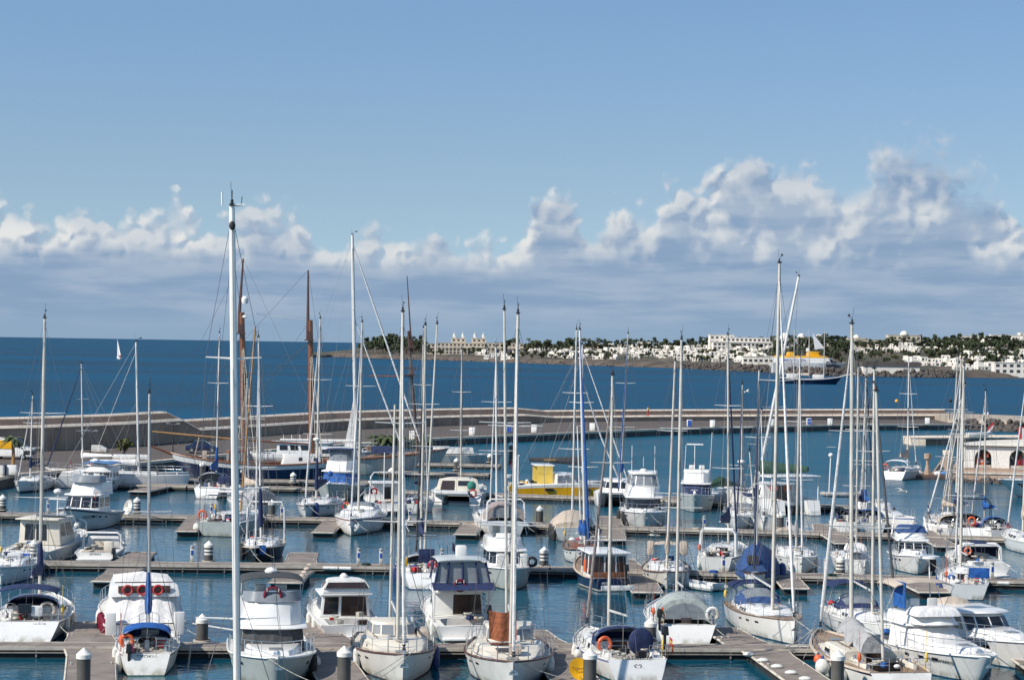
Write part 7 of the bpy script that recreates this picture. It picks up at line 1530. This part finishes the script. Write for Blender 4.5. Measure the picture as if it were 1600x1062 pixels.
for px in (1535.5, 1584, 1634): arches.append(u_of(px, 734.5))
aw, ah = .95, 1.45
def arch_wall():
    g = MB(); x0 = 0.0; D = .35
    def ring(x, z): return [(x, 0, z), (x, D, z)]
    edges = [(0.0, arches[0] - aw)]
    for i, ax_ in enumerate(arches):
        nx = arches[i + 1] - aw if i + 1 < len(arches) else L
        edges.append((ax_ + aw, nx))
    for (s0, s1) in edges: g.box((s0 + s1) / 2, D / 2, H / 2, s1 - s0, D, H)
    for ax_ in arches:
        n = 12
        for k in range(n):
            t0, t1 = math.pi * k / n, math.pi * (k + 1) / n; xa, za = ax_ - aw * math.cos(t0), ah + aw * math.sin(t0); xb, zb = ax_ - aw * math.cos(t1), ah + aw * math.sin(t1)
            g.add([(xa, 0, za), (xb, 0, zb), (xb, 0, H), (xa, 0, H), (xa, D, za), (xb, D, zb), (xb, D, H), (xa, D, H)], [(0, 1, 2, 3), (7, 6, 5, 4), (0, 4, 5, 1), (3, 2, 6, 7)])
    g.box(.15, 3.2, H / 2, .3, 5.6, H); g.box(L / 2, 6.0, H / 2, L, .3, H); return g
arch_wall().build('wall', M['capwhite'], e, smooth=0)
g = MB(); g.box(L / 2, 2.9, H + .04, L + .2, 6.4, .08); g.build('eave_slab', M['rooftile'], e, smooth=0)
g = MB(); g.add([(.2, -.3, H + .125), (L, -.3, H + .125), (L, 6.2, H + .125), (.2, 6.2, H + .125), (3.0, 3.2, H + .62), (L, 3.2, H + 1.15)], [(0, 1, 5, 4), (1, 2, 5), (2, 3, 4, 5), (3, 0, 4)]); g.build('roof', M['concwarm' if False else 'cream'], e, smooth=0)
g = MB(); g.box(L / 2, -.02, .16, L, .03, .3); g.build('grey_plinth', M['conc'], e, smooth=0)
for i, ax_ in enumerate(arches):
    st = empty('market_stall', pL + Vector((math.cos(q) * ax_ - math.sin(q) * .9, math.sin(q) * ax_ + math.cos(q) * .9, .02)), q, ['market stall with orange and red goods inside the left arch of the arcade', 'market stall with crimson cloth inside the second arch of the arcade', 'market stall inside the third arch of the arcade'][i], 'stall')
    g = MB(); g.box(0, -.5, .3, 1.8, .5, .6); g.build('counter', M['beigecv'], st, bevel=.02)
    rr = random.Random(i + 5); cols = [['orange', 'red', 'orange', 'whitecv', 'letterblue'], ['maroon', 'red', 'greencv', 'yellowcv', 'whitecv'], ['red', 'bluecv', 'orange', 'whitecv', 'dark']][i]
    for k in range(16):
        g = MB(); g.box(rr.uniform(-.8, .8), rr.uniform(-.3, .8), rr.uniform(.7, 2.0), rr.uniform(.14, .4), .2, rr.uniform(.15, .5), rr.uniform(-.3, .3)); g.build('hanging_goods', M[rr.choice(cols)], st)
    g = MB(); g.box(.25 * (i * 2 - 1), -.15, .95, 1.0, .25, .7); g.build('folded_cloth', M[['orange', 'maroon', 'red'][i]], st, bevel=.05)
p = at(1597.5, 690, 1.2); g = MB(); g.box(0, 0, 1.1, 1.0, 1.0, 2.2); o = g.build('service_kiosk', M['red'], smooth=0, bevel=.04); o.location = p; tag(o, 'narrow red and white kiosk on the pier at the right edge', 'kiosk'); g = MB(); g.box(.1, -.5, 1.2, .6, .06, 1.7); g.build('white_panel', M['white'], o, smooth=0)

# ---------------------------------------------------------------- on the quay
def cabinet(px, py, blue, k):
    p = at(px, py, 1.12); e = empty('service_cabinet', p, -.25, ('white and blue' if blue else 'plain white') + ' service cabinet standing on the harbour promenade', 'cabinet', ('blue fronted' if blue else 'white') + ' cabinets on the promenade')
    g = MB(); g.box(0, 0, .6, .85, .8, 1.2); g.build('body', M['white'], e, bevel=.03)
    if blue: g = MB(); g.box(.06, -.42, .6, .62, .05, 1.05); g.build('front_panel', M['letterblue'], e, smooth=0)
for k, (x, y, bl) in enumerate(((645, 686, 0), (738, 680, 0), (795.5, 676, 1), (835, 675.5, 0), (926, 672.5, 0), (1077.5, 666.5, 1), (1113.5, 667, 0), (1206, 665, 0), (1264, 663.5, 1), (1297, 664, 0), (1449, 662.5, 0))): cabinet(x, y, bl, k)
p = at(156, 705, 1.15); g = MB(); g.add([(-.95, -.5, 0), (.85, -.5, 0), (.85, .5, 0), (-.95, .5, 0), (-.95, -.45, .75), (.1, -.45, .75), (.85, -.45, .35), (.85, .45, .35), (.1, .45, .75), (-.95, .45, .75)], [(0, 1, 6, 5, 4), (3, 9, 8, 7, 2), (4, 5, 8, 9), (5, 6, 7, 8), (1, 2, 7, 6), (0, 4, 9, 3)]); o = g.build('concrete_block', M['white2'], smooth=0, bevel=.03); o.location = p; tag(o, 'white wedge shaped block on the road below the sea wall', 'block')
p = at(204, 718, 1.1); g = MB(); g.box(0, 0, .3, 3.9, .7, .6, .08, 0, .97, .7); o = g.build('road_barrier', M['white'], bevel=.05); o.location = p; tag(o, 'long low white barrier beside the round bush', 'barrier')
for (x, y, lab, mt) in ((19, 742, 'white slanted box on the quay edge at left', 'white'), (6, 742, 'navy box between white ones on the quay edge at left', 'navycv'), (-2, 743, 'white box cut by the left picture edge on the quay', 'white2')):
    p = at(x, y, 1.12); g = MB(); g.box(0, 0, .5, 1.0 if mt != 'navycv' else .5, .8, 1.0, 0, 0, .9, .8); o = g.build('storage_box', M[mt], bevel=.03); o.location = p; tag(o, lab, 'box')
p = at(2, 741, 1.12); 
def vehicle(name, label, cat, px, py, rz, L, W, H, body, van=False, yellow=False):
    p = at(px, py, 1.12); e = empty(name, p, rz, label, cat); hl = L / 2
    if van: prof = [(-hl, .35), (-hl, H), (hl * .28, H), (hl * .62, H * .60), (hl * .98, H * .50), (hl, .35)]
    else: prof = [(-hl, .3), (-hl, .85), (-hl * .75, .92), (-hl * .45, H), (hl * .15, H), (hl * .5, .95), (hl * .95, .8), (hl, .3)]
    g = MB(); R = [[(x, s * W / 2 * (.9 if z > 1.0 else 1), z) for x, z in prof] for s in (-1, 1)]; g.loft(R); g.build('body', M[body], e, bevel=.06)
    for x in (-hl * .62, hl * .62):
        for s in (-1, 1): g = MB(); g.lathe([(.3, -.1), (.33, -.06), (.33, .06), (.3, .1)], (x, s * (W / 2 - .05), .33), 14, 0, 'y'); w = g.build('wheel', M['dark'], e); g = MB(); g.lathe([(.17, -.12), (.17, .12)], (x, s * (W / 2 - .05), .33), 10, 0, 'y'); g.build('rim', M['steel'], w)
    for s in (-1, 1):
        g = MB(); y = s * (W / 2 * (.95 if van else .97)); z0, z1 = (H * .60, H * .88) if van else (.95, H - .1)
        x0, x1 = (hl * .22, hl * .48) if van else (-hl * .42, hl * .18); P = [(x0, y, z0), (x1 + .15, y, z0), (x1 - .1, y * .96, z1), (x0 + .05, y * .96, z1)]; P = P if s < 0 else P[::-1]; g.panel(P, .02); g.build('window', M['glass'], e, smooth=0)
        if yellow: g = MB(); P = [(-hl * .95, y, H * .5), (hl * .1, y, H * .5), (hl * .1, y, H * .9), (-hl * .95, y, H * .9)]; P = P if s < 0 else P[::-1]; g.panel(P, .03); g.build('yellow_panel', M['yellow'], e, smooth=0)
    g = MB(); zt, zb = (H * .97, H * .63) if van else (H * .97, .98); xt, xb = (hl * .30, hl * .60) if van else (hl * .17, hl * .48); w = W / 2 * .82
    g.panel([(xb + .02, -w, zb), (xb + .02, w, zb), (xt + .03, w * .95, zt), (xt + .03, -w * .95, zt)], .02); g.build('windscreen', M['glass'], e, smooth=0); return e
v = vehicle('delivery_van', 'white delivery van with yellow side panels below the sea wall at far left', 'van', 18, 717, -.05, 5.0, 2.0, 2.35, 'white', True, True)
g = MB(); g.box(2.05, 0, .75, .9, 1.96, .55); g.build('dark_nose', M['black'], v, bevel=.08)
vehicle('parked_car', 'dark blue hatchback parked behind the varnished boom of the schooner', 'car', 316, 707, .1, 3.9, 1.7, 1.45, 'navy')
def lamp_post(px, base, top, label, double=True):
    p = at(px, base, 1.1); z = at_y(px, top, p.y).z - p.z; e = empty('street_lamp', p, 0, label, 'street lamp'); g = MB(); g.lathe([(.12, 0), (.07, .3), (.05, z)], n=8); g.build('pole', M['dark'], e)
    for s in ((-1, 1) if double else (1,)): g = MB(); g.tube([(0, 0, z - .1), (s * .45, 0, z + .05)], .03, 5); g.box(s * .6, 0, z + .04, .45, .2, .1); g.build('lamp_head', M['greycv'], e, bevel=.02)
lamp_post(140.5, 725, 673, 'dark twin headed street lamp at the foot of the sea wall'); lamp_post(270, 705, 662, 'twin headed street lamp near the ramp in the sea wall')
p = at(1484, 656, 1.9); g = MB(); g.lathe([(.1, 0), (.06, .4), (.05, 2.8)], n=8); z = at_y(1484, 624, p.y).z - p.z; g = MB(); g.lathe([(.12, 0), (.07, .3), (.07, z - .5), (.3, z - .45), (.38, z - .15), (.2, z + .1)], n=10); o = g.build('beacon_lamp', M['dark']); o.location = p; tag(o, 'dark round headed lamp post at the end of the breakwater wall', 'street lamp')
M['leafbush'] = mat('bright_olive_leaves', (.13, .13, .03), .9, .25, 2.0)
# plants on the quay
def palm(px, base, top, label, nf=18, Lf=1.7, trunk='mastwood'):
    p = at(px, base, 1.12); h = at_y(px, top, p.y).z - p.z; e = empty('palm_tree', p, rnd.random() * 6, label, 'palm'); t, c = palm_tree(max(.6, h - Lf * .35), nf, Lf, int(px), .1); t.build('trunk', M[trunk], e); c.build('crown', M['leafpalm'], e, smooth=0)
palm(21, 727, 678, 'small palm with an orange brown trunk beside the delivery van', 20, 1.5)
for (x, bs, tp, lab) in ((592, 700, 677, 'bushy low palm left of the crow nest boat'), (606, 702, 676, 'bushy low palm just left of the crow nest mast'), (622, 700, 679, 'bushy low palm right beside the crow nest mast'), (658, 699, 679, 'yellowish low palm right of the white forestay')): palm(x, bs, tp, lab, 26, 1.9, 'bark')
p = at(194, 713, 1.12); e = empty('round_bush', p, 0, 'round olive green clipped tree above the white barrier', 'bush'); e.scale = (1.55, 1.55, 1.25); r_ = random.Random(5); g = MB(); g.tube([(0, 0, 0), (0, 0, .7)], [.1, .07], 6); g.build('trunk', M['bark'], e); g = MB()
for k in range(26):
    v_ = Vector((r_.gauss(0, 1), r_.gauss(0, 1), r_.gauss(0, 1))).normalized() * r_.uniform(.15, .5); leaf_clump(g, (v_.x, v_.y, 1.05 + v_.z), .26, 26, .085, r_)
g.build('crown', M['leafbush'], e, smooth=0)
# people, walkers on the wall and the mole
def person(px, py, z, label, h=1.72, shirt='whitecv', trousers='dark', face=0.0, stride=.18):
    p = at(px, py, z); e = empty('person', p, face, label, 'person'); s = h / 1.72; J = {'pel': (0, 0, .93), 'sp': (0, .01, 1.15), 'ch': (0, 0, 1.36), 'nk': (0, 0, 1.49), 'hd': (0, .02, 1.58), 'tp': (0, .02, 1.66)}
    V = [J['pel'], J['sp'], J['ch'], J['nk'], J['hd'], J['tp']]; E = [(0, 1), (1, 2), (2, 3), (3, 4), (4, 5)]; Rr = [(.15, .11), (.13, .10), (.16, .11), (.055, .055), (.085, .1), (.07, .08)]
    for sd in (-1, 1):
        k = len(V); V += [(sd * .10, 0, .86), (sd * .10, sd * stride * .5 + .03, .48), (sd * .10, sd * stride, .08), (sd * .11, sd * stride + .12, .04)]; E += [(0, k), (k, k + 1), (k + 1, k + 2), (k + 2, k + 3)]; Rr += [(.09, .09), (.06, .06), (.045, .045), (.04, .035)]
        k = len(V); V += [(sd * .19, 0, 1.38), (sd * .24, -sd * .06, 1.12), (sd * .24, -sd * .02 + .08, .90), (sd * .24, .1 - sd * .02, .82)]; E += [(2, k), (k, k + 1), (k + 1, k + 2), (k + 2, k + 3)]; Rr += [(.055, .055), (.045, .045), (.035, .035), (.035, .02)]
    me = bpy.data.meshes.new('body'); me.from_pydata([tuple(c * s for c in v) for v in V], E, []); o = bpy.data.objects.new('body', me); C.objects.link(o); o.parent = e
    md = o.modifiers.new('skin', 'SKIN'); me.skin_vertices[0].data[0].use_root = True
    for i, r in enumerate(Rr): me.skin_vertices[0].data[i].radius = (r[0] * s, r[1] * s)
    o.modifiers.new('sub', 'SUBSURF').levels = 1; o.modifiers['sub'].render_levels = 1; me.materials.append(M['skin'])
    g = MB(); g.lathe([(.165, .98), (.155, 1.15), (.185, 1.36), (.11, 1.47)], n=12)
    for sd in (-1, 1): g.tube([(sd * .17, 0, 1.39), (sd * .235, -sd * .05, 1.16)], [.085, .07], 8)
    g.build('shirt', M[shirt], e); g = MB(); g.lathe([(.17, .86), (.175, 1.0)], n=12)
    for sd in (-1, 1): g.tube([(sd * .10, 0, .90), (sd * .10, sd * stride * .5 + .03, .48), (sd * .10, sd * stride, .12)], [.115, .085, .065], 8)
    g.build('trousers', M[trousers], e); g = MB(); g.ell((0, -.01, 1.66), (.098, .112, .085), 10, 6); g.build('hair', M['brown'], e)
    f = MB(); f.ell((0, .115, 1.585), (.018, .03, .025), 6, 4)
    for sd in (-1, 1): f.ell((sd * .1, .02, 1.585), (.015, .025, .035), 6, 4)
    f.build('nose_and_ears', M['skin'], e); f = MB()
    for sd in (-1, 1): f.ell((sd * .035, .105, 1.615), (.012, .01, .008), 6, 4)
    f.box(0, .108, 1.53, .05, .01, .012); f.build('eyes_and_mouth', M['dark'], e)
    for sd in (-1, 1):
        f = MB(); bx_, by_, bz_ = sd * .24, .1 - sd * .02, .80
        f.ell((bx_, by_, bz_), (.022, .04, .045), 8, 6)
        for j in range(4): f.tube([(bx_, by_ - .03 + .02 * j, bz_ - .03), (bx_ - sd * .006, by_ - .03 + .02 * j, bz_ - .075 - .008 * (j in (1, 2))), (bx_ - sd * .02, by_ - .03 + .02 * j, bz_ - .105)], [.010, .009, .007], 5)
        f.tube([(bx_, by_ + .03, bz_ + .01), (bx_ - sd * .01, by_ + .06, bz_ - .03), (bx_ - sd * .015, by_ + .062, bz_ - .06)], [.011, .010, .008], 5); f.build('hand', M['skin'], e)
    return e
person(1012.5, 650.2, 2.2, 'person in a yellow top walking on the lower step of the breakwater wall', shirt='yellowcv', trousers='red', face=1.4)
person(1538, 657, 2.2, 'person in a white shirt and dark trousers walking on the sandy mole', shirt='whitecv', trousers='dark', face=-1.3); person(1543.5, 656.5, 2.2, 'person in pale clothes walking on the sandy mole beside another', shirt='whitecv', trousers='beigecv', face=-1.3, h=1.62)
# gulls
def gull(px, py, dist_row, label, span=1.2, bank=.3, rz=0.0):
    p = at_y(px, py, dist_row); e = empty('gull', p, rz, label, 'gull'); e.rotation_euler = (0, bank, rz); g = MB(); g.loft([[(r_ * math.cos(a_), y, r_ * math.sin(a_) * .9) for a_ in [k * math.pi / 4 for k in range(8)]] for y, r_ in ((-.26, .012), (-.16, .05), (0, .075), (.14, .06), (.2, .045), (.25, .04), (.29, .015))])
    for s in (-1, 1):
        W_ = [(0, .10, -.08, 0), (.28, .16, -.05, .12), (.45, .10, -.06, .13), (span / 2, -.08, -.12, .05)]
        R = [[(s * x, a_, z + .012), (s * x, b_, z), (s * x, b_ - .002, z - .012), (s * x, a_, z - .01)] for x, a_, b_, z in W_]; g.loft(R)
    g.loft([[(-.03, -.22, 0), (.03, -.22, 0), (.03, -.22, .015), (-.03, -.22, .015)], [(-.08, -.38, 0), (.08, -.38, 0), (.08, -.38, .01), (-.08, -.38, .01)]]); g.build('body', M['white'], e); g = MB(); g.lathe([(.018, .28), (.012, .33), (.002, .36)], n=6, axis='y'); g.build('beak', M['yellow'], e)
gull(1022, 835.5, 128, 'white gull gliding low over the water below the enclosed bridge cruiser', 1.3, .35, 1.2); gull(1409.5, 767, 165, 'white gull flying above the open water left of the arcade', 1.3, .2, -1.0); gull(1167, 611.5, 250, 'far white gull over the sea above the breakwater', 1.2, -.3, .8)
p = at(1401, 627.5, -.05); g = MB(); g.lathe([(.15, -.2), (.48, 0), (.52, .3), (.36, .6), (.1, .75)], n=12); o = g.build('marker_buoy', M['yellow']); o.location = p; tag(o, 'yellow marker buoy floating on the open sea beyond the breakwater', 'buoy')
# work rafts left of the arcade
p = at(1457, 747, 0); e = empty('work_raft', p, .1, 'low brown work raft with pale capped pillars moored left of the arcade', 'raft'); g = MB(); g.box(0, 0, .2, 4.6, 2.4, .5); g.build('deck', M['wood2'], e, bevel=.04)
for x in (-.6,): 
    g = MB(); g.lathe([(.5, .45), (.34, 1.0), (.2, 1.6), (.2, 2.2), (.42, 2.25), (.42, 2.85)], (x, 0, 0), 8); g.build('capped_pillar', M['conc'], e, smooth=0)
for k, (x, mt) in enumerate(((-1.8, 'conclight'), (.4, 'whitecv'), (1.2, 'lightblue'))): g = MB(); g.ell((x, -.8, .6), (.5, .35, .3), 8, 6); g.build('tarpaulin_heap', M[mt], e, smooth=0)
p = at(1474, 746, 0); e = empty('net_heap_raft', p, -.1, 'grey heap under a net on a raft beside the arcade terrace', 'raft'); g = MB(); g.box(0, 0, .15, 3.2, 2.6, .45); g.build('deck', M['wood2'], e); g = MB(); g.loft([[(1.3, -1, .4), (1.3, 1, .4), (-1.3, 1, .4), (-1.3, -1, .4)], [(1.1, -.7, 1.5), (1.1, .7, 1.5), (-.7, .7, 1.3), (-.7, -.7, 1.3)], [(.5, -.3, 2.6), (.5, .3, 2.6), (.0, .3, 2.5), (.0, -.3, 2.5)]]); g.build('net_heap', M['conc'], e, smooth=0); g = MB(); g.box(.25, 0, 2.9, .7, .6, .55); g.build('pillar_cap', M['conclight'], e, bevel=.03)
p = at(1530, 683, 1.2); e = empty('beached_dinghy', p, .2, 'pale dinghy lying on the low pier beside a red and white flag', 'dinghy'); g = MB(); g.loft([[(-2, -.6, .1), (-2, .6, .1), (-2, .6, .7), (-2, -.6, .7)], [(1, -.6, .1), (1, .6, .1), (1, .7, .8), (1, -.7, .8)], [(2.2, -.05, .5), (2.2, .05, .5), (2.2, .05, .9), (2.2, -.05, .9)]]); g.build('hull', M['white2'], e, bevel=.1)
p = at(1549, 683, 1.2); e = empty('flag_pole', p, 0, 'leaning red and white flag on a short pole on the low pier', 'flag'); g = MB(); g.tube([(0, 0, 0), (.4, 0, 2.6)], .03, 6); g.build('pole', M['wood'], e); g = MB(); g.loft([[(.4 - 1.4 * u * .75, .05 * math.sin(6 * u), 2.6 - 1.0 * v - 1.2 * u) for u in (0, .3, .6, 1)] for v in (0, .5, 1)], closed=False, cap0=False, cap1=False, mis=[0, 1]); g.build('flag', [M['red'], M['whitecv']], e)
# power pedestals along the pontoons
def pedestal(px, py, z=.5):
    p = at(px, py, z); e = empty('power_pedestal', p, GRID, 'slim white power pedestal on a pontoon deck', 'power pedestal', 'power pedestals on the pontoons'); g = MB(); g.box(0, 0, .45, .22, .16, .9); g.build('post', M['white2'], e, bevel=.03); g = MB(); g.lathe([(.13, .9), (.14, .98), (.05, 1.06)], n=8); g.build('lamp_cap', M['greycv'], e); g = MB(); g.box(0, -.09, .6, .14, .04, .3); g.build('socket_panel', M['letterblue'], e, smooth=0)
for (x, y) in ((330, 806), (560, 881.5), (300, 877.5), (690, 882), (595, 882), (440, 808.5), (640, 813), (790, 816), (1100, 826), (1230, 829), (1130, 893), (1290, 898), (1550, 903.5), (75, 801.5), (905, 886.5)): pedestal(x, y)
# white edge fenders and hose on the pontoons
for (x0, y0, x1, y1, rowlab) in ((505, 886.5, 528, 887, 'second pontoon right of the double finger'), (530, 887, 549, 887.5, 'second pontoon left of the crowded ketch'), (1227, 1010.5, 1246, 1011, 'nearest pontoon below the navy hood sloop'), (1248, 1011, 1268, 1011.5, 'nearest pontoon right of the navy hood sloop'), (1557, 910, 1576, 910.5, 'second pontoon at the far right')):
    a, b_ = at(x0, y0, .42), at(x1, y1, .42); g = MB(); g.tube([(0, 0, 0), b_ - a], .11, 10); o = g.build('edge_fender', M['fender']); o.location = a + Vector((0, -.12, 0)); tag(o, 'long white fender along the edge of the ' + rowlab, 'fender')
for k in range(6):
    t = k / 5; x, y = 1170 + 110 * t, 1022 + 48 * t; p = at(x, y, .5); g = MB(); g.ell((0, 0, .02), (.28, .17, .12), 10, 6); o = g.build('edge_bumper', M['fender']); o.location = p; tag(o, 'pale bumper along the left edge of the finger at bottom right', 'bumper', 'pale bumpers on the finger')
for k in range(5):
    t = k / 4; x, y = 468 + 16 * t, 905 - 22 * t; p = at(x, y, .45); g = MB(); g.ell((0, 0, .0), (.22, .2, .14), 10, 6); o = g.build('edge_bumper', M['beigecv']); o.location = p; tag(o, 'tan bumper along the right edge of the double finger', 'bumper', 'tan bumpers on the finger')

for k, (x, y, z) in enumerate(((318, 806.5, .5), (572, 882.5, .5), (1088, 826.5, .5), (1115, 894, .5), (1300, 899.5, .5), (470, 1006, .5), (1000, 1008, .5))):
    p = at(x, y, z); g = MB()
    for j in range(3): g.torus((0, 0, .03 + j * .045), .30 - .03 * j, .025, 'z', 18, 5)
    o = g.build('hose_coil', M[('bluecv', 'greencv', 'rope')[k % 3]]); o.location = p; tag(o, ('blue', 'green', 'pale')[k % 3] + ' water hose coiled on a pontoon deck', 'hose', ('blue', 'green', 'pale') [k % 3] + ' hose coils on the pontoons')
p = at(200, 806, .5); e = empty('white_dish', p, -.5, 'white satellite dish standing on the third pontoon beside a banded pile', 'satellite dish'); g = MB(); g.lathe([(.03, -.1), (.3, -.05), (.5, .03), (.51, .045), (.3, -.02), (.02, -.06)], (0, 0, 0), 20); o = g.build('reflector', M['white'], e); o.rotation_euler = (math.radians(72), 0, 0); o.location = (0, 0, .72); o.scale = (.8, 1.2, 1)
g = MB(); g.tube([(0, .1, 0), (0, .08, .7)], .035, 6); g.box(0, .1, .02, .35, .35, .04); g.build('stand', M['steel'], e)
